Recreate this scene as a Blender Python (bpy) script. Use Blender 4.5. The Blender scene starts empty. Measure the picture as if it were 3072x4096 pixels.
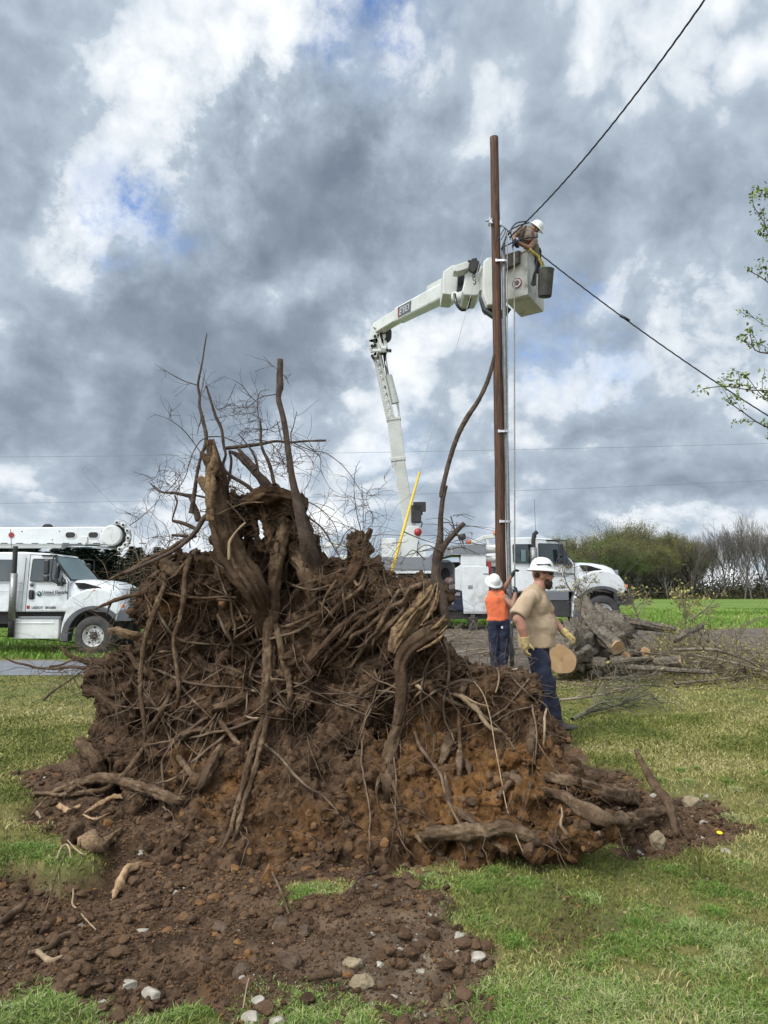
import bpy, bmesh, math, random
import numpy as np
from mathutils import Vector, Matrix
from mathutils.bvhtree import BVHTree
R = math.radians
random.seed(7); rng = np.random.default_rng(7)
scene = bpy.context.scene
COL = scene.collection

# ------------------------------------------------------------------ camera
F = 2900.0            # focal length in photo pixels (photo 3072 x 4096)
CAM = Vector((0, 0, 1.6))
PITCH = math.atan((2370 - 2048) / F)
cd = bpy.data.cameras.new('camera'); cam = bpy.data.objects.new('camera', cd); COL.objects.link(cam)
cd.sensor_fit = 'VERTICAL'; cd.sensor_height = 34.6; cd.lens = 34.6 * F / 4096
cd.clip_start = 0.05; cd.clip_end = 5000
cam.location = CAM; cam.rotation_euler = (math.pi / 2 + PITCH, 0, 0)
scene.camera = cam
scene.view_settings.view_transform = 'Standard'; scene.view_settings.look = 'None'
scene.view_settings.exposure = 0.3; scene.view_settings.gamma = 1.0
scene.cycles.max_bounces = 6; scene.cycles.transparent_max_bounces = 6

def ray(px, py):
    a = (px - 1536) / F; b = (2048 - py) / F
    return Vector((a, math.cos(PITCH) - b * math.sin(PITCH), math.sin(PITCH) + b * math.cos(PITCH)))
def P(px, py, d):
    v = ray(px, py); return CAM + v * (d / v.y)
def ppm(d): return F / d      # photo pixels per metre at depth d

# ------------------------------------------------------------------ sun and sky
SUN_EL, SUN_AZ = 50, 226       # high, behind the camera and to its left
sdir = Vector((math.sin(R(SUN_AZ)) * math.cos(R(SUN_EL)), math.cos(R(SUN_AZ)) * math.cos(R(SUN_EL)), math.sin(R(SUN_EL))))
sl = bpy.data.lights.new('sun', 'SUN'); sl.energy = 1.5; sl.angle = R(10); sl.color = (1, .965, .91)
so = bpy.data.objects.new('sun', sl); COL.objects.link(so); so.rotation_euler = sdir.to_track_quat('Z', 'Y').to_euler()
so.location = sdir * 40

world = bpy.data.worlds.new('World'); scene.world = world; world.use_nodes = True
world.cycles.sampling_method = 'MANUAL'; world.cycles.sample_map_resolution = 512
wt = world.node_tree; wt.nodes.clear()
class NT:
    def __init__(s, t): s.t = t
    def n(s, ty, ins=None, **kw):
        o = s.t.nodes.new(ty)
        for k, v in kw.items(): setattr(o, k, v)
        for k, v in (ins or {}).items():
            i = o.inputs[k]
            if hasattr(v, 'is_output') or isinstance(v, bpy.types.NodeSocket): s.t.links.new(v, i)
            else: i.default_value = v
        return o
    def m(s, op, a, b=None, c=None, clamp=False):
        o = s.t.nodes.new('ShaderNodeMath'); o.operation = op; o.use_clamp = clamp
        for i, v in enumerate((a, b, c)):
            if v is None: continue
            if isinstance(v, bpy.types.NodeSocket): s.t.links.new(v, o.inputs[i])
            else: o.inputs[i].default_value = v
        return o.outputs[0]
    def vm(s, op, a, b=None, sc=None):
        o = s.t.nodes.new('ShaderNodeVectorMath'); o.operation = op
        for i, v in enumerate((a, b)):
            if v is None: continue
            if isinstance(v, bpy.types.NodeSocket): s.t.links.new(v, o.inputs[i])
            else: o.inputs[i].default_value = v
        if sc is not None:
            if isinstance(sc, bpy.types.NodeSocket): s.t.links.new(sc, o.inputs['Scale'])
            else: o.inputs['Scale'].default_value = sc
        return o.outputs['Value'] if op in ('LENGTH', 'DISTANCE', 'DOT_PRODUCT') else o.outputs[0]
    def noise(s, vec, scale, detail=6, rough=.55, dist=0., w=None):
        o = s.n('ShaderNodeTexNoise', {'Scale': scale, 'Detail': detail, 'Roughness': rough, 'Distortion': dist})
        if vec is not None: s.t.links.new(vec, o.inputs['Vector'])
        return o
    def ramp(s, fac, stops, interp='LINEAR'):
        o = s.t.nodes.new('ShaderNodeValToRGB'); o.color_ramp.interpolation = interp
        e = o.color_ramp.elements
        while len(e) < len(stops): e.new(.5)
        for i, (p, c) in enumerate(stops):
            e[i].position = p; e[i].color = tuple(c) + (1,) if len(c) == 3 else c
        s.t.links.new(fac, o.inputs[0]); return o.outputs[0]
    def mix(s, f, a, b, blend='MIX'):
        o = s.t.nodes.new('ShaderNodeMix'); o.data_type = 'RGBA'; o.blend_type = blend
        for k, v in ((0, f), (6, a), (7, b)):
            if isinstance(v, bpy.types.NodeSocket): s.t.links.new(v, o.inputs[k])
            else: o.inputs[k].default_value = v if k == 0 else (tuple(v) + (1,) if len(v) == 3 else v)
        return o.outputs[2]
    def sm(s, v, a, b, lo=0., hi=1.):
        o = s.t.nodes.new('ShaderNodeMapRange'); o.interpolation_type = 'SMOOTHSTEP'
        s.t.links.new(v, o.inputs[0])
        for i, x in enumerate((a, b, lo, hi)): o.inputs[i + 1].default_value = x
        return o.outputs[0]
W = NT(wt)
tc = W.n('ShaderNodeTexCoord').outputs['Generated']
vdir = W.vm('NORMALIZE', tc)
def flatten(v):
    sp = W.n('ShaderNodeSeparateXYZ', {0: v}); k = W.m('MULTIPLY', W.m('POWER', W.m('MAXIMUM', sp.outputs[2], 0.001), .66), 1.75)
    return W.n('ShaderNodeCombineXYZ', {0: W.m('MULTIPLY', sp.outputs[0], 1.5), 1: W.m('MULTIPLY', sp.outputs[1], 1.5), 2: k}).outputs[0]
flat = flatten(vdir)
wn1 = W.vm('SUBTRACT', W.noise(flat, 2.6, 4, .55).outputs['Color'], (.5, .5, .5))
wn2 = W.vm('SUBTRACT', W.noise(flat, 12., 8, .70).outputs['Color'], (.5, .5, .5))
warped = W.vm('ADD', vdir, W.vm('ADD', W.vm('SCALE', wn1, sc=.20), W.vm('SCALE', wn2, sc=.17)))
def density(v):
    """billowing cloud density for a direction"""
    f = flatten(v); w = W.vm('SUBTRACT', W.noise(f, 5.0, 2, .5).outputs['Color'], (.5, .5, .5)); f = W.vm('ADD', f, W.vm('SCALE', w, sc=.12))
    a = W.noise(f, 2.4, 9, .53).outputs[0]
    b_ = W.m('ABSOLUTE', W.m('SUBTRACT', W.noise(f, 4.6, 6, .5).outputs[0], .5))
    return W.m('ADD', a, W.m('MULTIPLY', b_, .9))
den0 = density(vdir); den1 = density(W.vm('ADD', vdir, (-.018, 0, .036)))
relief = W.m('SUBTRACT', den0, den1)
# cloud layout: (photo px, py, radius in radians, weight) - bright (+) and dark (-) masses by direction
BLOBS = [(60, 150, .15, -.36), (250, 330, .07, -.16), (30, 780, .07, -.34), (620, 150, .19, .36), (230, 520, .12, .30), (330, 1000, .09, .30), (560, 1020, .06, .20), (1000, 400, .085, -.26), (1380, 370, .085, -.28), (1100, 640, .12, -.34), (1400, 720, .12, -.38), (1250, 960, .11, -.30), (820, 720, .08, -.20),
         (1150, 60, .10, .22), (1650, 200, .12, .20), (1900, 420, .12, .05), (2500, 200, .18, .14), (2300, 800, .22, -.16), (2800, 1000, .14, -.22), (2450, 1150, .13, -.16), (1900, 1000, .10, -.14), (350, 1120, .09, -.22), (130, 1120, .06, -.2), (650, 1230, .13, -.24), (1050, 1200, .12, -.30), (700, 1600, .15, -.30), (1050, 1480, .12, -.36), (230, 1650, .12, -.30),
         (350, 1560, .06, .20), (60, 1300, .09, .08), (1650, 1500, .09, .28), (1500, 1250, .10, -.12), (1400, 1650, .08, .10), (2250, 1620, .10, .26), (2350, 1420, .06, .16), (2750, 1320, .10, .32), (2950, 1500, .08, -.14), (2550, 1600, .08, -.16), (2800, 1700, .07, .16), (1700, 1720, .10, -.22), (250, 1850, .08, .20), (800, 1900, .07, .14), (1300, 1850, .06, -.1), (1200, 2020, .07, .16), (300, 1960, .05, -.16), (700, 2000, .07, .16),
         (2850, 1860, .11, -.34), (2350, 1900, .10, -.26), (2550, 2110, .045, .44), (2300, 2130, .045, .40), (2800, 2080, .04, .26), (1000, 2120, .09, .16), (150, 2060, .06, .14), (1750, 2000, .09, -.08)]
acc = None
for (px, py, r, wgt) in BLOBS:
    if wgt == 0: continue
    c = ray(px, py).normalized()
    d = W.vm('DISTANCE', warped, tuple(c))
    t = W.sm(d, 0.0, r * 1.45, wgt, 0.0)
    acc = t if acc is None else W.m('ADD', acc, t)
fb2 = W.noise(flat, 11.0, 7, .66).outputs[0]
shade = W.m('ADD', W.m('ADD', W.m('MULTIPLY', acc, .92), .53), W.m('ADD', W.m('MULTIPLY', W.m('ADD', den0, -.60), 1.0), W.m('MULTIPLY', relief, 1.15)))
shade = W.m('ADD', shade, W.m('MULTIPLY', W.m('SUBTRACT', fb2, .5), .30))
shade = W.m('ADD', shade, W.m('MULTIPLY', W.m('SUBTRACT', W.sm(shade, .47, .61), .45), .10))
zz = W.n('ShaderNodeSeparateXYZ', {0: vdir}).outputs[2]
shade = W.m('ADD', W.m('ADD', shade, .045), W.sm(zz, .0, .16, .13, 0.))
lum = W.ramp(W.m('DIVIDE', W.m('ADD', shade, .35), 1.35), [(0.0, (1.6, 2.03, 2.6)), (.26, (2.2, 2.7, 3.35)), (.45, (3.0, 3.6, 4.35)), (.62, (4.0, 4.7, 5.5)), (.77, (5.7, 6.25, 6.85)), (.92, (7.5, 7.85, 8.2)), (1.0, (8.3, 8.6, 8.8))])
# blue gaps where the clear sky shows
gap = None
for (px, py, r, wgt) in [(560, 900, .055, 1.0), (430, 800, .04, .8), (640, 940, .04, .8), (780, 1010, .035, .5), (1480, 40, .06, .9), (1600, 10, .05, .7), (2200, 1400, .055, .8), (2400, 1420, .045, .75), (2480, 1430, .03, .6), (2240, 1560, .04, .5), (1450, 2230, .04, .35), (1650, 1810, .05, .3), (1100, 2200, .04, .3)]:
    c = ray(px, py).normalized()
    t = W.sm(W.vm('DISTANCE', warped, tuple(c)), r * .3, r * 1.7, wgt, 0.0)
    gap = t if gap is None else W.m('MAXIMUM', gap, t)
gap = W.m('MULTIPLY', gap, W.sm(fb2, .30, .55, 1.0, .35), clamp=True)
sky = W.n('ShaderNodeTexSky', sky_type='NISHITA', sun_disc=False, sun_elevation=R(SUN_EL), sun_rotation=R(SUN_AZ), air_density=1.2, dust_density=.6, ozone_density=2.0)
skyc = W.mix(1.0, sky.outputs[0], (1.05, 1.25, 1.6), 'MULTIPLY')
body = W.mix(gap, lum, skyc)
# sky glow added behind and above the camera, round the sun, for front light
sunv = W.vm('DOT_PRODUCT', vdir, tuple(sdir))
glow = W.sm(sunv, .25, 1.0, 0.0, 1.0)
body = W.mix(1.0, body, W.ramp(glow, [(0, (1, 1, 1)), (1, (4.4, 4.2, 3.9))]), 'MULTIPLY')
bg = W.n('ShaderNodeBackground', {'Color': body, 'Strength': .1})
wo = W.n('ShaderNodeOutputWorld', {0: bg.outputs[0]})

# ------------------------------------------------------------------ helpers
def tag(o, label=None, cat=None, group=None, kind=None):
    if label: o['label'] = label
    if cat: o['category'] = cat
    if group: o['group'] = group
    if kind: o['kind'] = kind
    return o
def thing(name, label, cat, loc=(0, 0, 0), rz=0, group=None):
    o = bpy.data.objects.new(name, None); COL.objects.link(o); o.empty_display_size = .2
    o.location = loc; o.rotation_euler = (0, 0, rz)
    return tag(o, label, cat, group)
def link(name, me, mat=None, parent=None):
    o = bpy.data.objects.new(name, me); COL.objects.link(o)
    if mat is not None and not me.materials: me.materials.append(mat)
    if parent: o.parent = parent
    return o
def fast(name, v, f, smooth=False, col=None, uv=None):
    """mesh from numpy arrays; f is (M,k) or a list of such"""
    me = bpy.data.meshes.new(name); v = np.asarray(v, dtype=np.float32)
    me.vertices.add(len(v)); me.vertices.foreach_set('co', v.ravel())
    fl = f if isinstance(f, list) else [f]
    fl = [np.asarray(a, dtype=np.int32) for a in fl if len(a)]
    idx = np.concatenate([a.ravel() for a in fl])
    cnt = np.concatenate([np.full(len(a), a.shape[1], dtype=np.int32) for a in fl])
    st = np.concatenate([[0], np.cumsum(cnt)[:-1]]).astype(np.int32)
    me.loops.add(len(idx)); me.loops.foreach_set('vertex_index', idx)
    me.polygons.add(len(cnt)); me.polygons.foreach_set('loop_start', st)
    me.polygons.foreach_set('use_smooth', np.full(len(cnt), smooth))
    me.update(calc_edges=True)
    if col is not None:
        a = me.attributes.new('tint', 'FLOAT', 'POINT'); a.data.foreach_set('value', np.asarray(col, dtype=np.float32))
    return me

class MB:
    """collects shapes, builds ONE mesh object (several materials allowed)"""
    def __init__(s): s.v = []; s.f = []; s.m = []; s.sm = []; s.k = 0
    def add(s, vs, fs, mi=0, smooth=False):
        b = len(s.v); s.v += [tuple(p) for p in vs]
        for f in fs: s.f.append(tuple(i + b for i in f)); s.m.append(mi); s.sm.append(smooth)
        return s
    def box(s, x0, x1, y0, y1, z0, z1, mi=0, M=None):
        vs = [Vector(p) for p in ((x0,y0,z0),(x1,y0,z0),(x1,y1,z0),(x0,y1,z0),(x0,y0,z1),(x1,y0,z1),(x1,y1,z1),(x0,y1,z1))]
        if M is not None: vs = [M @ p for p in vs]
        return s.add(vs, [(0,3,2,1),(4,5,6,7),(0,1,5,4),(1,2,6,5),(2,3,7,6),(3,0,4,7)], mi)
    def beam(s, a, b, w, h, up=(0, 0, 1), mi=0, w2=None, h2=None):
        a = Vector(a); b = Vector(b); d = (b - a).normalized(); u = Vector(up)
        x = d.cross(u).normalized(); u = x.cross(d).normalized(); vs = []
        for p, ww, hh in ((a, w, h), (b, w2 or w, h2 or h)):
            for i, j in ((-1,-1),(1,-1),(1,1),(-1,1)): vs.append(p + x * i * ww / 2 + u * j * hh / 2)
        return s.add(vs, [(3,2,1,0),(4,5,6,7),(0,1,5,4),(1,2,6,5),(2,3,7,6),(3,0,4,7)], mi)
    def prism(s, poly, y0, y1, mi=0, M=None):
        """side profile (x,z) extruded over y"""
        n = len(poly); vs = [Vector((x, y0, z)) for x, z in poly] + [Vector((x, y1, z)) for x, z in poly]
        if M is not None: vs = [M @ p for p in vs]
        return s.add(vs, [tuple(range(n)), tuple(range(2*n-1, n-1, -1))] + [((i+1) % n, i, n+i, n+(i+1) % n) for i in range(n)], mi)
    def cyl(s, a, b, r, r2=None, n=16, mi=0, cap=True, smooth=True):
        a = Vector(a); b = Vector(b); d = (b - a).normalized(); r2 = r if r2 is None else r2
        x = d.orthogonal().normalized(); y = d.cross(x); vs = []
        for p, rr in ((a, r), (b, r2)):
            for i in range(n):
                t = 2 * math.pi * i / n; vs.append(p + (x * math.cos(t) + y * math.sin(t)) * rr)
        s.add(vs, [(i, (i+1) % n, n+(i+1) % n, n+i) for i in range(n)], mi, smooth)
        if cap:
            k = len(s.v) - 2*n
            s.f.append(tuple(k + i for i in range(n-1, -1, -1))); s.m.append(mi); s.sm.append(False)
            s.f.append(tuple(k + n + i for i in range(n))); s.m.append(mi); s.sm.append(False)
        return s
    def lathe(s, prof, c, axis=(0, 1, 0), n=32, mi=0, smooth=True):
        """prof: (radius, along axis)"""
        d = Vector(axis).normalized(); x = d.orthogonal().normalized(); y = d.cross(x); c = Vector(c); vs = []
        for r, h in prof:
            for i in range(n):
                t = 2 * math.pi * i / n; vs.append(c + d * h + (x * math.cos(t) + y * math.sin(t)) * r)
        fs = [(j*n+i, j*n+(i+1) % n, (j+1)*n+(i+1) % n, (j+1)*n+i) for j in range(len(prof)-1) for i in range(n)]
        return s.add(vs, fs, mi, smooth)
    def ball(s, c, r, sc=(1, 1, 1), mi=0, n=12, rot=None):
        vs = []; fs = []; c = Vector(c); m = n // 2 + 1
        for j in range(m + 1):
            ph = math.pi * j / m
            for i in range(n):
                t = 2 * math.pi * i / n
                p = Vector((math.sin(ph)*math.cos(t)*sc[0], math.sin(ph)*math.sin(t)*sc[1], math.cos(ph)*sc[2])) * r
                if rot is not None: p = rot @ p
                vs.append(c + p)
        for j in range(m):
            for i in range(n): fs.append((j*n+i, (j+1)*n+i, (j+1)*n+(i+1) % n, j*n+(i+1) % n))
        return s.add(vs, fs, mi, True)
    def tube(s, pts, rad, n=8, mi=0, rough=0., seed=0, step=None, smooth=True, ridge=0.):
        v, f = tube_np(pts, rad, n, rough, seed, step, ridge)
        return s.add(v.tolist(), f, mi, smooth)
    def mesh(s, name):
        me = bpy.data.meshes.new(name); me.from_pydata(s.v, [], s.f)
        me.polygons.foreach_set('material_index', s.m); me.polygons.foreach_set('use_smooth', s.sm); me.update()
        return me
    def build(s, name, mats, parent=None, bevel=0, seg=2, sub=0):
        me = s.mesh(name)
        for m in (mats if isinstance(mats, (list, tuple)) else [mats]): me.materials.append(m)
        o = link(name, me, None, parent)
        bm = bmesh.new(); bm.from_mesh(me)
        bmesh.ops.remove_doubles(bm, verts=bm.verts, dist=1e-5)
        bmesh.ops.recalc_face_normals(bm, faces=bm.faces); bm.to_mesh(me); bm.free()
        if bevel:
            b = o.modifiers.new('bevel', 'BEVEL'); b.width = bevel; b.segments = seg; b.limit_method = 'ANGLE'; b.angle_limit = R(35); b.harden_normals = True
            me.polygons.foreach_set('use_smooth', [True] * len(me.polygons))
        return o

def spline(pts, step):
    """Catmull-Rom resample of rows of numbers (first three are xyz)"""
    p = np.asarray(pts, float)
    if len(p) < 2: return p
    q = np.vstack([2*p[0]-p[1], p, 2*p[-1]-p[-2]]); out = []
    for i in range(1, len(q) - 2):
        L = np.linalg.norm(q[i+1, :3] - q[i, :3]); n = max(1, int(L / step))
        for t in np.arange(n) / n:
            out.append(.5 * ((2*q[i]) + (-q[i-1]+q[i+1])*t + (2*q[i-1]-5*q[i]+4*q[i+1]-q[i+2])*t*t + (-q[i-1]+3*q[i]-3*q[i+1]+q[i+2])*t**3))
    out.append(p[-1]); return np.array(out)

def tube_np(pts, rad, n=8, rough=0., seed=0, step=None, ridge=0.):
    p = np.array([[*q] for q in pts], float)
    r = np.interp(np.linspace(0, 1, len(p)), np.linspace(0, 1, len(rad)), rad)
    a = np.column_stack([p, r])
    if step is None: step = max(float(np.mean(r)) * 1.6, .004)
    a = spline(a, step); p = a[:, :3]; r = np.maximum(a[:, 3], 1e-4)
    g = np.random.default_rng(seed + 11)
    N = len(p); T = np.gradient(p, axis=0); T /= np.linalg.norm(T, axis=1)[:, None] + 1e-9
    ref = np.array([0, 0, 1.]) if abs(T[0, 2]) < .9 else np.array([1., 0, 0])
    X = np.zeros_like(p); x = ref - T[0] * ref.dot(T[0]); x /= np.linalg.norm(x)
    for i in range(N):
        x = x - T[i] * x.dot(T[i]); x /= np.linalg.norm(x) + 1e-9; X[i] = x
    Y = np.cross(T, X); th = np.linspace(0, 2*np.pi, n, endpoint=False)
    rr = np.repeat(r[:, None], n, 1)
    if rough or ridge:
        base = g.normal(0, 1, (N, n)); k = base.copy()
        for sft in (1, -1): k += .6 * np.roll(base, sft, 0) + .4 * np.roll(base, sft, 1)
        lg = g.normal(0, 1, n); lg2 = g.normal(0, 1, (N // 6 + 2, n))
        lg2 = np.array([np.interp(np.linspace(0, len(lg2)-1, N), np.arange(len(lg2)), lg2[:, j]) for j in range(n)]).T
        rr = rr * np.clip(1 + rough * .6 * k * .6 + ridge * (lg * .5 + lg2), .35, 2.)
    v = p[:, None, :] + (X[:, None, :] * np.cos(th)[None, :, None] + Y[:, None, :] * np.sin(th)[None, :, None]) * rr[:, :, None]
    v = v.reshape(-1, 3); f = []
    for j in range(N - 1):
        for i in range(n): f.append((j*n+i, j*n+(i+1) % n, (j+1)*n+(i+1) % n, (j+1)*n+i))
    f.append(tuple(range(n-1, -1, -1))); f.append(tuple((N-1)*n + i for i in range(n)))
    return v, f

# ------------------------------------------------------------------ numpy noise
_perm = rng.permutation(512).astype(np.int64)
def vnoise(x, y, z=None):
    xi = np.floor(x).astype(np.int64); yi = np.floor(y).astype(np.int64); fx = x - xi; fy = y - yi
    u = fx*fx*(3-2*fx); w = fy*fy*(3-2*fy)
    def h(a, b): return _perm[(_perm[a & 511] + b) & 511] / 511.
    return (h(xi, yi)*(1-u) + h(xi+1, yi)*u)*(1-w) + (h(xi, yi+1)*(1-u) + h(xi+1, yi+1)*u)*w - .5
def fbm(x, y, o=5, rough=.5):
    a = 1.; s = 0; t = 0
    for k in range(o): s = s + a * vnoise(x * 2**k + 17.3*k, y * 2**k + 9.1*k); t += a; a *= rough
    return s / t
def sstep(a, b, x):
    t = np.clip((x - a) / (b - a), 0, 1); return t*t*(3-2*t)

# ------------------------------------------------------------------ materials
def mat(name, c1, c2=None, scale=8., rough=.8, bump=0., bscale=None, metal=0., detail=6, stretch=None, spec=None, extra=None, coat=0., lo=.35, hi=.65, bdist=.01, tintcol=None):
    m = bpy.data.materials.new(name); m.use_nodes = True; t = NT(m.node_tree); b = m.node_tree.nodes['Principled BSDF']
    vec = t.n('ShaderNodeTexCoord').outputs['Object']
    if stretch: vec = t.n('ShaderNodeMapping', {'Vector': vec, 'Scale': stretch}).outputs[0]
    b.inputs['Roughness'].default_value = rough; b.inputs['Metallic'].default_value = metal
    if spec is not None: b.inputs['Specular IOR Level'].default_value = spec
    if coat: b.inputs['Coat Weight'].default_value = coat; b.inputs['Coat Roughness'].default_value = .08
    if c2 is None: b.inputs['Base Color'].default_value = (*c1, 1)
    else:
        nz = t.noise(vec, scale, detail, .62).outputs[0]
        c = t.mix(t.sm(nz, lo, hi), c1, c2)
        if tintcol is not None:
            at = t.n('ShaderNodeAttribute', attribute_name='tint').outputs['Fac']
            c = t.mix(at, c, tintcol)
        if extra: c = extra(t, c, vec)
        m.node_tree.links.new(c, b.inputs['Base Color'])
    if bump:
        bn = t.noise(vec, bscale or scale * 3, 8, .65).outputs[0]
        bb = t.n('ShaderNodeBump', {'Strength': bump, 'Distance': bdist, 'Height': bn})
        m.node_tree.links.new(bb.outputs[0], b.inputs['Normal'])
    return m
M = {}
def roadgrime(t, c, vec):
    z = t.n('ShaderNodeSeparateXYZ', {0: vec}).outputs[2]; n = t.noise(vec, 2.6, 8, .7).outputs[0]; st = t.noise(t.n('ShaderNodeMapping', {'Vector': vec, 'Scale': (6, 6, .7)}).outputs[0], 1.5, 6, .6).outputs[0]
    f = t.m('MULTIPLY', t.sm(z, 2.0, .7, .12, .75), t.sm(n, .40, .68)); f = t.m('ADD', f, t.m('MULTIPLY', t.sm(st, .55, .75), .14), clamp=True)
    return t.mix(f, c, (.27, .23, .18))
M['white'] = mat('white_paint', (.62, .635, .64), (.68, .69, .69), 2.5, .32, .02, 9, coat=.4, extra=roadgrime)
def grime(t, c, vec):
    n = t.noise(vec, 3.0, 8, .7).outputs[0]
    return t.mix(t.sm(n, .52, .72, 0, .5), c, (.25, .21, .16))
M['white_dirty'] = mat('dirty_white_paint', (.55, .55, .53), (.66, .66, .63), 2., .45, .03, 9, extra=grime)
M['boom'] = mat('boom_paint', (.50, .50, .46), (.60, .60, .56), 1.3, .4, .03, 10, extra=lambda t, c, v: t.mix(t.sm(t.noise(v, 5., 8, .7).outputs[0], .56, .75, 0, .45), c, (.3, .27, .22)))
M['fiberglass'] = mat('bucket_fiberglass', (.40, .39, .35), (.52, .51, .47), 2., .5, .04, 12, extra=lambda t, c, v: t.mix(t.sm(t.noise(v, 3.5, 8, .7).outputs[0], .47, .72, 0, .75), c, (.14, .12, .10)))
M['black'] = mat('black_rubber', (.022, .022, .024), (.04, .038, .037), 6, .65, .05)
M['blackgloss'] = mat('black_gloss', (.015, .015, .017), rough=.2)
M['tyre'] = mat('tyre_rubber', (.028, .026, .026), (.055, .05, .047), 5, .8, .1, 30)
M['greyplastic'] = mat('dark_grey_plastic', (.06, .062, .07), (.09, .09, .10), 4, .55, .04)
M['steel'] = mat('bare_steel', (.30, .30, .31), (.42, .42, .42), 6, .35, .05, metal=.8)
M['chrome'] = mat('chrome', (.6, .6, .62), rough=.15, metal=1.)
M['rim'] = mat('painted_steel_rim', (.50, .50, .48), (.60, .6, .58), 6, .45, .05)
M['galv'] = mat('galvanised_steel', (.13, .14, .15), (.19, .20, .21), 9, .5, .05, metal=.35)
M['chassis'] = mat('chassis_black', (.018, .017, .017), (.035, .03, .027), 5, .7)
M['navy_paint'] = mat('navy_paint', (.010, .014, .035), (.018, .022, .045), 4, .35)
M['orange_lens'] = mat('orange_lens', (.75, .16, .03), rough=.25)
M['red_lens'] = mat('red_lens', (.30, .02, .02), rough=.3)
M['letter'] = mat('dark_lettering', (.03, .035, .04), rough=.6)
M['green_logo'] = mat('green_logo', (.015, .10, .09), rough=.5)
M['lamp'] = mat('headlight_lens', (.55, .58, .6), rough=.08, spec=.8)
def diamond(t, c, vec):
    return c
m = bpy.data.materials.new('diamond_plate'); m.use_nodes = True; t = NT(m.node_tree); b = m.node_tree.nodes['Principled BSDF']
v = t.n('ShaderNodeTexCoord').outputs['Object']
mp = t.n('ShaderNodeMapping', {'Vector': v, 'Scale': (1, 1, 1), 'Rotation': (0, R(45), 0)}).outputs[0]
ch = t.n('ShaderNodeTexVoronoi', {'Vector': mp, 'Scale': 19., 'Randomness': 0.}).outputs['Distance']
mk = t.sm(ch, .18, .34, 1, 0)
m.node_tree.links.new(t.mix(mk, (.20, .21, .225), (.40, .41, .43)), b.inputs['Base Color'])
b.inputs['Roughness'].default_value = .4; b.inputs['Metallic'].default_value = .6
m.node_tree.links.new(t.n('ShaderNodeBump', {'Strength': .6, 'Distance': .01, 'Height': mk}).outputs[0], b.inputs['Normal'])
M['diamond'] = m
m = bpy.data.materials.new('window_glass'); m.use_nodes = True; b = m.node_tree.nodes['Principled BSDF']
b.inputs['Base Color'].default_value = (.012, .02, .022, 1); b.inputs['Roughness'].default_value = .04; b.inputs['Specular IOR Level'].default_value = .7
M['glass'] = m
M['windscreen'] = mat('windscreen_glass', (.10, .16, .16), rough=.05, spec=.8)
# ================================================================== GROUND
def ground_px(px, py, z=0.0):
    v = ray(px, py); k = (z - CAM.z) / v.z; return (v.x * k, v.y * k)
def poly_sd(x, y, poly):
    """signed distance (positive inside) to a polygon, numpy"""
    d = np.full(x.shape, 1e9); ins = np.zeros(x.shape, bool); n = len(poly)
    for i in range(n):
        ax, ay = poly[i]; bx, by = poly[(i+1) % n]; ex, ey = bx-ax, by-ay
        t = np.clip(((x-ax)*ex + (y-ay)*ey) / (ex*ex+ey*ey+1e-12), 0, 1)
        d = np.minimum(d, np.hypot(x-ax-t*ex, y-ay-t*ey))
        c = ((ay > y) != (by > y)) & (x < (bx-ax)*(y-ay)/((by-ay) if by != ay else 1e-12) + ax); ins ^= c
    return np.where(ins, d, -d)
DIRT = [ground_px(*p) for p in [(-900, 3300), (-300, 3170), (120, 3085), (420, 2960), (900, 2900), (1600, 2850), (2180, 2850), (2330, 3010), (2520, 3120), (2680, 3180), (2940, 3230),
        (2960, 3380), (2760, 3420), (2520, 3420), (2300, 3370), (2050, 3430), (1850, 3440), (1700, 3480), (1600, 3470), (1660, 3560), (1770, 3640), (1760, 3720), (1880, 3760), (2010, 3850), (1960, 3930), (1900, 3960), (2060, 4110), (2040, 4300), (1500, 4300), (1560, 4040), (1380, 3990), (1190, 4080), (1120, 4200), (1020, 4300), (800, 4300), (770, 4080), (620, 4110), (420, 4070), (250, 4000), (60, 4030), (-900, 4050)]]
DIRT2 = [ground_px(*p) for p in [(2180, 3520), (2300, 3540), (2420, 3640), (2400, 3740), (2250, 3830), (2130, 3760), (2170, 3640)]]
PATCH = [ground_px(*p) for p in [(-50, 3270), (180, 3290), (360, 3360), (420, 3450), (250, 3470), (100, 3440), (-60, 3400)]]
PATCH2 = [ground_px(*p) for p in [(1150, 3520), (1370, 3520), (1380, 3590), (1180, 3600)]]
PATCH3 = [ground_px(*p) for p in [(-400, 3090), (60, 3110), (130, 3190), (60, 3260), (-400, 3280)]]
def dirt_mask(x, y):
    w = fbm(x*3.1+5, y*3.1, 5, .6) * .55
    a = poly_sd(x, y, DIRT) + w
    b = poly_sd(x, y, DIRT2) + w * .8 - .03
    for q in (PATCH, PATCH2, PATCH3): a = np.minimum(a, -(poly_sd(x, y, q) + w * .6))
    return np.maximum(sstep(-.07, .07, a), .42*sstep(-.25, .12, b))
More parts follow.
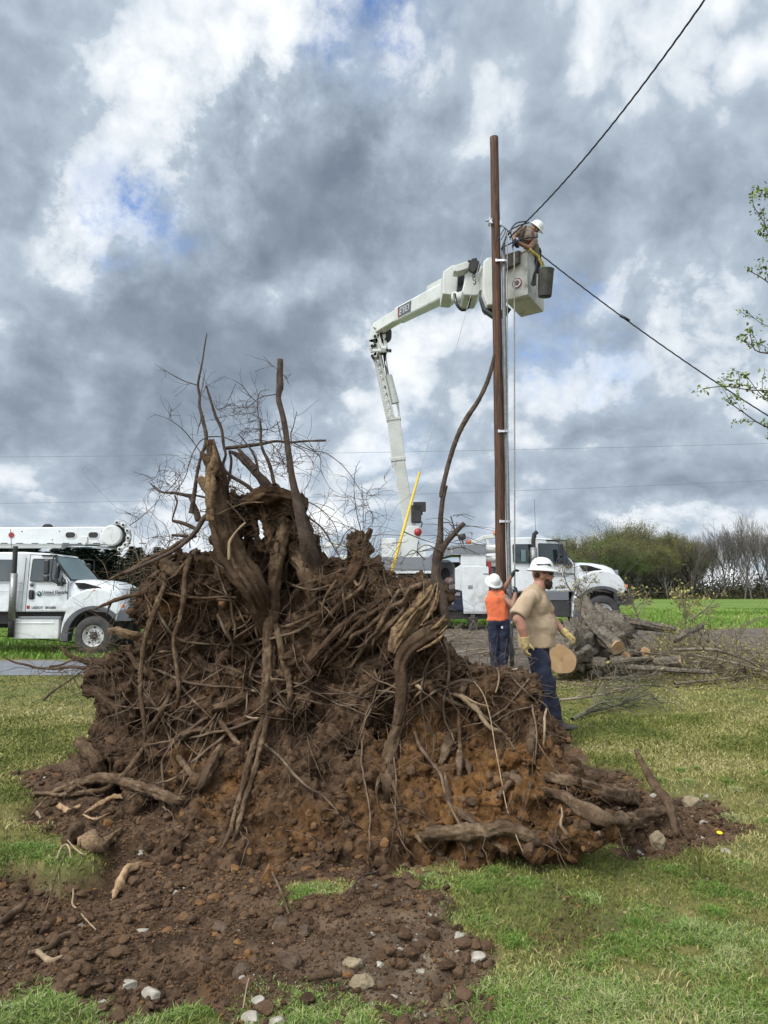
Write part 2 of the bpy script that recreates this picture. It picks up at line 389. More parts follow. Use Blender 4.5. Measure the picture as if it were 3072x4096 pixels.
# the drive on the right (mud and gravel) and the torn ground round the logs
DRIVE = [(2.2, 13.6), (4.2, 12.9), (7, 13.4), (11, 13.8), (40, 16), (40, 27), (16, 23.5), (10, 22.5), (5, 24.5), (-3, 24.5), (-6, 20), (-2.5, 14.8), (0, 13.3)]
def drive_mask(x, y):
    return sstep(-.35, .35, poly_sd(x, y, DRIVE) + fbm(x*.9, y*.9+3, 5, .6) * 2.2)
def H0(x, y):
    x = np.asarray(x, float); y = np.asarray(y, float)
    h = .5 * sstep(7, 23, y) * sstep(-6.5, -.5, x) - .12 * sstep(12, 20, y) * (1 - sstep(-6.5, -.5, x))
    far = sstep(24, 95, y); h = h * (1 - far) + .66 * far
    h = h + (1 - sstep(95, 160, y)) * fbm(x*.15, y*.15, 3) * .10 * sstep(6, 12, y)
    return h
def H(x, y, dm=None):
    x = np.asarray(x, float); y = np.asarray(y, float)
    h = H0(x, y)
    near = 1 - sstep(11, 14.4, y)
    h = h + near * (fbm(x*.9, y*.9, 4) * .05 + fbm(x*6, y*6, 3) * .012)
    if dm is None: dm = dirt_mask(x, y)
    n = fbm(x*2.3, y*2.3+7, 6, .62)
    rdg = np.abs(fbm(x*7+3, y*7, 4, .6))
    h = h + dm * (n * .20 + rdg * .09 - .035 + fbm(x*19, y*19, 3, .7) * .035)
    # shallow crater where the root plate tore out, left front, and the loose bank thrown up beside it
    h = h - dm * .16 * np.exp(-(((x+1.9)/1.1)**2 + ((y-4.3)/.7)**2))
    h = h + dm * .10 * np.exp(-(((x-.1)/.8)**2 + ((y-3.9)/.45)**2))
    h = h + drive_mask(x, y) * np.abs(fbm(x*2.5, y*2.5+9, 5, .65)) * .10 * (1 - sstep(26, 34, y))
    return h
def gz(x, y): return float(H(np.array([x]), np.array([y]))[0])

def axis(lo, hi, fine_lo, fine_hi, d, gr):
    a = list(np.arange(fine_lo, fine_hi, d)); s = d; v = a[-1]
    while v < hi: s *= gr; v += s; a.append(v)
    s = d; v = a[0]; b = []
    while v > lo: s *= gr; v -= s; b.append(v)
    return np.array(b[::-1] + a)
gx = axis(-900, 900, -3.6, 4.2, .026, 1.035); gy = axis(-40, 1400, 2.3, 7.4, .024, 1.028)
GX, GY = np.meshgrid(gx, gy); nx, ny = len(gx), len(gy)
dmk = dirt_mask(GX, GY); GZ = H(GX, GY, dmk)
ii = (np.arange(ny-1)[:, None] * nx + np.arange(nx-1)[None]).ravel()
me = fast('ground', np.column_stack([GX.ravel(), GY.ravel(), GZ.ravel()]), np.column_stack([ii, ii+1, ii+nx+1, ii+nx]), True)
for nm, arr in (('dirt', dmk), ('drive', drive_mask(GX, GY)), ('field', sstep(0, .8, -poly_sd(GX, GY, [(-900, -50), (900, -50), (900, 15), (11, 14.5), (40, 24), (40, 27), (16, 24), (10, 23), (5, 24.5), (-3, 24), (-6, 18.9), (-900, 18.9)]) + fbm(GX*.7, GY*.7, 3)*1.4))):
    a = me.attributes.new(nm, 'FLOAT', 'POINT'); a.data.foreach_set('value', arr.ravel().astype(np.float32))
gm = bpy.data.materials.new('ground_material'); gm.use_nodes = True; t = NT(gm.node_tree); bs = gm.node_tree.nodes['Principled BSDF']
pos = t.n('ShaderNodeTexCoord').outputs['Object']
at = lambda n: t.n('ShaderNodeAttribute', attribute_name=n).outputs['Fac']
n1 = t.noise(pos, .8, 6, .6).outputs[0]; n2 = t.noise(pos, 5, 8, .65).outputs[0]; n3 = t.noise(pos, 40, 8, .7).outputs[0]; n4 = t.noise(pos, 130, 4, .7).outputs[0]
lawn = t.mix(t.sm(n1, .35, .62), (.125, .13, .036), (.20, .165, .06))
lawn = t.mix(t.sm(n2, .42, .68, 0, .85), lawn, (.065, .085, .022))
lawn = t.mix(t.sm(n3, .5, .75, 0, .6), lawn, (.26, .24, .11))
lawn = t.mix(t.sm(t.noise(pos, .45, 4, .5).outputs[0], .55, .72, 0, .55), lawn, (.16, .115, .038))
dirt = t.mix(t.sm(n2, .35, .65), (.062, .036, .021), (.14, .086, .052))
dirt = t.mix(t.sm(t.noise(pos, 1.7, 6, .6).outputs[0], .52, .68, 0, .75), dirt, (.17, .085, .032))
dirt = t.mix(t.sm(n3, .56, .72, 0, .7), dirt, (.19, .145, .105))
dirt = t.mix(t.sm(n4, .66, .74, 0, .7), dirt, (.3, .26, .22))
sx_, sy_ = ground_px(1680, 3850); dirt = t.mix(t.m('MULTIPLY', t.sm(t.vm('DISTANCE', pos, (sx_, sy_, .0)), .1, .75, 1., 0.), t.sm(n2, .36, .60, .25, .9)), dirt, (.21, .155, .105)); dirt = t.mix(t.m('MULTIPLY', t.sm(t.noise(pos, 3.1, 5, .6).outputs[0], .40, .62), .4), dirt, (.035, .021, .014))
drv = t.mix(t.sm(n2, .35, .65), (.085, .066, .052), (.16, .13, .105))
drv = t.mix(t.sm(n3, .5, .7, 0, .6), drv, (.20, .185, .17))
fld = t.mix(t.sm(t.noise(pos, .12, 6, .6).outputs[0], .35, .65), (.095, .17, .025), (.15, .22, .04))
fld = t.mix(t.sm(t.noise(t.n('ShaderNodeMapping', {'Vector': pos, 'Scale': (.25, 1., 1.)}).outputs[0], .5, 6, .65).outputs[0], .45, .68, 0, .8), fld, (.17, .19, .055)); fld = t.mix(t.sm(t.noise(pos, 2.2, 8, .7).outputs[0], .45, .7, 0, .7), fld, (.06, .11, .02))
c = t.mix(at('field'), lawn, fld); c = t.mix(at('drive'), c, drv); c = t.mix(at('dirt'), c, dirt)
gm.node_tree.links.new(c, bs.inputs['Base Color']); bs.inputs['Roughness'].default_value = .95; bs.inputs['Specular IOR Level'].default_value = .2
hb = t.m('ADD', n3, t.m('MULTIPLY', n4, .5))
gm.node_tree.links.new(t.n('ShaderNodeBump', {'Strength': .8, 'Distance': .018, 'Height': hb}).outputs[0], bs.inputs['Normal'])
tag(link('ground', me, gm), kind='structure')

# ---- asphalt road, left
def sheet(name, xs, ys_lo, ys_hi, nseg, lift, mt):
    v = []; f = []; n = len(xs)
    for j in range(nseg+1):
        for i, x in enumerate(xs):
            lo, hi = ys_lo(x), ys_hi(x); y = lo + (hi-lo) * j / nseg
            v.append((x, y))
    v = np.array(v); z = H0(v[:, 0], v[:, 1]) + lift + .012 - .03*((np.arange(len(v)) // n) / nseg * 2 - 1)**2
    v = np.column_stack([v, z]); f = [(j*n+i, j*n+i+1, (j+1)*n+i+1, (j+1)*n+i) for j in range(nseg) for i in range(n-1)]
    return tag(link(name, fast(name, v, np.array(f), True), mt), kind='structure')
M['asphalt'] = mat('asphalt', (.115, .12, .135), (.17, .175, .185), 4, .85, .3, 120, bdist=.004)
sheet('road', np.arange(-40, .5, .4), lambda x: 14.5 + .15*math.sin(x*1.3) + .02*x, lambda x: 18.6 + .02*x + .06*math.sin(x*2.7), 12, .025, M['asphalt'])

# ================================================================== GRASS (real blades)
def blades(n, px, py, h, w, lean, gz_fn, tint, name, mt, bend=.5):
    a = rng.uniform(0, 2*np.pi, n); hh = h * rng.uniform(.45, 1.25, n); ww = w * rng.uniform(.6, 1.3, n)
    la = rng.uniform(0, 2*np.pi, n); ll = lean * rng.uniform(.1, 1, n) * hh
    z = gz_fn(px, py) - .004
    dx, dy = np.cos(a) * ww / 2, np.sin(a) * ww / 2; lx, ly = np.cos(la) * ll, np.sin(la) * ll
    v = np.empty((n, 5, 3), np.float32)
    v[:, 0] = np.stack([px-dx, py-dy, z], 1); v[:, 1] = np.stack([px+dx, py+dy, z], 1)
    v[:, 2] = np.stack([px+dx*.8+lx*.35, py+dy*.8+ly*.35, z+hh*.55], 1); v[:, 3] = np.stack([px-dx*.8+lx*.35, py-dy*.8+ly*.35, z+hh*.55], 1)
    v[:, 4] = np.stack([px+lx, py+ly, z+hh*(1-.35*lean*bend)], 1)
    b = np.arange(n)[:, None] * 5
    me = fast(name, v.reshape(-1, 3), [b + np.array([[0, 1, 2, 3]]), b + np.array([[3, 2, 4]])], False, np.repeat(tint, 5))
    return link(name, me, mt)
def grassmat(name, g1, g2, straw):
    m = bpy.data.materials.new(name); m.use_nodes = True; t = NT(m.node_tree); b = m.node_tree.nodes['Principled BSDF']
    a = t.n('ShaderNodeAttribute', attribute_name='tint').outputs['Fac']
    c = t.ramp(a, [(0, g1), (.55, g2), (.8, straw), (1, straw)])
    m.node_tree.links.new(c, b.inputs['Base Color']); b.inputs['Roughness'].default_value = .7; b.inputs['Specular IOR Level'].default_value = .25
    return m
M['grass'] = grassmat('lawn_grass', (.085, .115, .022), (.20, .205, .045), (.42, .36, .16))
M['tuft'] = grassmat('tuft_grass', (.075, .15, .022), (.18, .26, .05), (.36, .34, .17))
M['fieldgrass'] = grassmat('field_grass', (.075, .15, .018), (.16, .26, .04), (.26, .32, .09))
def scatter(n, x0, x1, y0, y1, dens):
    x = rng.uniform(x0, x1, n); y = rng.uniform(y0, y1, n); k = rng.uniform(0, 1, n) < dens(x, y)
    return x[k], y[k]
def in_view(x, y, m=1.12): return (np.abs(x) < (y * .53 * m + .5))
def lawn_d(x, y):
    patch = sstep(-.22, .12, fbm(x*1.6+31, y*1.6, 5, .6))
    return in_view(x, y) * (1 - dirt_mask(x, y)) * (.25 + .75*patch) * np.clip((3.2/np.maximum(y, 3.2))**1.1, .12, 1)
x, y = scatter(950000, -5, 5.2, 2.3, 9.5, lawn_d)
hgt = .014 + .02 * sstep(-.2, .3, fbm(x*2.2, y*2.2+40, 4)) + .003*y
tn = np.clip(.43 + fbm(x*1.3+8, y*1.3, 4)*1.5 + rng.normal(0, .22, len(x)), 0, 1)
tag(blades(len(x), x, y, hgt, rng.choice([.6, 1., 1.3], len(x))*(.0018 + .0009*y), 1.3, lambda a, b: H(a, b), tn, 'lawn_grass', M['grass']), kind='stuff')
def lawn2(x, y): return in_view(x, y) * (1 - drive_mask(x, y)) * (1 - dirt_mask(x, y)) * (.45 + .55*sstep(-.2, .2, fbm(x*.9, y*.9, 4))) * (9/np.maximum(y, 9))
x, y = scatter(170000, -10, 10, 7.5, 15, lawn2); k = ~((x < .5) & (y > 14.3)); x, y = x[k], y[k]
tn = np.clip(.42 + fbm(x*.7+8, y*.7, 4)*1.6 + rng.normal(0, .18, len(x)), 0, 1)
tag(blades(len(x), x, y, .035, .016, 1.3, lambda a, b: H(a, b), tn, 'far_lawn_grass', M['grass']), kind='stuff')
# tufts: dense longer grass where the photo shows clumps
TUFTS = [(1180, 4060, .30), (1390, 4030, .24), (1280, 4120, .25), (1900, 3680, .16), (1760, 3560, .16), (2110, 3530, .13), (2340, 3580, .13), (2590, 3640, .15), (2860, 3560, .16), (3020, 3600, .14), (2780, 3740, .22), (2830, 3890, .22),
         (2540, 3790, .20), (2370, 3850, .12), (2080, 3990, .28), (2330, 3990, .28), (2470, 4000, .22), (2420, 4080, .26), (2100, 4080, .26), (2660, 3980, .12), (2950, 3760, .24), (3020, 4020, .3), (1900, 3530, .2), (1690, 3520, .14), (640, 4080, .14), (720, 4060, .13), (560, 4110, .12), (120, 3990, .22), (250, 4060, .22), (40, 4060, .22), (330, 4000, .1),
         (1270, 3560, .16), (1200, 3570, .12), (1250, 3330, .12), (1330, 3320, .1), (150, 3400, .2), (250, 3430, .15), (60, 3390, .15), (2230, 3380, .15), (2440, 3380, .14), (1560, 3450, .12), (2700, 3480, .14), (2950, 3460, .14), (1580, 4010, .1), (2900, 4090, .25)]
X = []; Y = []; HH = []; TN = []
for (px, py, r) in TUFTS:
    cx, cy = ground_px(px, py); nb = int(2600 * (r/.2)**2); rr = r * rng.uniform(.7, 1.1) * np.sqrt(rng.uniform(0, 1, nb)) * (1 + .35*np.sin(3*(aa0 := rng.uniform(0, 6.283, nb)) + rng.uniform(0, 6))); aa = aa0
    X.append(cx + rr*np.cos(aa)); Y.append(cy + rr*np.sin(aa)*.8); HH.append(np.full(nb, .036) * np.exp(-(rr/r)**2*.5) * rng.uniform(.6, 1.2)*rng.choice([.5, .8, 1.2], nb)); TN.append(np.clip(rng.normal(rng.uniform(.25, .6), .25, nb), 0, 1))
X = np.concatenate(X); Y = np.concatenate(Y); HH = np.concatenate(HH); TN = np.concatenate(TN)
for nrand in range(90):
    cx = rng.uniform(-.2, 3.4); cy = rng.uniform(2.6, 7); 
    if dirt_mask(np.array([cx]), np.array([cy]))[0] > .3: continue
    nb = int(rng.uniform(200, 900)); rr = rng.uniform(.05, .12); q = np.abs(rng.normal(0, .5, nb))*rr; aa = rng.uniform(0, 6.283, nb)
    X = np.append(X, cx+q*np.cos(aa)); Y = np.append(Y, cy+q*np.sin(aa)); HH = np.append(HH, np.full(nb, rng.uniform(.03, .05))); TN = np.append(TN, np.clip(rng.normal(rng.uniform(.2, .8), .15, nb), 0, 1))
tag(blades(len(X), X, Y, HH, .004, 1.5, lambda a, b: H(a, b), TN, 'grass_tufts', M['tuft']), kind='stuff')
# tall field grass
def fden(x, y): return in_view(x, y, 1.2) * (1 - drive_mask(x, y)) * np.where(x < 0, y > 18.9, y > 22.5) * (19/np.maximum(y, 19))
x, y = scatter(200000, -26, 26, 18.6, 46, fden)
tn = np.clip(.4 + fbm(x*.4, y*.4, 4)*1.5 + rng.normal(0, .2, len(x)), 0, 1)
tag(blades(len(x), x, y, .16, .035, .8, lambda a, b: H(a, b), tn, 'field_grass', M['fieldgrass']), kind='stuff')

# ================================================================== TREES
def branch_tree(height, seed, spread=.5, levels=5, up=.35, r0=.16, first=.25, twig=.012, n0=9):
    """returns (verts, faces, tips) of a trunk with limbs dividing into twigs"""
    g = random.Random(seed); V = []; Fq = []; tips = []
    def seg(p, d, L, r, lev, k):
        m = 3 if lev < 2 else 2; pts = [p]; q = p; dd = d
        for i in range(m):
            dd = (dd + Vector((g.gauss(0, .13), g.gauss(0, .13), g.gauss(.03, .08)))).normalized(); q = q + dd * (L / m); pts.append(q)
        rs = [r, max(twig, r * .62)]; ns = 7 if lev == 0 else (4 if lev < 3 else 3)
        P0 = [Vector(a) for a in pts]; rr = np.linspace(rs[0], rs[1], m + 1); base = len(V)
        for i, a in enumerate(P0):
            dr = (P0[min(i+1, m)] - P0[max(i-1, 0)]).normalized(); x = dr.orthogonal().normalized(); yv = dr.cross(x)
            for s in range(ns): th = 6.283*s/ns; V.append(a + (x*math.cos(th) + yv*math.sin(th)) * rr[i])
        for i in range(m):
            for s in range(ns): Fq.append((base+i*ns+s, base+i*ns+(s+1) % ns, base+(i+1)*ns+(s+1) % ns, base+(i+1)*ns+s))
        if lev >= levels: tips.append((q, dd)); return
        if lev >= levels - 1: tips.append((q, dd))
        nch = k if lev == 0 else (3 if lev < levels-1 else 3)
        for j in range(nch):
            if lev == 0: tt = first + (1-first) * (j + .5) / nch; idx = tt * m; a0 = P0[int(min(idx, m-1e-3))]; a1 = P0[int(min(idx, m-1e-3))+1]; st = a0.lerp(a1, idx - int(min(idx, m-1e-3))); ll = height * .36 * (1.1 - .55*tt)
            else: st = P0[-1] if j == 0 else P0[g.choice(range(1, m+1))]; ll = L * g.uniform(.6, .85)
            az = g.uniform(0, 6.283); out = Vector((math.cos(az), math.sin(az), 0)) * spread * g.uniform(.6, 1.3)
            nd = (dd * (1 if lev else .5) + out + Vector((0, 0, up))).normalized()
            seg(st, nd, ll, max(twig, r * (.45 if lev == 0 else .62)), lev + 1, k)
    seg(Vector((0, 0, -.1)), Vector((0, 0, 1)), height * .62, r0, 0, n0)
    return V, Fq, tips
def leaf_faces(tips, n, spread, size, seed, tintc=.5):
    g = np.random.default_rng(seed); T = np.array([t[0][:] for t in tips]); k = g.integers(0, len(T), n)
    c = T[k] + g.normal(0, spread, (n, 3)); a = g.normal(0, 1, (n, 3)); a /= np.linalg.norm(a, axis=1)[:, None]
    b = np.cross(a, g.normal(0, 1, (n, 3))); b /= np.linalg.norm(b, axis=1)[:, None]; s = size * g.uniform(.5, 1.4, n)[:, None]
    v = np.stack([c - a*s, c + b*s*.5, c + a*s, c - b*s*.5], 1).reshape(-1, 3)
    tn = np.clip(g.normal(tintc, .2, n) + (g.uniform(-.3, .3, len(T)))[k], 0, 1)
    return v, np.arange(n*4).reshape(-1, 4), np.repeat(tn, 4)
M['bark_far'] = mat('grey_bark', (.095, .08, .07), (.17, .15, .135), 2, .9)
def leafmat(name, a, b): 
    m = bpy.data.materials.new(name); m.use_nodes = True; t = NT(m.node_tree); bb = m.node_tree.nodes['Principled BSDF']
    f = t.n('ShaderNodeAttribute', attribute_name='tint').outputs['Fac']
    m.node_tree.links.new(t.mix(f, a, b), bb.inputs['Base Color']); bb.inputs['Roughness'].default_value = .75; bb.inputs['Specular IOR Level'].default_value = .2
    return m
M['leaf_bud'] = leafmat('budding_leaves', (.10, .095, .03), (.20, .19, .06))
M['leaf_green'] = leafmat('fresh_leaves', (.07, .10, .025), (.14, .18, .045))
M['leaf_brown'] = leafmat('brown_buds', (.085, .062, .04), (.13, .095, .055))
M['spruce'] = leafmat('spruce_needles', (.007, .016, .009), (.017, .032, .016))
def tree_proto(kind, seed, height):
    if kind == 'bare': V, Fq, tips = branch_tree(height, seed, .55, 5, .62, .17, .12, .013, 11); nl, sp, sz, lm = 900, .25, .06, 'leaf_brown'
    elif kind == 'bud': V, Fq, tips = branch_tree(height, seed, .6, 5, .45, .16, .15, .014, 10); nl, sp, sz, lm = 9500, .34, .085, 'leaf_bud'
    elif kind == 'green': V, Fq, tips = branch_tree(height, seed, .62, 5, .40, .15, .12, .014, 10); nl, sp, sz, lm = 13000, .34, .09, 'leaf_green'
    else: V, Fq, tips = branch_tree(height, seed, .6, 5, .45, .14, .10, .014, 11); nl, sp, sz, lm = 9000, .34, .075, 'leaf_brown'
    tr = fast('trunk', np.array([v[:] for v in V]), np.array([f for f in Fq if len(f) == 4]), True)
    tr.materials.append(M['bark_far'])
    lv, lf, lt = leaf_faces(tips, nl, sp, sz, seed)
    cr = fast('crown', lv, lf, False, lt); cr.materials.append(M[lm]); return tr, cr
PROT = {k: [tree_proto(k, s + i*7, h) for i, h in enumerate(hs)] for k, s, hs in (('bare', 3, (12.5, 14, 13)), ('bud', 41, (11, 10, 12)), ('green', 77, (9.5, 10.5)), ('brown', 103, (10, 8.5)))}
TLAB = {'bare': 'tall bare grey tree at the far edge of the green field', 'bud': 'tree with yellow green buds in the wood beyond the field', 'green': 'fresh green tree in the wood behind the truck bonnet', 'brown': 'brown twiggy tree in the wood beyond the field'}
g = random.Random(5)
def place_tree(kind, px, d, hpx=None, sc=None):
    tr, cr = g.choice(PROT[kind]); x = (px-1536)/F*d; z = gz(x, d)
    e = thing(kind + '_tree' if kind != 'bud' else 'budding_tree', TLAB[kind], 'tree', (x, d, z - .1), g.uniform(0, 6.28), kind + ' trees of the far wood')
    s = sc or g.uniform(.85, 1.12); e.scale = (s, s, s)
    link('trunk', tr, None, e); link('crown', cr, None, e)
for px in range(2240, 2790, 30):
    for row in range(4):
        d = 108 + row * 8 + g.uniform(-3, 3); k = g.choice(['bud', 'brown', 'green', 'bud'] if px > 2420 else ['green', 'bud', 'green', 'brown'])
        place_tree(k, px + g.uniform(-16, 16), d, sc=g.uniform(.60, .95) * (.85 if px < 2450 else 1) * (.8 if row == 0 else 1))
for px in list(range(2730, 3500, 40)):
    for row in range(1 if px % 80 else 2): place_tree('bare', px + g.uniform(-14, 14), 108 + row*12 + g.uniform(-4, 4), sc=g.uniform(.58, .74) * (.86 if px < 2830 else 1.0))
for px in (1680, 1705, 1730, 2080, 2140, 2200): place_tree('green', px, 170 + g.uniform(-8, 8), sc=.72)
# low undergrowth at the foot of the wood
n = 42000; ux = rng.uniform(24, 90, n); uy = rng.uniform(104, 140, n); lowr = np.where(ux*F/uy + 1536 > 2760, 1.7, 2.9)
uz = H0(ux, uy) + np.abs(rng.normal(0, 1, n)) * lowr * (.4 + .8*sstep(-.2, .2, fbm(ux*.3, uy*.3, 3)))
a = rng.normal(0, 1, (n, 3)); b = rng.normal(0, 1, (n, 3)); s = rng.uniform(.12, .32, n)[:, None]; a /= np.linalg.norm(a, axis=1)[:, None]; b /= np.linalg.norm(b, axis=1)[:, None]; c0 = np.column_stack([ux, uy, uz])
M['under'] = leafmat('undergrowth', (.04, .036, .02), (.085, .075, .04))
tag(link('undergrowth', fast('undergrowth', np.stack([c0-a*s, c0+b*s, c0+a*s], 1).reshape(-1, 3), np.arange(n*3).reshape(-1, 3), False, np.repeat(rng.uniform(0, 1, n), 3)), M['under']), kind='stuff')

def spruce_proto(height, seed):
    g = np.random.default_rng(seed); mb = MB(); mb.cyl((0, 0, -.2), (0, 0, height*.97), .16, .02, 8); tr = mb.mesh('trunk'); tr.materials.append(M['bark_far'])
    V = []; Fc = []; T = []; lv = 0
    z = .5
    while z < height - .15:
        t = z / height; rad = (1-t)**.85 * height * .25 + .12; nb = int(9 + 9*(1-t)); 
        for i in range(nb):
            az = g.uniform(0, 6.283); L = rad * g.uniform(.7, 1.15); dz = -L * g.uniform(.1, .35)
            for k in range(int(8 + L * 16)):
                u = g.uniform(.1, 1); c = np.array([math.cos(az)*L*u, math.sin(az)*L*u, z + dz*u + .12*L*u*u]) + g.normal(0, .05 + .06*L*(1-u), 3)
                a = np.array([math.cos(az + g.normal(0, .7)), math.sin(az + g.normal(0, .7)), g.normal(-.1, .3)]) * g.uniform(.12, .24); b = np.cross(a, g.normal(0, 1, 3)); b = b / np.linalg.norm(b) * .045
                V += [c - a, c + b, c + a, c - b]; T += [g.uniform(0, 1)] * 4
        z += g.uniform(.2, .32)
    cr = fast('crown', np.array(V), np.arange(len(V)).reshape(-1, 4), False, np.array(T)); cr.materials.append(M['spruce']); return tr, cr
SP = [spruce_proto(8.5, 1), spruce_proto(9.5, 2)]
gsp = random.Random(3); SPR = []
for px in range(-160, 900, 34):
    base_top = np.interp(px, [-160, 60, 200, 370, 480, 620, 700, 900], [2150, 2125, 2165, 2125, 2185, 2165, 2190, 2250])
    SPR.append((px + gsp.uniform(-10, 10), base_top + gsp.uniform(-12, 45), 60 + gsp.uniform(-4, 4)))
for i, (px, top, d) in enumerate(SPR):
    tr, cr = SP[i % 2]; x = (px-1536)/F*d; z = gz(x, d); hh = 1.6 + (2370-top)/F*d - z
    e = thing('spruce_tree', 'dark evergreen tree in the row behind the left truck', 'tree', (x, d, z-.1), g.uniform(0, 6), 'evergreens behind the left truck'); s = hh / (8.5 if i % 2 == 0 else 9.5); e.scale = (s*1.7, s*1.7, s)
    link('trunk', tr, None, e); link('crown', cr, None, e)
# ================================================================== TRUCKS  (local frame: x forward from the front axle, y left, z up; near side is y < 0)
def mpart(mb, name, mats, root, bevel=0, **k): return mb.build(name, mats, root, bevel, **k)
def wheel(root, name, x, y, side=-1, hubdark=True):
    """wheel centred at (x, y, .535); side is the direction its face looks along y"""
    c = (x, y, .535); ax = (0, side, 0)
    t = MB(); t.lathe([(.29, -.14), (.36, -.15), (.46, -.145), (.515, -.12), (.535, -.09), (.535, .09), (.515, .12), (.46, .145), (.36, .15), (.30, .14), (.29, .05), (.29, -.14)], c, ax, 48)
    for k in range(64):
        th = 2*math.pi*k/64
        for yy in (-.06, 0, .06): t.box(-.009, .009, -.022, .022, .528, .543, 0, Matrix.Translation((x, y + yy, .535)) @ Matrix.Rotation(th, 4, 'Y'))
    w = t.build(name, M['tyre'], root)
    r = MB(); r.lathe([(.295, .135), (.285, .125), (.262, .085), (.25, .02), (.22, .0), (.17, .045), (.125, .055), (.10, .058)], c, ax, 48)
    rim = r.build('rim', M['rim'], w)
    h = MB(); h.lathe([(.105, .05), (.10, .11), (.075, .135), (.0, .14)], c, ax, 24)
    for k in range(10):
        th = 2*math.pi*k/10; cx, cz = x + .138*math.cos(th), .535 + .138*math.sin(th); h.cyl((cx, y + side*.04, cz), (cx, y + side*.085, cz), .019, .015, 6)
    h.build('hub', M['chassis'] if hubdark else M['rim'], w)
    v = MB()
    for k in range(5):
        th = 2*math.pi*(k+.25)/5; v.lathe([(.0, .030), (.028, .029), (.034, .022)], (x + .232*math.cos(th), y, .535 + .232*math.sin(th)), ax, 10)
    v.build('vent_hole', M['chassis'], w)
    return w
def yw(z):      # half width of the cab at height z
    return 1.09 if z < 2.02 else 1.09 - (z - 2.02) * .17
def side_panel(mb, poly, off=.004, th=.012, mi=0, sgn=-1):
    n = len(poly); a = [(x, sgn * (yw(z) + off), z) for x, z in poly]; b = [(x, sgn * (yw(z) + off - th), z) for x, z in poly]
    mb.add(a + b, [tuple(range(n)), tuple(range(2*n-1, n-1, -1))] + [((i+1) % n, i, n+i, n+(i+1) % n) for i in range(n)], mi)
def rrect(x0, x1, z0, z1, r=.05, n=4):
    o = []
    for cx, cz, a0 in ((x1-r, z1-r, 0), (x0+r, z1-r, 90), (x0+r, z0+r, 180), (x1-r, z0+r, 270)):
        for k in range(n+1): a = R(a0 + 90*k/n); o.append((cx + r*math.cos(a), cz + r*math.sin(a)))
    return o
def rpoly(pts, r=.05, n=3):
    o = []; m = len(pts)
    for i in range(m):
        p, a, b = Vector(pts[i]), Vector(pts[i-1]), Vector(pts[(i+1) % m]); u = (a-p).normalized()*r; w = (b-p).normalized()*r
        for k in range(n+1): t = k/n; q = (p+u)*(1-t)**2 + p*2*t*(1-t) + (p+w)*t*t; o.append((q.x, q.y))
    return o
def seam(mb, pts, w=.012, off=.003):
    for (x0, z0), (x1, z1) in zip(pts, pts[1:]):
        d = Vector((x1-x0, z1-z0)).normalized(); nx_, nz = -d.y*w/2, d.x*w/2
        side_panel(mb, [(x0+nx_, z0+nz), (x1+nx_, z1+nz), (x1-nx_, z1-nz), (x0-nx_, z0-nz)], off, .006)
FONT = None
def text_obj(body, size, loc, rot, mt, parent, name='lettering', ex=.002, align='LEFT', sx=1.0, bold=.0):
    cu = bpy.data.curves.new(name, 'FONT'); cu.body = body; cu.size = size; cu.extrude = ex; cu.align_x = align; cu.offset = bold; cu.resolution_u = 3; cu.space_character = 1.06
    o = bpy.data.objects.new(name, cu); COL.objects.link(o); dg = bpy.context.evaluated_depsgraph_get(); me = bpy.data.meshes.new_from_object(o.evaluated_get(dg))
    bpy.data.objects.remove(o); me.materials.clear(); me.materials.append(mt)
    q = link(name, me, None, parent); q.location = loc; q.rotation_euler = rot; q.scale = (sx, 1, 1); return q

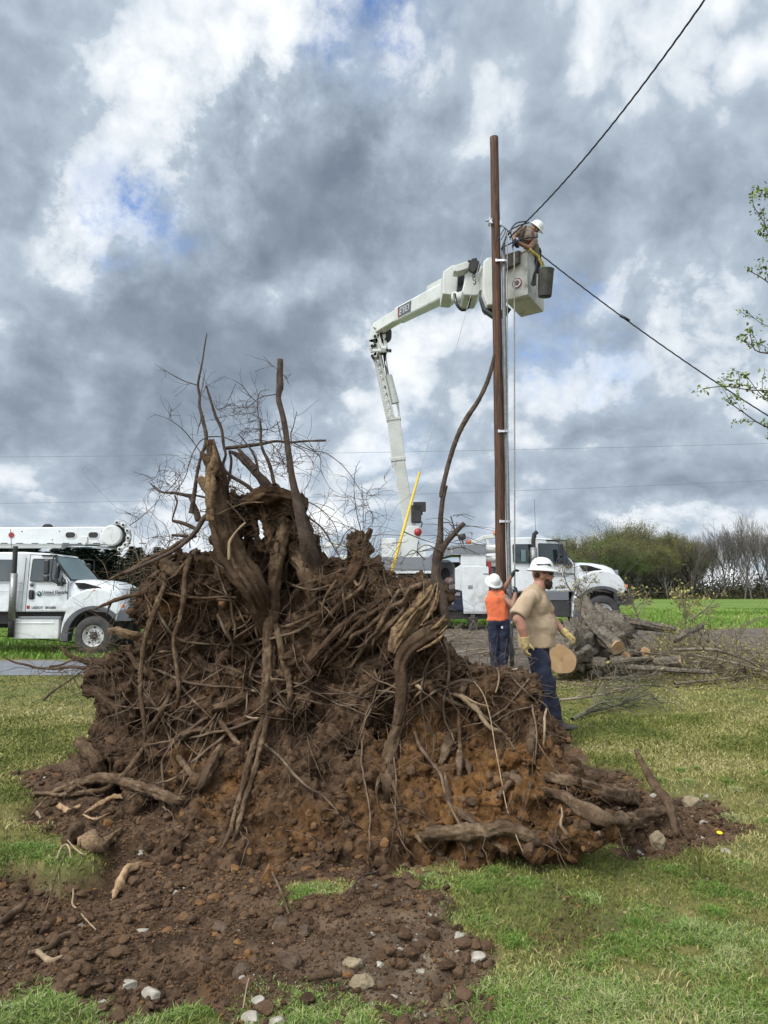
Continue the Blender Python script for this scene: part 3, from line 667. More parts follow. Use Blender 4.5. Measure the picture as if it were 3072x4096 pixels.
def truck_cab(root, left):
    """conventional cab with extended rear, bonnet, fenders, wheel, bumper"""
    xr = -3.55 if left else -2.86
    b = MB()
    prof = [(xr, 1.18), (-.78, 1.18), (-.76, 2.04), (-1.0, 2.30), (-1.33, 2.74), (-1.45, 2.82), (-2.2, 2.86), (xr+.12, 2.84), (xr, 2.72)]
    n = len(prof); zs = []
    vs = [(x, -yw(z), z) for x, z in prof] + [(x, yw(z), z) for x, z in prof]
    b.add(vs, [tuple(range(n)), tuple(range(2*n-1, n-1, -1))] + [((i+1) % n, i, n+i, n+(i+1) % n) for i in range(n)])
    mpart(b, 'cab', M['white'], root, .045, seg=3)
    ws = MB(); ws.add([(-.775, -.98, 2.08), (-.775, .98, 2.08), (-1.325, .86, 2.72), (-1.325, -.86, 2.72)], [(0, 1, 2, 3)])
    ws.add([(-.755, -.98, 2.09), (-.755, .98, 2.09), (-1.305, .86, 2.735), (-1.305, -.86, 2.735)], [(0, 1, 2, 3)])
    mpart(ws, 'windscreen', M['windscreen'], root)
    fr = MB()
    for a, c in (((-.77, -1.0, 2.07), (-.77, 1.0, 2.07)), ((-1.33, -.9, 2.74), (-1.33, .9, 2.74)), ((-.77, -1.0, 2.07), (-1.33, -.9, 2.74)), ((-.77, 1.0, 2.07), (-1.33, .9, 2.74))): fr.beam(a, c, .035, .035)
    mpart(fr, 'windscreen_seal', M['black'], root)
    for sg in (-1, 1):
        dr = MB(); side_panel(dr, rpoly([(-1.93, 1.22), (-.80, 1.22), (-.82, 2.0), (-1.27, 2.72), (-1.93, 2.76)], .06), .006, .02, 0, sg)
        door = mpart(dr, 'door', M['white'], root, .006)
        sm_ = MB(); 
        if sg < 0: seam(sm_, [(-1.95, 1.2), (-1.95, 2.78), (-1.25, 2.74), (-.79, 2.02), (-.79, 1.2)], .014, .004); mpart(sm_, 'door_seam', M['chassis'], door)
        g1 = MB(); side_panel(g1, rpoly([(-1.84, 2.05), (-1.17, 2.05), (-1.20, 2.62), (-1.84, 2.64)], .05), .010, .012, 0, sg); mpart(g1, 'window', M['glass'], door)
        g1 = MB(); side_panel(g1, rpoly([(-1.11, 2.0), (-.86, 1.98), (-.93, 2.12), (-1.14, 2.60)], .04), .010, .012, 0, sg); mpart(g1, 'quarter_window', M['glass'], door)
        g1 = MB(); side_panel(g1, rpoly([(-1.87, 2.02), (-1.14, 2.02), (-1.17, 2.65), (-1.87, 2.67)], .06), .0075, .012, 0, sg); side_panel(g1, rpoly([(-1.13, 1.97), (-.83, 1.95), (-.90, 2.13), (-1.16, 2.63)], .04), .0075, .012, 0, sg); mpart(g1, 'window_seal', M['black'], door)
        hd = MB(); side_panel(hd, rrect(-1.88, -1.72, 1.53, 1.79, .05), .012, .012, 0, sg); hd.box(-1.84, -1.76, sg*1.125-.015, sg*1.125+.015, 1.56, 1.76); mpart(hd, 'handle', M['black'], door, .01)
        x0, x1 = (-3.3, -2.33) if left else (-2.66, -2.06)
        rw = MB(); side_panel(rw, rrect(x0, x1, 2.05, 2.64, .06), .008, .012, 0, sg); mpart(rw, 'rear_window', M['glass'], root)
    if left:
        sm_ = MB(); seam(sm_, [(-2.06, 1.2), (-2.06, 2.7)], .012); seam(sm_, [(xr, 1.98), (-2.06, 1.98)], .008); seam(sm_, [(xr, 1.74), (-2.06, 1.74)], .008); mpart(sm_, 'body_seam', M['greyplastic'], root)
    # bonnet: lofted rounded sections
    secs = [(-.80, 1.06, 2.08, 1.25), (-.45, 1.02, 2.10, 1.25), (-.1, .95, 2.08, 1.2), (.3, .87, 2.02, 1.15), (.52, .82, 1.93, 1.1), (.62, .76, 1.80, 1.05), (.68, .70, 1.55, 1.0)]
    hv = []; m = 17
    for x, w_, zt, zb in secs:
        for k in range(m):
            th = math.pi * k / (m-1); cx = math.copysign(abs(math.cos(th))**.45, math.cos(th)); cz = abs(math.sin(th))**.4; hv.append((x, -w_*cx, zb + (zt-zb)*cz))
    hf = [(j*m+i, j*m+i+1, (j+1)*m+i+1, (j+1)*m+i) for j in range(len(secs)-1) for i in range(m-1)] + [tuple((len(secs)-1)*m+i for i in range(m))]
    hb = MB(); hb.add(hv, hf, 0, True); bon = mpart(hb, 'bonnet', M['white'], root)
    vt = MB(); vp = rpoly([(-.64, 1.99), (-.38, 1.99), (.05, 1.87), (.12, 1.80), (-.50, 1.82)], .04); n = len(vp)
    vt.add([(x, -1.055 + .10*max(0, x+.5), z) for x, z in vp], [tuple(range(n))]); vt.add([(x, -1.0 + .1*max(0, x+.5), z) for x, z in vp], [tuple(range(n))])
    for k in range(6): z = 1.835 + k*.025; vt.box(-.55 + k*.01, .05 - k*.06, -1.07, -1.04, z, z+.007, 1)
    mpart(vt, 'air_vent', [M['chassis'], M['black']], bon)
    # grille
    gr = MB(); gr.box(.66, .73, -.50, .50, 1.12, 1.86, 0)
    for k in range(8): gr.box(.725, .75, -.46, .46, 1.18 + k*.083, 1.225 + k*.083, 1)
    mpart(gr, 'grille', [M['steel'], M['chassis']], root, .008)
    # fenders with arch
    for sg in (-1, 1):
        out = [(-.80, 1.22), (-.80, 1.50), (-.55, 1.70), (-.25, 1.81), (.05, 1.84), (.32, 1.79), (.55, 1.66), (.70, 1.45), (.74, 1.26), (.66, 1.12)]
        arch = [(.0 + .70*math.cos(R(a)), .56 + .70*math.sin(R(a))) for a in range(30, 181, 10)]
        low = [(-.74, .48), (-.80, .40), (-.93, .40), (-.90, .85)]
        fe = MB(); poly = out + [(x, z) for x, z in arch] + low; y0, y1 = sorted((sg*1.17, sg*.78))
        up = out + arch[:9]; n1 = len(poly)
        fe.prism(poly[::-1], y0, y1); fen = mpart(fe, 'fender', M['white'], root, .05, seg=3)
        fl = MB(); a1 = [(.0 + .69*math.cos(R(a)), .56 + .69*math.sin(R(a))) for a in range(38, 181, 8)]; a2 = [(-.01 + .87*math.cos(R(a)), .56 + .80*math.sin(R(a))) for a in range(180, 37, -8)]
        y0, y1 = sorted((sg*1.20, sg*.9)); fl.prism((a1 + a2)[::-1], y0, y1)
        fl.prism([(-.69, .60), (-.69, .38), (-.90, .38), (-.90, .62)], y0, y1); mpart(fl, 'wheel_arch_flare', M['greyplastic'], fen, .02)
        hl = MB(); hl.prism([(.45, 1.45), (.76, 1.40), (.80, 1.22), (.62, 1.20)], *sorted((sg*1.12, sg*.66))); mpart(hl, 'headlight', M['lamp'], root, .04)
        ml = MB(); ml.ball((-.02, sg*1.13, 1.775), .05, (1.6, 1, .5)); mpart(ml, 'marker_light', M['orange_lens'], fen)
        tl = MB(); tl.box(.74, .79, sg*1.10-.05, sg*1.10+.05, 1.30, 1.40); mpart(tl, 'turn_signal', M['orange_lens'], fen, .01)
    inn = MB(); inn.box(-.75, .6, -.78, .78, .75, 1.3); inn.box(-.6, .55, -.4, .4, .55, .9); inn.cyl((0, -1.0, .535), (0, 1.0, .535), .09, n=10); mpart(inn, 'engine_bay', M['chassis'], root)
    bp = MB()
    if left: bp.prism([(.62, .93), (1.0, .93), (1.03, .96), (1.03, 1.2), (.98, 1.22), (.6, 1.22)], -1.15, 1.15); mpart(bp, 'bumper', M['greyplastic'], root, .03); bs_ = MB(); bs_.box(1.028, 1.04, -.95, .95, .99, 1.16); mpart(bs_, 'bumper_face', M['steel'], root)
    else:
        bp.box(.35, .90, -1.19, -1.16, .78, .92); bp.box(.35, .90, -1.19, -1.16, 1.02, 1.14); bp.box(.35, .48, -1.19, -1.16, .92, 1.02); bp.box(.72, .90, -1.19, -1.16, .92, 1.02); bp.box(.87, .92, -1.16, 1.16, .78, 1.14); mpart(bp, 'bumper', M['black'], root, .008)
    for y in (-1.06, 1.06): wheel(root, 'front_wheel', 0, y, -1 if y < 0 else 1, left)
    # mirrors
    for sg in (-1, 1):
        mr = MB(); mr.box(-1.34, -1.20, sg*1.40-.05, sg*1.40+.05, 2.22, 2.62); mr.box(-1.34, -1.20, sg*1.40-.05, sg*1.40+.05, 2.03, 2.19)
        mirror = mpart(mr, 'mirror', M['blackgloss'], root, .03)
        am = MB(); am.tube([(-1.3, sg*1.02, 2.73), (-1.12, sg*1.36, 2.72), (-1.10, sg*1.43, 2.6), (-1.12, sg*1.43, 2.12), (-1.05, sg*1.3, 1.99), (-.98, sg*1.10, 1.97)], [.018], 8); am.box(-1.05, -.92, sg*1.15-.06, sg*1.15+.04, 1.90, 2.02); mpart(am, 'mirror_arm', M['black'], mirror)
    vs_ = MB(); vs_.box(-1.62, -1.18, -1.04, -.95, 2.735, 2.775); mpart(vs_, 'rain_visor', M['black'], root, .015)
    # exhaust stack behind the door
    sx = -2.24 if left else -2.06
    ex = MB(); ex.cyl((sx, -1.24, .95 if left else 1.9), (sx, -1.24, 2.25 if left else 2.52), .095 if left else .10, n=20); mpart(ex, 'exhaust_shield', mat('perforated_shield', (.16, .15, .14), (.36, .35, .34), 70, .4, .2, 70, metal=.7, detail=1), root)
    ex = MB()
    ex.tube([(sx, -1.24, 2.2), (sx, -1.24, 2.75), (sx + (0 if left else .03), -1.24, 2.92), (sx + (.0 if left else .12), -1.24, 3.0)], [.065], 14)
    if left: ex.cyl((sx, -1.24, .5), (sx, -1.24, 1.2), .085, .075, n=14)
    mpart(ex, 'exhaust_pipe', M['chassis'], root)
    # frame, tank, steps
    ch = MB()
    for y in (-.43, .43): ch.box(-8.3 if not left else -6.5, .75, y-.04, y+.04, .72, .98)
    ch.box(-3.4, -.95, -.9, .9, .85, 1.16); mpart(ch, 'chassis', M['chassis'], root)
    if left:
        tk = MB(); tk.box(-2.23, -.98, -1.14, -.5, .45, 1.0); tk.box(-2.25, -1.1, -1.16, -.9, .86, .90); mpart(tk, 'fuel_tank', M['white_dirty'], root, .03)
        st = MB(); st.box(-2.1, -.93, -1.16, -.5, 1.0, 1.06); mpart(st, 'step', M['diamond'], root, .01)
    else:
        tk = MB(); tk.box(-2.2, -1.0, -1.13, -.5, .92, 1.18); mpart(tk, 'step_box', M['diamond'], root, .01)
        tk = MB(); tk.box(-1.95, -.98, -1.12, -.5, .42, .9); mpart(tk, 'battery_box', M['black'], root, .02)
    # lettering on the door and marks
    rot = (R(90), 0, 0); y = -(1.09 + .012)
    text_obj('United Electric', .118, (-1.50, y, 1.69), rot, M['letter'], door_near(root), 'lettering', sx=.93, bold=.0035)
    text_obj('COOPERATIVE, INC.', .055, (-1.49, y, 1.635), rot, M['letter'], door_near(root), 'lettering')
    text_obj('USDOT  893280', .10, (-1.78, y, 1.27), rot, M['letter'], door_near(root), 'lettering', sx=.93, bold=.0015)
    lg = MB(); lg.lathe([(0, 0), (.068, 0), (.068, -.004)], (-1.59, y, 1.69), (0, -1, 0), 24)
    for k in range(3): lg.tube([(-1.65, y-.003, 1.67 + k*.02), (-1.60, y-.003, 1.70 + k*.012), (-1.55, y-.003, 1.65 + k*.012)], [.004], 5, 1)
    mpart(lg, 'logo', [M['green_logo'], M['white']], door_near(root))
    if left:
        text_obj('37', .11, (-.77, -1.175, 1.90), rot, M['letter'], root, 'number')
        lg = MB(); lg.lathe([(0, 0), (.055, 0), (.055, -.004)], (-1.80, y, 1.93), (0, -1, 0), 20); mpart(lg, 'round_sticker', M['greyplastic'], door_near(root))
        lg = MB(); lg.box(-1.93+.02, -1.83, y-.002, y+.002, 1.27, 1.36); mpart(lg, 'red_sticker', M['red_lens'], door_near(root))
def door_near(root):
    return [c for c in root.children if c.name.startswith('door')][0]

# ---------------------------------------------------------------- left truck: digger derrick with its boom laid over the cab
dL = 20.2; ox = (388 - 1536) / F * dL
rL = thing('derrick_truck', 'white utility truck numbered 37 on the road with its boom lying over the cab', 'truck', (ox, dL + 1.17, 1.6 - (2617-2370)/F*dL))
truck_cab(rL, True)
b = MB(); b.beam((-7.5, 0, 3.36), (-.1, 0, 3.375), .42, .46, h2=.52, w2=.44); boomL = mpart(b, 'boom', M['white'], rL, .03)
b = MB(); b.cyl((.04, -.25, 3.375), (.04, .25, 3.375), .31, n=36); mpart(b, 'boom_head', M['white'], boomL, .01)
b = MB(); b.lathe([(.29, 0), (.29, -.03), (.26, -.035), (.0, -.02)], (.04, -.25, 3.375), (0, 1, 0), 36); mpart(b, 'round_cover', M['white_dirty'], boomL)
b = MB(); b.lathe([(.30, -.22), (.345, -.2), (.345, -.05), (.31, 0), (.345, .1), (.345, .2), (.30, .22)], (.13, 0, 3.36), (0, 1, 0), 36); mpart(b, 'winch_drum', M['chassis'], boomL)
b = MB(); GA = [R(86 - k*31) for k in range(6)]; gp = lambda a: (.17 + .37*math.cos(a), 3.35 + .40*math.sin(a))
for k, a in enumerate(GA):
    cx, cz = gp(a); b.cyl((cx, -.30, cz), (cx, -.16, cz), .072, n=14)
    if k < 5: q_ = gp(GA[k+1]); b.beam((cx, -.22, cz), (q_[0], -.22, q_[1]), .10, .09, up=(0, 1, 0))
mpart(b, 'pole_guide', M['white_dirty'], boomL, .015)
b = MB()
for a in GA: cx, cz = gp(a); b = MB(); b.cyl((cx, -.32, cz), (cx, -.30, cz), .036, n=10); mpart(b, 'bolt', M['chassis'], boomL)
for i in range(14): b = MB(); b.box(-5 + i*.45, -4.8 + i*.45, -.222, -.214, 3.135, 3.16); mpart(b, 'slot', M['chassis'], boomL)
for cx, cz in ((-.26, 3.5), (-1.5, 3.5), (-1.7, 3.25), (-2.6, 3.5)): b = MB(); b.cyl((cx, -.235, cz), (cx, -.21, cz), .014, n=8); mpart(b, 'bolt', M['chassis'], boomL)
for cx in (-.50, -1.17):
    b = MB(); b.prism(rrect(cx-.14, cx+.14, 3.31, 3.47, .075), -.243, -.20); mpart(b, 'boom_port', M['chassis'], boomL)
    b = MB(); b.prism(rrect(cx-.165, cx+.165, 3.285, 3.495, .09), -.238, -.20); mpart(b, 'port_rim', M['white_dirty'], boomL)
b = MB(); b.cyl((-2.9, -.24, 3.39), (-2.9, -.2, 3.39), .08, n=20); mpart(b, 'boom_light', M['red_lens'], boomL)
b = MB(); b.prism([(-.86, 3.17), (-.76, 3.09), (-.66, 3.17), (-.66, 3.34), (-.86, 3.34)], -.26, -.2); mpart(b, 'sheave_bracket', M['white_dirty'], boomL, .01)
for y in (-.12, .12):
    b = MB(); b.cyl((-1.45, y, 3.09), (.1, y, 3.02), .035, n=12); mpart(b, 'hydraulic_rod', M['chrome'], boomL)
b = MB(); b.box(-4.2, -1.45, -.14, .14, 3.02, 3.14); mpart(b, 'boom_underside', M['white_dirty'], boomL, .02)
b = MB(); b.cyl((-2.0, .0, 3.6), (-2.0, .2, 3.62), .14, n=14); mpart(b, 'hose_reel', M['chassis'], boomL, .02)
b = MB(); b.cyl((-2.48, -.95, 2.84), (-2.56, -.95, 3.5), .008, n=5); b.cyl((-3.05, -.9, 2.84), (-3.05, -.9, 3.05), .02, n=6); mpart(b, 'antenna', M['chassis'], rL)
b = MB(); b.box(-6.6, -3.75, -1.2, 1.2, 1.0, 1.9); b.box(-6.6, -3.75, -1.22, -.5, .62, 1.0); mpart(b, 'utility_body', M['white'], rL, .03)
b = MB(); b.cyl((-6.0, 0, 1.9), (-6.0, 0, 3.0), .4, .3, n=20); b.box(-6.5, -5.6, -.35, .35, 2.7, 3.2); mpart(b, 'turret', M['white_dirty'], rL, .02)
for y in (-1.02, 1.02): wheel(rL, 'rear_wheel', -5.2, y, -1 if y < 0 else 1)
b = MB(); b.beam((-2.62, -1.3, .95), (-2.58, -1.55, .12), .12, .14); b.box(-2.95, -2.55, -1.7, -1.4, .13, .2); b.box(-2.85, -2.62, -1.6, -1.5, .13, .5); mpart(b, 'outrigger', M['chassis'], rL, .01)
cb = MB(); cb.tube([(-2.6, -1.0, .52), (-1.6, -.8, .42), (-.5, -.6, .28), (.6, -.5, .15)], [.012], 6); mpart(cb, 'hose', M['chassis'], rL)

# ---------------------------------------------------------------- right truck: bucket truck with raised articulated boom
dR = 22.1; ox2 = (2403 - 1536) / F * dR; zg2 = 1.6 - (2522-2370)/F*dR
rR = thing('bucket_truck', 'white truck behind the wooden pole with its boom raised to the bucket', 'truck', (ox2, dR + 1.17, zg2))
truck_cab(rR, False)
# body parts in truck metres
b = MB(); b.box(-7.15, -5.15, -1.2, 1.2, 1.83, 2.23); b.box(-5.15, -5.1, -1.0, 1.0, 1.83, 2.23); mpart(b, 'deck_side', M['diamond'], rR, .01)
b = MB(); b.box(-7.18, -5.14, -1.21, -1.1, 1.73, 1.815); b.box(-6.45, -6.2, -1.2, -1.1, 1.05, 1.73); b.box(-5.16, -5.12, -1.2, -1.1, .7, 1.8); mpart(b, 'body_frame', M['white'], rR, .01)
b = MB(); b.box(-7.15, -5.15, -.9, 1.18, .85, 1.8); b.box(-5.15, -4.34, -.6, 1.18, .6, 2.1); b.box(-4.34, -3.5, -.6, 1.18, .6, 2.1); mpart(b, 'bay_interior', M['chassis'], rR)
b = MB()
for z in (1.55, 1.35, 1.15): b.box(-7.1, -5.2, -1.15, -.85, z, z+.02, 0)
for k in range(9): b.box(-7.0 + k*.2, -6.88 + k*.2, -1.12, -.9, 1.37, 1.45 + .04*((k*7) % 3), 1)
mpart(b, 'tool_shelf', [M['steel'], M['greyplastic']], rR)
b = MB(); b.box(-5.12, -4.36, -1.17, -.6, 1.22, 1.26, 1); b.box(-5.12, -3.74, -1.18, -.6, .62, 1.22); b.box(-5.0, -4.4, -1.19, -1.1, .97, .98, 1); mpart(b, 'lower_locker', [M['navy_paint'], M['chassis']], rR, .01)
b = MB(); b.box(-4.62, -4.50, -1.20, -1.17, .80, .98); b.box(-4.45, -4.3, -1.2, -1.17, 1.06, 1.16); mpart(b, 'locker_latch', M['steel'], rR, .01)
b = MB()
for k in range(7):
    rr = .42 - k*.035; b.tube([(-4.72 + rr*math.cos(R(a))*.75, -1.05 + k*.03, 1.72 + rr*math.sin(R(a))) for a in range(0, 361, 15)], [.016], 5)
mpart(b, 'cable_coil', M['greyplastic'], rR)
b = MB(); b.box(-4.62, -4.40, -1.1, -.9, 1.27, 1.42); b.ball((-4.6, -1.0, 1.5), .16, (1, 1, .8)); mpart(b, 'cloth_bag', mat('red_cloth', (.12, .05, .04), (.2, .18, .17), 6, .9), rR)
b = MB(); b.prism([(-4.45, 1.88), (-4.30, 1.98), (-3.50, 1.98), (-3.50, .52), (-4.20, .52), (-4.25, 1.2), (-4.45, 1.25)], -1.24, -.55); cabn = mpart(b, 'side_cabinet', M['white'], rR, .02)
b = MB(); b.prism(rrect(-4.20, -3.44, .58, 1.94, .05), -1.262, -1.235); cd_ = mpart(b, 'cabinet_door', M['white'], cabn, .008)
b = MB(); b.box(-4.07, -3.93, -1.275, -1.255, 1.27, 1.38); b.box(-3.6, -3.46, -1.275, -1.255, 1.70, 1.74); b.box(-3.58, -3.44, -1.275, -1.255, .87, .90); mpart(b, 'door_latch', M['steel'], cabn, .006)
b = MB(); b.box(-4.27, -3.50, -1.2, -.6, 1.985, 2.32); mpart(b, 'upper_box', M['white'], rR, .015)
b = MB(); b.prism([(-5.10, 2.14), (-5.10, 2.36), (-4.55, 2.58), (-3.50, 2.64), (-3.50, 2.33), (-4.38, 2.33)], -1.22, 1.15); mpart(b, 'upper_deck', M['diamond'], rR, .01)
b = MB(); b.box(-5.1, -3.49, -1.235, -1.21, 2.30, 2.325); b.box(-4.58, -4.52, -1.24, -1.21, 2.33, 2.6); mpart(b, 'deck_trim', M['steel'], rR)
b = MB(); b.box(-8.3, -3.44, -1.1, 1.1, .36, .60); b.box(-5.1, -4.35, -1.18, -.8, .36, .44); b.box(-5.1, -5.0, -1.18, -.8, .08, .6); mpart(b, 'sub_frame', M['chassis'], rR)
b = MB(); b.prism([(-4.12, .42), (-3.80, .42), (-3.86, 0.08), (-4.06, .08)], -1.5, -1.3); b.box(-4.3, -3.55, -1.75, -1.05, .0, .06); b.beam((-3.9, -1.1, .5), (-3.97, -1.4, .3), .14, .14); mpart(b, 'outrigger', M['chassis'], rR, .01)
b = MB(); b.box(-3.48, -2.95, -.9, .9, .9, 1.3); b.box(-3.4, -3.1, -.5, .5, 1.3, 2.3); b.cyl((-3.3, -1.0, .9), (-3.3, -1.0, 1.9), .03, n=8); mpart(b, 'cab_gap_frame', M['galv'], rR)
b = MB(); b.box(-3.48, -3.34, -1.15, -1.05, 1.65, 2.1); mpart(b, 'tail_lamp', M['red_lens'], rR, .02)
b = MB(); b.beam((-3.95, -.5, 2.66), (-3.45, -.5, 2.88), .16, .12); b.beam((-3.5, -.5, 2.88), (-3.05, -.5, 2.93), .16, .12); b.beam((-3.4, -.5, 2.9), (-3.3, -.5, 2.55), .12, .1); b.cyl((-3.5, -.75, 2.48), (-3.0, -.75, 2.52), .13, n=14); b.cyl((-3.5, -.75, 2.15), (-3.0, -.75, 2.2), .11, n=14); b.box(-3.52, -3.0, -.8, -.3, 1.95, 2.1); mpart(b, 'boom_rest', M['boom'], rR, .02)
b = MB(); b.cyl((-3.98, -.8, 2.66), (-3.98, -.8, 2.77), .085, .07, n=16); b.cyl((-3.12, -.6, 2.97), (-3.12, -.6, 3.06), .06, n=12); mpart(b, 'beacon', M['orange_lens'], rR)
b = MB(); b.cyl((-4.28, -.85, 2.86), (-4.12, -.95, 2.88), .09, .1, n=16); b.cyl((-4.15, -.85, 2.64), (-4.18, -.85, 2.84), .015, n=6); mpart(b, 'spotlight', M['black'], rR)
b = MB()
for k in range(4): b.tube([(-4.1 + k*.06, -.4, 2.62), (-4.1 + k*.06, -.4, 3.0), (-4.02 + k*.06, -.4, 3.06), (-3.86 + k*.02, -.4, 3.03), (-3.84, -.4, 2.85)], [.009], 5)
mpart(b, 'cage_bar', M['steel'], rR)
b = MB(); b.cyl((-1.85, -.6, 2.85), (-1.87, -.6, 4.1), .006, n=5); b.cyl((-1.85, -.6, 2.82), (-1.85, -.6, 2.97), .022, n=8); b.cyl((-3.0, -.8, 2.8), (-3.02, -.8, 3.1), .01, n=5); mpart(b, 'antenna', M['chassis'], rR)
b = MB(); b.box(-2.42, -2.28, -1.105, -1.095, 2.10, 2.46); mpart(b, 'window_reflection_panel', M['windscreen'], rR)
for y in (-1.02, 1.02): wheel(rR, 'rear_wheel', -6.1, y, -1 if y < 0 else 1)
b = MB(); b.box(-8.6, -7.2, -1.15, 1.15, 1.6, 1.75); b.box(-8.0, -7.55, -1.0, -.5, 2.0, 2.3); b.box(-8.5, -8.05, -.9, -.5, 2.62, 2.70); b.box(-8.9, -7.5, -.95, -.8, 2.55, 2.62); b.box(-8.45, -8.3, -.9, -.8, 1.7, 2.6); mpart(b, 'rear_deck', M['white_dirty'], rR, .01)
b = MB(); b.box(-6.68, -6.22, -.55, .2, 2.235, 2.86); mpart(b, 'control_box', M['white_dirty'], rR, .02)
b = MB(); b.box(-5.55, -5.25, -.3, .5, 2.235, 2.7); mpart(b, 'control_box', M['white_dirty'], rR, .02)
# ---- boom chain in world points, parented with inverse offset
inv = Matrix.Translation(rR.location).inverted()
def wl(px, py, d): return inv @ P(px, py, d)
dT = 23.25
base = wl(1640, 2235, dT)
b = MB(); b.box(base.x-.62, base.x+.42, base.y-.4, base.y+.4, 2.24, 2.30)
for y in (-.33, .33):
    poly = [(wl(x_, y_, dT).x, wl(x_, y_, dT).z) for x_, y_ in ((1600, 2232), (1612, 2140), (1632, 2108), (1672, 2105), (1682, 2140), (1668, 2180), (1664, 2232))]
    b.prism(poly, base.y+y-.04, base.y+y+.04)
turret = mpart(b, 'turret', M['boom'], rR, .015)
b = MB(); b.cyl(wl(1650, 2215, dT), wl(1662, 2100, dT), .10, n=14); b.cyl(wl(1636, 2220, dT-.1), wl(1654, 2120, dT-.1), .06, n=10); b.tube([wl(1650, 2190, dT-.2), wl(1668, 2200, dT-.25), (wl(1672, 2150, dT-.2)), wl(1655, 2110, dT-.2)], [.03], 8); mpart(b, 'turret_hose', M['chassis'], turret)
b = MB(); b.lathe([(.0, .0), (.12, .0), (.12, .08), (.0, .08)], wl(1672, 2128, dT-.45), (0, 1, 0), 18); mpart(b, 'red_cap', M['red_lens'], turret)
b = MB(); b.box(-.16, .16, -.2, .2, -.25, .3, 0, Matrix.Translation(wl(1664, 2060, dT-.2))); b.box(-.2, .2, -.1, .1, -.05, .25, 0, Matrix.Translation(wl(1678, 2040, dT-.3))); b.cyl(wl(1652, 2020, dT-.2), wl(1690, 2030, dT-.2), .07, n=10); b.cyl(wl(1684, 2060, dT-.3), wl(1680, 2020, dT-.3), .06, n=8); b.tube([wl(1670, 2080, dT-.3), wl(1688, 2090, dT-.35), wl(1684, 2110, dT-.3)], [.02], 6); mpart(b, 'valve_block', M['chassis'], turret, .01)
# lower boom (three sections) from pedestal to elbow
A0 = wl(1641, 2120, dT); A1 = wl(1594, 1845, dT-.25); A2 = wl(1574, 1672, dT-.35); A3 = wl(1516, 1405, dT-.6); 
b = MB(); b.beam(A0, A1, .40, .36, up=(1, 0, 0), w2=.40, h2=.40); lb = mpart(b, 'lower_boom', M['boom'], rR, .03)
b = MB(); b.beam(A1 + (A1-A0).normalized()*-.02, A2, .38, .42, up=(1, 0, 0), h2=.42); b.beam(A1, A1 + (A2-A1).normalized()*.12, .44, .47, up=(1, 0, 0)); b.beam(A2, A2 + (A1-A2).normalized()*.1, .43, .47, up=(1, 0, 0)); mpart(b, 'boom_sleeve', M['boom'], lb, .02)
# open ladder-like link arm: two side plates with triangular cut-outs
dd = (A3 - A2); L = dd.length; d1 = dd.normalized(); sx_ = Vector((0, 1, 0)); sx_ = (sx_ - d1*sx_.dot(d1)).normalized(); n1_ = d1.cross(sx_).normalized()
if n1_.x > 0: n1_ = -n1_       # towards image left
b = MB()
for s_ in (-.2, .2):
    o_ = sx_ * s_
    b.beam(A2 + o_ + n1_*.20, A3 + o_ + n1_*.18, .05, .07, up=n1_); b.beam(A2 + o_ + n1_*.0, A3 + o_ + n1_*.03, .05, .06, up=n1_)
    k = 9
    for i in range(k):
        p0 = A2 + d1*(L*i/k) + o_ + n1_*.19; p1 = A2 + d1*(L*(i+.65)/k) + o_ + n1_*.02; b.beam(p0, p1, .04, .08, up=n1_)
        b.beam(p1, A2 + d1*(L*(i+1)/k) + o_ + n1_*.19, .04, .03, up=n1_)
b.beam(A2, A3, .30, .05, up=n1_); mpart(b, 'link_arm', M['boom'], lb, .006)
b = MB()
c0 = A2 - n1_*.12 + d1*.1; c1 = A2 - n1_*.10 + d1*(L*.58); c2 = A3 - n1_*.16
b.cyl(c0 + d1*.35, c1 + d1*.1, .17, .15, n=20); b.beam(A2 + d1*.02 - n1_*.2, A2 + d1*.55 - n1_*.24, .1, .06, up=n1_); b.beam(A2 + d1*.3 - n1_*.22, A2 + d1*(L*.5) - n1_*.14, .2, .04, up=n1_); mpart(b, 'boom_cylinder', M['boom'], lb, .01)
b = MB(); b.cyl(c1, c2, .055, n=12); mpart(b, 'cylinder_rod', M['chrome'], lb)
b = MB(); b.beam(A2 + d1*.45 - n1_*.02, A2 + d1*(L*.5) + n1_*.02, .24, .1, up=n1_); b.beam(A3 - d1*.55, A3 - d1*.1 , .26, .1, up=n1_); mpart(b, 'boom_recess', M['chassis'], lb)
# elbow linkage
E = wl(1512, 1335, dT-.75); b = MB()
for s_ in (-.2, .2):
    o_ = Vector((0, s_, 0))
    for (p, q, w_) in (((1500, 1400), (1492, 1365), .3), ((1492, 1380), (1505, 1320), .30), ((1500, 1330), (1535, 1300), .30), ((1497, 1432), (1520, 1395), .10), ((1520, 1398), (1548, 1405), .12), ((1535, 1345), (1545, 1400), .10), ((1512, 1345), (1530, 1412), .10), ((1500, 1395), (1500, 1438), .12)):
        b.beam(wl(*p, dT-.75) + o_, wl(*q, dT-.75) + o_, .05, w_, up=(0, 1, 0), mi=0) if False else b.beam(wl(*p, dT-.75) + o_, wl(*q, dT-.75) + o_, w_, .05, up=(0, 1, 0))
elb = mpart(b, 'elbow', M['boom'], rR, .012)
b = MB()
for q in ((1498, 1365), (1488, 1383), (1500, 1345), (1512, 1306), (1507, 1317), (1549, 1400), (1560, 1402), (1489, 1424), (1493, 1432), (1545, 1355), (1500, 1380)): b.cyl(wl(*q, dT-1.05), wl(*q, dT-.45), .05, n=10)
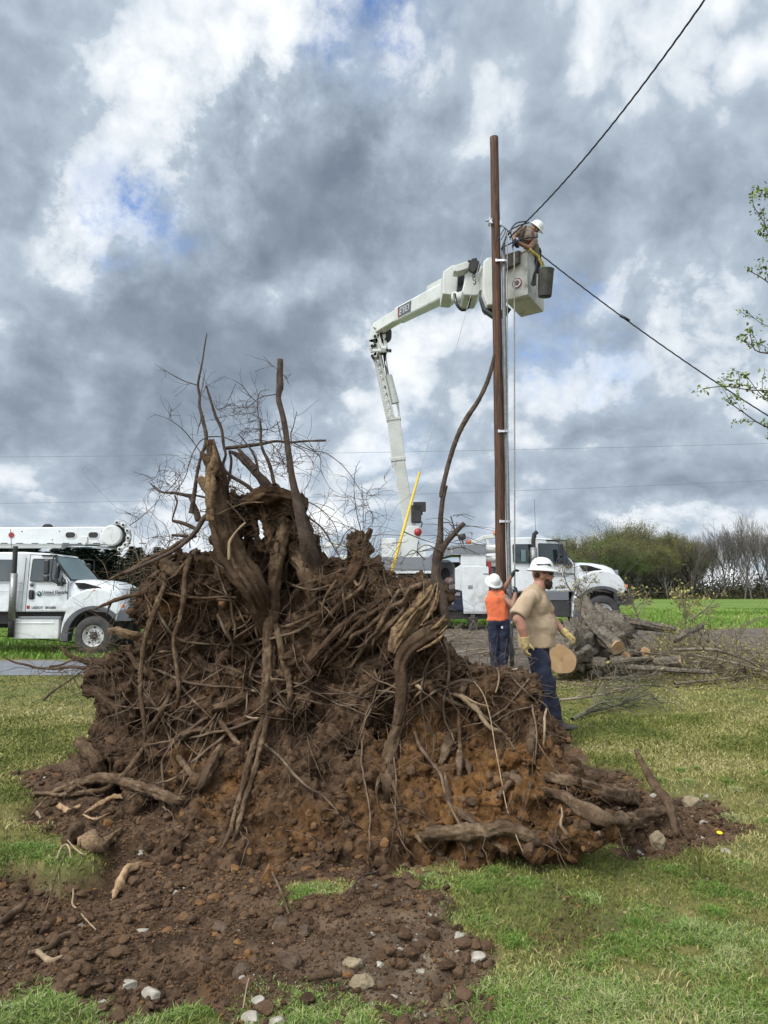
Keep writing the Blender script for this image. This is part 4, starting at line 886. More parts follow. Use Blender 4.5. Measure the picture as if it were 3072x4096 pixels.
b.lathe([(0, -.2), (.24, -.2), (.24, .2), (0, .2)], wl(1537, 1338, dT-.75), (0, 1, 0), 20); b.tube([wl(1505, 1360, dT-.8), wl(1498, 1400, dT-.95), wl(1506, 1430, dT-.8)], [.025], 7); b.tube([wl(1515, 1355, dT-.6), wl(1522, 1400, dT-.7), wl(1512, 1440, dT-.7)], [.03], 7); mpart(b, 'pin', M['chassis'], elb, .006)
b = MB(); b.cyl(wl(1490, 1404, dT-.95), wl(1566, 1402, dT-.95), .06, n=12); b.cyl(wl(1524, 1395, dT-.95), wl(1545, 1395, dT-.95), .09, n=12); mpart(b, 'cross_pin', M['white_dirty'], elb, .006)
# upper boom towards the pole
U0 = wl(1505, 1318, dT-.7); U1 = wl(1598, 1262, 21.0); U2 = wl(1790, 1165, 17.0); U3 = wl(1800, 1160, 16.8)
b = MB(); b.beam(U0, U1, .30, .36, up=(0, 0, 1)); ub = mpart(b, 'upper_boom', M['boom'], rR, .04)
b = MB(); b.beam(U1 - (U2-U1).normalized()*.05, U2, .36, .44, up=(0, 0, 1), w2=.36, h2=.42); mpart(b, 'insulated_section', M['boom'], ub, .07, seg=3)
b = MB(); b.beam(wl(1717, 1158, 18.2), wl(1775, 1128, 17), .16, .16, up=(0, 0, 1)); mpart(b, 'boom_rail', M['boom'], ub, .02)
# maker's plate: a dark band with letters on the near face of the insulated section
ud = (U2 - U1).normalized(); near = Vector((0, -1, 0)); near = (near - ud*near.dot(ud)); upv = Vector((0, 0, 1)); upv = (upv - ud*upv.dot(ud)).normalized(); side = ud.cross(upv).normalized()
if side.y > 0: side = -side
def on_boom(t, h, off=.0): return U1 + (U2-U1)*t + upv*h + side*(.18 + off)
b = MB(); q = [on_boom(.13, -.15, .006), on_boom(.42, -.15, .006), on_boom(.42, .15, .006), on_boom(.10, .15, .006)]; q2 = [p - side*.01 for p in q]; b.add(q + q2, [(0, 1, 2, 3), (7, 6, 5, 4), (0, 4, 5, 1), (1, 5, 6, 2), (2, 6, 7, 3), (3, 7, 4, 0)]); mpart(b, 'maker_plate', mat('plate_grey', (.06, .06, .065), rough=.4), ub)
b = MB(); q = [on_boom(.115, -.15, .010), on_boom(.15, -.15, .010), on_boom(.125, .15, .010), on_boom(.10, .15, .010)]; b.add(q, [(0, 1, 2, 3)]); mpart(b, 'maker_stripe', M['red_lens'], ub)
rotm = Matrix((ud, upv, -side if False else side)).transposed()
tx = text_obj('TEREX', .27, on_boom(.205, -.09, .013), rotm.to_euler(), M['white'], ub, 'maker_name', sx=1.0, bold=.0)
b = MB()
for (h0, h1, t0, t1) in ((-.1, -.07, .16, .195), (.07, .1, .16, .195), (-.015, .015, .16, .195), (-.1, .1, .158, .166), (-.1, .1, .189, .197)): q = [on_boom(t0, h0, .012), on_boom(t1, h0, .012), on_boom(t1, h1, .012), on_boom(t0, h1, .012)]; b.add(q, [(0, 1, 2, 3)])
mpart(b, 'maker_emblem', M['white'], ub)
# tip housings
def hexa(mb, pts, d0, d1, mi=0):
    """outline seen in the photo given its real depth range d0..d1"""
    n = len(pts); c = Vector((sum(p[0] for p in pts)/n, sum(p[1] for p in pts)/n))
    a = [wl(x, y, d0) for x, y in pts]; k = [p + Vector((0, d1-d0, 0)) for p in a]
    mb.add(a + k, [tuple(range(n)), tuple(range(2*n-1, n-1, -1))] + [((i+1) % n, i, n+i, n+(i+1) % n) for i in range(n)], mi)
b = MB(); hexa(b, [(1772, 1085), (1812, 1058), (1840, 1068), (1832, 1160), (1808, 1180), (1770, 1176)], 16.2, 17.0); tip = mpart(b, 'tip_housing', M['boom'], rR, .03)
b = MB(); hexa(b, [(1866, 1090), (1880, 1065), (1932, 1063), (1931, 1150), (1912, 1182), (1858, 1180), (1848, 1165)], 15.6, 16.4); mpart(b, 'jib_housing', M['boom'], tip, .03)
b = MB(); hexa(b, [(1815, 1062), (1868, 1044), (1885, 1052), (1885, 1070), (1830, 1086), (1815, 1084)], 15.5, 15.8); b.cyl(wl(1820, 1190, 16.3), wl(1880, 1182, 15.9), .14, n=14); mpart(b, 'jib_arm', M['boom'], tip, .02)
b = MB(); hexa(b, [(1832, 1088), (1862, 1085), (1850, 1165), (1828, 1162)], 16.0, 16.6); hexa(b, [(1886, 1034), (1908, 1030), (1909, 1054), (1886, 1056)], 15.3, 15.6); b.cyl(wl(1872, 1045, 15.4), wl(1890, 1045, 15.4), .03, n=8); mpart(b, 'jib_recess', M['blackgloss'], tip, .01)
b = MB(); b.lathe([(0, -.08), (.13, -.08), (.11, 0), (.13, .08), (0, .08)], wl(1897, 1066, 15.2), (0, 1, 0), 20); hexa(b, [(1888, 1052), (1905, 1050), (1911, 1068), (1893, 1090), (1882, 1080)], 15.05, 15.12); mpart(b, 'winch_sheave', M['chassis'], tip, .01)
b = MB()
for k, q in enumerate(((1896, 1090), (1896, 1102), (1897, 1114))): b.tube([wl(q[0]+5.5*math.cos(R(a)), q[1]+8*math.sin(R(a)), 15.1 + (.02*math.sin(R(a)) if k % 2 else 0)) for a in range(0, 361, 40)], [.012], 5)
b.tube([wl(1898, 1120, 15.1), wl(1903, 1130, 15.1), wl(1899, 1138, 15.1), wl(1892, 1133, 15.1)], [.014], 6); mpart(b, 'chain_hook', M['chassis'], tip)
b = MB(); b.tube([wl(1818, 1176, 15.9), wl(1826, 1215, 15.8), wl(1848, 1240, 15.8), wl(1872, 1230, 15.8), wl(1881, 1185, 15.8)], [.035], 10); mpart(b, 'hydraulic_hose', M['blackgloss'], tip)
b = MB(); b.tube([wl(1932, 1165, 15.2), wl(1931, 1200, 15.2), wl(1942, 1240, 15.2), wl(1975, 1262, 15.1), wl(2015, 1255, 14.9), wl(2032, 1230, 14.8)], [.085], 12); mpart(b, 'hydraulic_hose', M['blackgloss'], tip)
b = MB(); hexa(b, [(1934, 1045), (1952, 1028), (2005, 1030), (2005, 1218), (1950, 1220), (1932, 1170)], 14.9, 15.5); mpart(b, 'bucket_mount', M['boom'], rR, .03)
# the bucket: an open tapered box
dB = 14.0; NC = P(2110, 1003, dB) ; NB = P(2112, 1174, dB)
u1 = (P(2012, 1201, dB + .34) - NB); u2 = (P(2179, 1252, dB + .98) - NB); u1.z = 0; u2.z = 0
zt, zb = NC.z + .03, NB.z
def ring(z, k):
    c = NB + (u1 + u2)/2; return [Vector(((NB + a - c).x*k + c.x, (NB + a - c).y*k + c.y, z)) for a in (Vector((0,0,0)), u2, u1+u2, u1)]
b = MB(); rs = [ring(zb, .93), ring(zb + .06, .97), ring(zt - .05, 1.02), ring(zt - .045, 1.06), ring(zt, 1.06), ring(zt, .98), ring(zb + .1, .93)]
vs = [inv @ p for r_ in rs for p in r_]; fs = [(0, 3, 2, 1), (24, 25, 26, 27)] + [(j*4+i, j*4+(i+1) % 4, (j+1)*4+(i+1) % 4, (j+1)*4+i) for j in range(6) for i in range(4)]
b.add(vs, fs); bkt = mpart(b, 'bucket', M['fiberglass'], rR, .035, seg=3)
BC = NB + (u1+u2)/2; fa = u1.normalized(); fn = Vector((fa.y, -fa.x, 0)); fn = fn if fn.y < 0 else -fn
fc = inv @ (NB + u1*.42 + fn*.012 + Vector((0, 0, (zt-zb)*.30)))
b = MB(); b.lathe([(0, 0), (.085, 0)], fc, fn, 28, 0); b.lathe([(.085, .001), (.105, .001)], fc, fn, 28, 1); b.lathe([(0, .002), (.05, .002)], fc, fn, 16, 2); b.lathe([(.05, .003), (.058, .003)], fc, fn, 16, 1)
mpart(b, 'round_emblem', [M['white_dirty'], mat('emblem_red', (.22, .03, .05), rough=.5), M['greyplastic']], bkt)
b = MB(); p0 = inv @ (NB + u1*.98 + fn*.03 + Vector((0, 0, zt-zb-.33))); ex_ = -fa
q = [p0 + Vector((0, 0, -.02)), p0 + ex_*.42 + Vector((0, 0, .05)), p0 + ex_*.42 + Vector((0, 0, .32)), p0 + Vector((0, 0, .32))]; q2 = [p + fn*.07 for p in q]
b.add(q + q2, [(3, 2, 1, 0), (4, 5, 6, 7), (0, 1, 5, 4), (1, 2, 6, 5), (2, 3, 7, 6), (3, 0, 4, 7)]); mpart(b, 'tool_apron', mat('worn_canvas', (.05, .04, .035), (.12, .10, .085), 9, .9, .1), bkt, .02)
# ================================================================== POLE, WIRES, ROPES
dP = 13.8
px0, py0 = 2008, 2672
wood = mat('treated_pole_wood', (.026, .013, .008), (.12, .05, .023), 38, .8, .8, 70, stretch=(1, 1, .05), bdist=.012, extra=lambda t, c, v: t.mix(t.sm(t.noise(v, 1.1, 5, .6).outputs[0], .45, .65, 0, .8), c, (.035, .018, .011)))
pb = P(px0, py0, dP); ptop = P(1976, 550, dP); pb.z = gz(pb.x, pb.y) - .3
pole = thing('utility_pole', 'tall bare wooden utility pole with a grey conduit up its right side', 'utility pole', (pb.x, pb.y, pb.z))
invp = Matrix.Translation(pole.location).inverted()
def pl(px, py, d=dP): return invp @ P(px, py, d)
top = invp @ ptop; top.x = (top.x) * 1.0
b = MB(); b.tube([(0, 0, 0), tuple(top*.5 + Vector((.01, 0, 0))), tuple(top)], [.105, .094, .084], 20, rough=.03, ridge=.012, seed=3, step=.15); b.build('shaft', wood, pole)
axis_at = lambda z: top * ((z - pb.z) / top.z)     # pole centre (local) at world height z
def zof(py, d=dP): return P(1536, py, d).z
b = MB(); z1 = zof(998); pts = []
for k in range(12):
    z = .2 + (z1 - .2) * k / 11; c = axis_at(z); pts.append((c.x + .135 + .01*k/11 + .05*(1-k/11)**4, c.y - .035, z - pb.z))
b.tube(pts, [.042, .042], 12, step=.5); cond = b.build('conduit', M['galv'], pole)
for py in (1052, 1730, 2088, 2490):
    z = zof(py); c = axis_at(z); b = MB(); b.box(c.x - .02, c.x + .19, c.y - .125, c.y - .08, z-pb.z-.022, z-pb.z+.022); b.box(c.x - .03, c.x + .01, c.y - .128, c.y - .10, z-pb.z-.03, z-pb.z+.03); b.build('strap', M['chrome'], pole, .004)
b = MB(); z = zof(890); c = axis_at(z); b.box(c.x-.14, c.x-.07, c.y-.09, c.y+.05, z-pb.z-.06, z-pb.z+.05); b.box(c.x+.08, c.x+.13, c.y-.05, c.y+.05, z-pb.z-.08, z-pb.z+.02); b.cyl((c.x-.2, c.y-.03, z-pb.z+.02), (c.x-.1, c.y-.03, z-pb.z+.03), .022, n=8); b.tube([(c.x-.12, c.y-.05, z-pb.z+.08), (c.x-.10, c.y-.08, z-pb.z-.02), (c.x-.07, c.y-.12, z-pb.z-.08)], [.018], 6); b.build('pulley_bracket', M['steel'], pole, .006)
wire = mat('black_cable', (.012, .014, .018), rough=.55); rope_m = mat('rope', (.20, .18, .15), (.30, .28, .24), 20, .9); wrope = mat('white_rope', (.30, .30, .30), rough=.9)
def line(name, label, cat, pts, r, mt, n=6, grp=None, twist=0, step=None):
    b = MB()
    if twist:
        a = spline(pts, .05); T = np.cumsum(np.r_[0, np.linalg.norm(np.diff(a, axis=0), axis=1)])
        for k in range(3):
            ph = T / twist * 6.283 + k*2.094; q = a + np.column_stack([np.cos(ph)*r, np.sin(ph)*r*.5, np.sin(ph)*r]); b.tube(q.tolist(), [r*.8], 5, step=.06)
    else: b.tube(pts, [r], n, step=step or .2)
    o = b.build(name, mt); return tag(o, label, cat, grp)
J = P(2000, 905, dP)
def catn(p, q, sag, n=10): return [tuple(Vector(p).lerp(Vector(q), t/n) - Vector((0, 0, sag*4*(t/n)*(1-t/n)))) for t in range(n+1)]
line('overhead_cable', 'twisted black service cable rising from the pole to the upper right', 'cable', catn(P(2038, 950, 13.7), P(2860, -60, 8.5), .22), .009, wire, twist=.55)
line('overhead_cable', 'black cable sagging from the bucket down to the lower right with a splice', 'cable', catn(P(2152, 1010, 13.7), P(3300, 1800, 13.9), .16), .010, wire, twist=.6)
line('cable_splice', 'small dark splice knot on the black cable right of the bucket', 'cable splice', [P(2480, 1262, 13.75), P(2500, 1272, 13.75), P(2518, 1284, 13.75)], .03, wire)
for i, (ya, yb) in enumerate(((1822, 1773), (2010, 1912))):
    line('power_line', ('upper' if i == 0 else 'lower') + ' thin grey power line crossing the whole sky far behind', 'power line', catn(P(-400, ya + 8, 75), P(3500, yb - 12, 75), .35 + .2*i, 16), .016, mat('far_wire', (.16, .17, .19), rough=.6), grp='thin far power lines')
line('hoist_rope', 'taut rope hanging beside the conduit, pulled by the worker in orange', 'rope', [P(2057, 1010, 13.5), P(2058, 1500, 13.5), P(2059, 2300, 13.4), P(2060, 2400, 13.35)], .013, rope_m, grp=None)
line('hoist_rope', 'grey rope hanging just right of the pole below the bucket', 'rope', [P(2029, 930, 13.55), P(2031, 1600, 13.55), P(2036, 2400, 13.5), P(2060, 2620, 13.5)], .010, rope_m)
line('tag_line', 'thin pale line running from the pole down to the yellow stick', 'rope', [P(1965, 890, 13.7), P(1905, 1100, 12.6), P(1800, 1480, 10.6), P(1677, 1895, 8.6)], .0042, wrope)
hs = MB(); hs.tube([P(1678, 1890, 8.6), P(1615, 2115, 8.1), P(1548, 2350, 7.6), P(1530, 2420, 7.5)], [.015, .017, .02, .022], 12, step=.3)
tag(hs.build('hot_stick', mat('yellow_fibreglass', (.62, .42, .03), (.54, .36, .03), 3, .35)), 'yellow fibreglass stick standing up behind the root mass', 'pole')
# short loose conductors round the pole top by the bucket
wires = [[(2005, 995), (2030, 940), (2062, 895), (2105, 885)], [(2007, 1000), (2035, 930), (2070, 905), (2117, 890)], [(2010, 990), (2040, 975), (2090, 955), (2152, 947)], [(2010, 985), (2025, 940), (2030, 925), (2045, 935), (2040, 960)], [(2004, 960), (2020, 930), (2018, 915), (1990, 960)],
         [(2052, 1002), (2048, 950), (2036, 930), (2022, 960), (2018, 1000)], [(2006, 990), (2022, 955), (2048, 925)], [(2035, 925), (2020, 912), (2010, 905)]]
t_ = thing('cable_bundle', 'bundle of short loose black cables fanning out beside the bucket', 'cables', tuple(P(2008, 990, 13.75)))
for k, w_ in enumerate(wires):
    b = MB(); b.tube([Matrix.Translation(t_.location).inverted() @ P(x, y, 13.72 - .03*(k % 3)) for x, y in w_], [.014 if k < 3 else .009], 7); b.build('cable', wire, t_)
# canvas bucket, straps and rope hung on the right side of the bucket
cv = mat('canvas_grey', (.05, .048, .043), (.085, .08, .072), 10, .9, .15)
bc = P(2170, 1130, 13.95); t_ = thing('canvas_bucket', 'grey canvas tool bucket hanging on the right side of the lift bucket', 'bucket', tuple(bc), 0); 
b = MB(); b.lathe([(.0, -.28), (.125, -.28), (.135, -.26), (.155, .24), (.16, .26), (.145, .26), (.12, -.2), (0, -.2)], (.06, 0, -.0), (.05, -.1, 1), 24); b.build('pail', cv, t_)
b = MB(); b.lathe([(.158, .255), (.166, .262), (.158, .27)], (.06, 0, 0), (.05, -.1, 1), 24); b.build('rim', mat('green_rim', (.12, .25, .2), rough=.6), t_)
b = MB(); b.lathe([(.128, -.285), (.136, -.24), (.12, -.287), (0, -.286)], (.06, 0, 0), (.05, -.1, 1), 24); b.build('base', M['black'], t_)
b = MB(); 
for k in range(7): b.tube([Matrix.Translation(bc).inverted() @ P(x + rng.normal(0, 3), y, 13.9 - .01*k) for x, y in ((2150, 1020), (2146, 1060), (2138, 1100), (2132, 1135), (2140, 1140), (2142, 1100))], [.010], 5)
tag(b.build('rope_coil', M['chassis']), 'dark coiled lines hanging between the bucket and the canvas pail', 'rope').location = bc
b = MB(); ys = [(2118, 1002), (2135, 1012), (2150, 1030), (2163, 1048), (2172, 1065), (2182, 1075)]
for k in range(3): b.tube([tuple(P(x + rng.normal(0, 2), y + rng.normal(0, 3) - 3, 13.85 - .02*k)) for x, y in ys], [.028, .022], 7, rough=.3, seed=k)
tag(b.build('lanyard', mat('yellow_webbing', (.35, .27, .05), (.18, .13, .04), 20, .9)), 'yellow webbing lanyard draped over the bucket rim', 'strap')

# ================================================================== PEOPLE
def flesh(cones, balls, vox, smooth=2, disp=0., dseed=0, dscale=.12):
    """one continuous skin from tapered limbs: list of (p, q, r0, r1) and ellipsoids (c, (sx,sy,sz), rot)"""
    mb = MB()
    for p, q, r0, r1, *fl in cones:
        p = Vector(p); q = Vector(q); mb.cyl(p, q, r0, r1, 18); mb.ball(p, r0, n=14)
        if not fl: mb.ball(q, r1, n=14)
    for c, s, rz in balls: mb.ball(c, 1, s, n=18, rot=rz if rz is not None else None)
    me = mb.mesh('tmp'); o = bpy.data.objects.new('tmp', me); COL.objects.link(o)
    rm = o.modifiers.new('r', 'REMESH'); rm.mode = 'VOXEL'; rm.voxel_size = vox; rm.use_smooth_shade = True
    s_ = o.modifiers.new('s', 'SMOOTH'); s_.iterations = smooth; s_.factor = .6
    if disp:
        tx_ = bpy.data.textures.new('folds', 'CLOUDS'); tx_.noise_scale = dscale; tx_.noise_depth = 2; d_ = o.modifiers.new('d', 'DISPLACE'); d_.texture = tx_; d_.strength = disp; d_.mid_level = .5; d_.texture_coords = 'GLOBAL'
    out = bpy.data.meshes.new_from_object(o.evaluated_get(bpy.context.evaluated_depsgraph_get())); bpy.data.objects.remove(o); return out
skin = mat('skin', (.36, .17, .11), (.42, .20, .135), 9, .5, .03); skin_tan = mat('skin_tanned', (.22, .105, .065), (.28, .135, .085), 9, .5, .03)
tan_cloth = mat('tan_tshirt', (.36, .26, .165), (.43, .315, .21), 6, .95, .25, 22, bdist=.008); navy = mat('navy_trousers', (.008, .011, .026), (.016, .02, .042), 7, .95, .3, 14, bdist=.01)
orange = mat('orange_shirt', (.72, .165, .065), (.62, .13, .05), 5, .9, .25, 14, bdist=.01); glove_y = mat('yellow_leather', (.50, .38, .16), (.38, .28, .12), 20, .8, .2); glove_b = mat('black_glove', (.012, .012, .013), (.03, .03, .03), 20, .8)
beard = mat('dark_beard', (.035, .018, .012), (.055, .03, .02), 40, .9, .5, 90); hatw = mat('white_hard_hat', (.66, .66, .64), (.70, .70, .68), 3, .28, coat=.3); boot = mat('boot_leather', (.022, .018, .016), (.05, .04, .034), 12, .75, .1); sole = mat('boot_sole', (.05, .045, .04), rough=.9)
def hard_hat(root, c, r, rot, name='hard_hat', brimf=1.38):
    """full-brim hard hat: shell, ridges, brim"""
    rm = rot.to_matrix().to_4x4() if hasattr(rot, 'to_matrix') else rot; Mx = Matrix.Translation(c) @ rm
    n = 40; prof = [(.02, 1.02), (.35, .98), (.62, .84), (.84, .58), (.95, .28), (1.0, .0), (1.02, -.06), (brimf*.93, -.17), (brimf, -.26), (brimf*.985, -.30), (1.0, -.12), (.93, -.1), (.9, .2), (.6, .75), (.02, .95)]
    vs = []
    for rr, h in prof:
        for i in range(n):
            a = 2*math.pi*i/n; k = 1.0
            if rr > 1.05: k = 1 + .07*math.cos(a)        # brim a little longer in front
            bump = .05*math.exp(-((math.sin(a)*rr)/.16)**2) + .03*math.exp(-((abs(math.sin(a))*rr-.42)/.09)**2) if 0 < h and rr < 1.0 and math.cos(a) > -2 else 0
            vs.append(Mx @ Vector((rr*math.cos(a)*1.12*k*r, rr*math.sin(a)*.96*r, (h + bump)*r*.98)))
    fs = [(j*n+i, j*n+(i+1) % n, (j+1)*n+(i+1) % n, (j+1)*n+i) for j in range(len(prof)-1) for i in range(n)] + [tuple(range(n))]
    b = MB(); b.add(vs, fs, 0, True); hat = b.build(name, hatw, root)
    return hat, Mx
def hand(pw, pt, mt, root, name, r=.042, curl=0.4, side=Vector((0, -1, 0)), thumb_dir=None, hold=None):
    """glove: palm, four bent fingers of unequal length and a thumb from the side of the palm"""
    pw = Vector(pw); pt = Vector(pt); d = (pt - pw).normalized(); s = side - d*side.dot(d); s.normalize(); u = d.cross(s).normalized()
    L = .105; cones = []; pc = pw + d*L
    cones.append((pw, pw + d*.03, r*.78, r*.85)); balls = [(pw + d*L*.55, (r*1.12, r*.62, r*1.3), Matrix((u, s, d)).transposed())]
    cv_ = s * curl
    for k, (o, ln) in enumerate(((-1, .068), (-.35, .08), (.3, .075), (.95, .058))):
        a = pw + d*(L*.85) + u*o*r*.78; m1 = a + (d + cv_*.3).normalized()*ln*.5; m2 = m1 + (d*.6 + cv_*1.2).normalized()*ln*.42; m3 = m2 + (d*.1 + cv_*1.5).normalized()*ln*.36
        cones += [(a, m1, .0125, .0118), (m1, m2, .0118, .011), (m2, m3, .011, .0095)]
    td = (u * -1 if thumb_dir is None else thumb_dir); a = pw + d*.035 + td*r*.8; m1 = a + (td*.7 + d*.8).normalized()*.04; m2 = m1 + (td*.2 + d + s*.6).normalized()*.035
    cones += [(pw + d*.03, a, .018, .016), (a, m1, .016, .0135), (m1, m2, .0135, .011)]
    return link(name, flesh(cones, balls, .0065, 1), mt, root)
def rel(root): return Matrix.Translation(root.location).inverted()

# ---- the man in the tan t-shirt, walking to the right
d0 = 8.0; t1 = thing('person', 'bearded man in tan t-shirt, dark trousers, sunglasses and white hard hat walking right', 'person', (P(2160, 2900, d0).x, d0, gz(P(2160, 2900, d0).x, d0)))
iv = rel(t1); q = lambda x, y, d=d0: iv @ P(x, y, d)
neck = q(2148, 2362); hd = q(2170, 2302)
cones = [(q(2140, 2400), q(2158, 2340), .078, .07), (q(2158, 2345), q(2168, 2322), .07, .068),
  (q(2110, 2405, 7.78), q(2072, 2478, 7.70), .062, .058), (q(2076, 2470, 7.70), q(2088, 2515, 7.68), .058, .052), (q(2088, 2515, 7.68), q(2100, 2562, 7.68), .050, .034),
  (q(2160, 2400, 8.22), q(2205, 2470, 8.26), .06, .052), (q(2205, 2470, 8.26), q(2254, 2528, 8.12), .050, .034), (q(2140, 2400), q(2150, 2560), .12, .13)]
balls = [(hd + Vector((-.01, 0, .02)), (.103, .080, .115), None), (hd + Vector((.02, 0, -.035)), (.078, .066, .085), None), (hd + Vector((.108, 0, -.012)), (.026, .014, .020), None), (hd + Vector((.095, 0, .012)), (.018, .012, .024), None), (hd + Vector((.092, 0, -.052)), (.018, .026, .014), None), (hd + Vector((-.015, -.082, -.01)), (.02, .012, .033), None), (hd + Vector((-.015, .082, -.01)), (.02, .012, .033), None)]
link('body', flesh(cones, balls, .011, 1), skin, t1)
# beard and hair
bb = [(hd + Vector((.045, 0, -.105)), (.062, .056, .042), None), (hd + Vector((.078, 0, -.085)), (.034, .044, .032), None), (hd + Vector((.035, -.060, -.075)), (.038, .016, .042), None), (hd + Vector((.035, .060, -.075)), (.038, .016, .042), None), (hd + Vector((.098, 0, -.042)), (.012, .028, .008), None), (hd + Vector((.065, 0, -.130)), (.034, .04, .026), None)]
link('beard', flesh([], bb, .008, 1, .012, 0, .02), beard, t1)
link('hair', flesh([], [(hd + Vector((-.052, 0, .005)), (.055, .079, .055), None)], .01, 1), beard, t1)
g1 = MB(); g1.box(.088, .112, -.062, .062, .008, .036, 0, Matrix.Translation(hd)); g1.box(-.02, .10, -.085, -.079, .020, .032, 0, Matrix.Translation(hd)); g1.ball(hd + Vector((.085, -.046, .018)), .022, (1.1, 1.1, .8)); g1.build('sunglasses', M['blackgloss'], t1, .006)
hat, Mx = hard_hat(t1, hd + Vector((-.005, 0, .080)), .118, Matrix.Rotation(R(4), 4, 'Y'))
b = MB(); b.add([Mx @ Vector((x*.122, -.122*.99*math.sqrt(max(.05, 1 - (x/1.25)**2)), z*.122)) for x, z in ((-.75, .34), (-.62, .20), (.75, .18), (.5, .40), (-.1, .34))], [(0, 1, 2, 3, 4)]); b.build('hat_stripe', M['greyplastic'], hat)
# t-shirt: torso with belly and short sleeves
sh = [(q(2128, 2392, 7.86), q(2150, 2388, 8.14), .10, .10), (q(2114, 2396, 7.80), q(2070, 2468, 7.70), .090, .094, 1), (q(2156, 2388, 8.16), q(2190, 2448, 8.24), .085, .088, 1), (q(2134, 2400), q(2142, 2500), .15, .18), (q(2142, 2500), q(2148, 2590), .195, .205, 1), (q(2140, 2365, 7.98), q(2152, 2360, 8.02), .088, .085)]
sb = [(q(2140, 2425), (.15, .205, .17), None), (q(2156, 2508), (.195, .20, .21), None), (q(2122, 2440), (.12, .19, .2), None)]
link('t_shirt', flesh(sh, sb, .011, 4, .03, 0, .16), tan_cloth, t1)
tr = [(q(2142, 2575, 7.93), q(2172, 2690, 7.86), .125, .098), (q(2172, 2690, 7.84), q(2218, 2862, 7.86), .098, .080), (q(2142, 2560, 8.1), q(2168, 2700, 8.14), .135, .10), (q(2168, 2700, 8.14), q(2150, 2870, 8.2), .095, .082), (q(2142, 2572, 7.96), q(2142, 2572, 8.04), .14, .14)]
link('trousers', flesh(tr, [], .014, 5, .05, 0, .16), navy, t1)
for nm, (a, c, e, dd_) in {'n': ((2222, 2862), (2232, 2893), (2276, 2907), 7.86), 'f': ((2148, 2870), (2150, 2885), (2192, 2896), 8.2)}.items():
    bt = flesh([(q(*a, dd_), q(*c, dd_), .062, .058), (q(c[0]-6, c[1]+6, dd_), q(e[0], e[1]+3, dd_), .052, .036)], [(q(e[0]-6, e[1]+2, dd_), (.06, .045, .035), None)], .01, 1)
    o = link('boot', bt, boot, t1); s2 = MB(); sc_ = q(c[0], c[1]+18, dd_); s2.box(sc_.x-.06, sc_.x+.20, sc_.y-.045, sc_.y+.045, sc_.z-.012, sc_.z+.02); s2.build('sole', sole, o, .01)
hand(q(2098, 2562, 7.68), q(2104, 2640, 7.68), glove_y, t1, 'glove', .052, .35, Vector((1, .2, 0)), Vector((.9, -.4, 0)))
b = MB(); b.cyl(q(2097, 2548, 7.68), q(2101, 2578, 7.68), .052, .048, 16); b.build('glove_cuff', glove_y, t1, .006)
hand(q(2256, 2528, 8.12), q(2300, 2560, 8.05), glove_y, t1, 'glove', .046, .5, Vector((.1, .3, -1)), Vector((.3, -1, -.1)))
b = MB(); b.cyl(q(2250, 2522, 8.13), q(2266, 2536, 8.1), .046, .044, 16); b.build('glove_cuff', glove_y, t1, .006)

# ---- worker in the orange sleeveless shirt, seen from behind, pulling the rope
d0 = 13.3; t2 = thing('person', 'worker in sleeveless orange shirt and white hard hat pulling the rope beside the pole', 'person', (P(1998, 2700, d0).x, d0, gz(P(1998, 2700, d0).x, d0)))
iv = rel(t2); q = lambda x, y, d=d0: iv @ P(x, y, d)
hd = q(1976, 2330)
cones = [(q(1985, 2380), q(1979, 2345), .07, .064), (q(2002, 2372, 13.4), q(2022, 2345, 13.35), .058, .048), (q(2022, 2345, 13.35), q(2048, 2300, 13.3), .046, .032),
   (q(2018, 2392, 13.25), q(2052, 2425, 13.15), .062, .056), (q(2052, 2425, 13.15), q(2062, 2372, 13.2), .052, .036), (q(1985, 2390), q(1995, 2480), .12, .12)]
balls = [(hd, (.09, .095, .11), None), (hd + Vector((.02, .09, 0)), (.02, .03, .02), None), (hd + Vector((.088, 0, -.02)), (.012, .02, .032), None), (hd + Vector((-.088, 0, -.02)), (.012, .02, .032), None), (q(2018, 2392, 13.25), (.075, .07, .075), None)]
link('body', flesh(cones, balls, .012, 1), skin_tan, t2)
link('hair', flesh([], [(hd + Vector((0, -.02, -.02)), (.09, .09, .07), None)], .012, 1), beard, t2)
hard_hat(t2, hd + Vector((0, -.015, .03)), .125, Matrix.Rotation(R(90), 4, 'Z') @ Matrix.Rotation(R(-38), 4, 'Y') @ Matrix.Rotation(R(8), 4, 'X'))
link('shirt', flesh([(q(1966, 2382), q(2004, 2380), .085, .085), (q(1972, 2380), q(2000, 2380), .10, .10), (q(1980, 2400), q(1992, 2470), .145, .14), (q(2000, 2400), q(2005, 2472), .13, .14), (q(1966, 2400), q(1976, 2470), .12, .12)], [(q(1990, 2478), (.205, .15, .085), None)], .013, 7, .03, 0, .16), orange, t2)
link('trousers', flesh([(q(1976, 2490), q(1978, 2600), .115, .085), (q(1978, 2600), q(1980, 2695), .085, .075), (q(2014, 2490), q(2016, 2600), .12, .09), (q(2016, 2600), q(2010, 2695), .09, .08), (q(1984, 2486), q(2008, 2486), .135, .135)], [], .014, 2, .05, 0, .13), navy, t2)
b = MB(); w_ = q(2003, 2508, d0); b.box(w_.x-.018, w_.x+.018, w_.y-.150, w_.y-.142, w_.z-.02, w_.z+.02); b.build('pocket_patch', M['white_dirty'], t2, .002)
for x in (1980, 2012):
    a = q(x, 2695); b = MB(); b.ball((a.x, a.y + .03, .06), 1, (.055, .14, .065), n=14); b.build('boot', boot, t2)
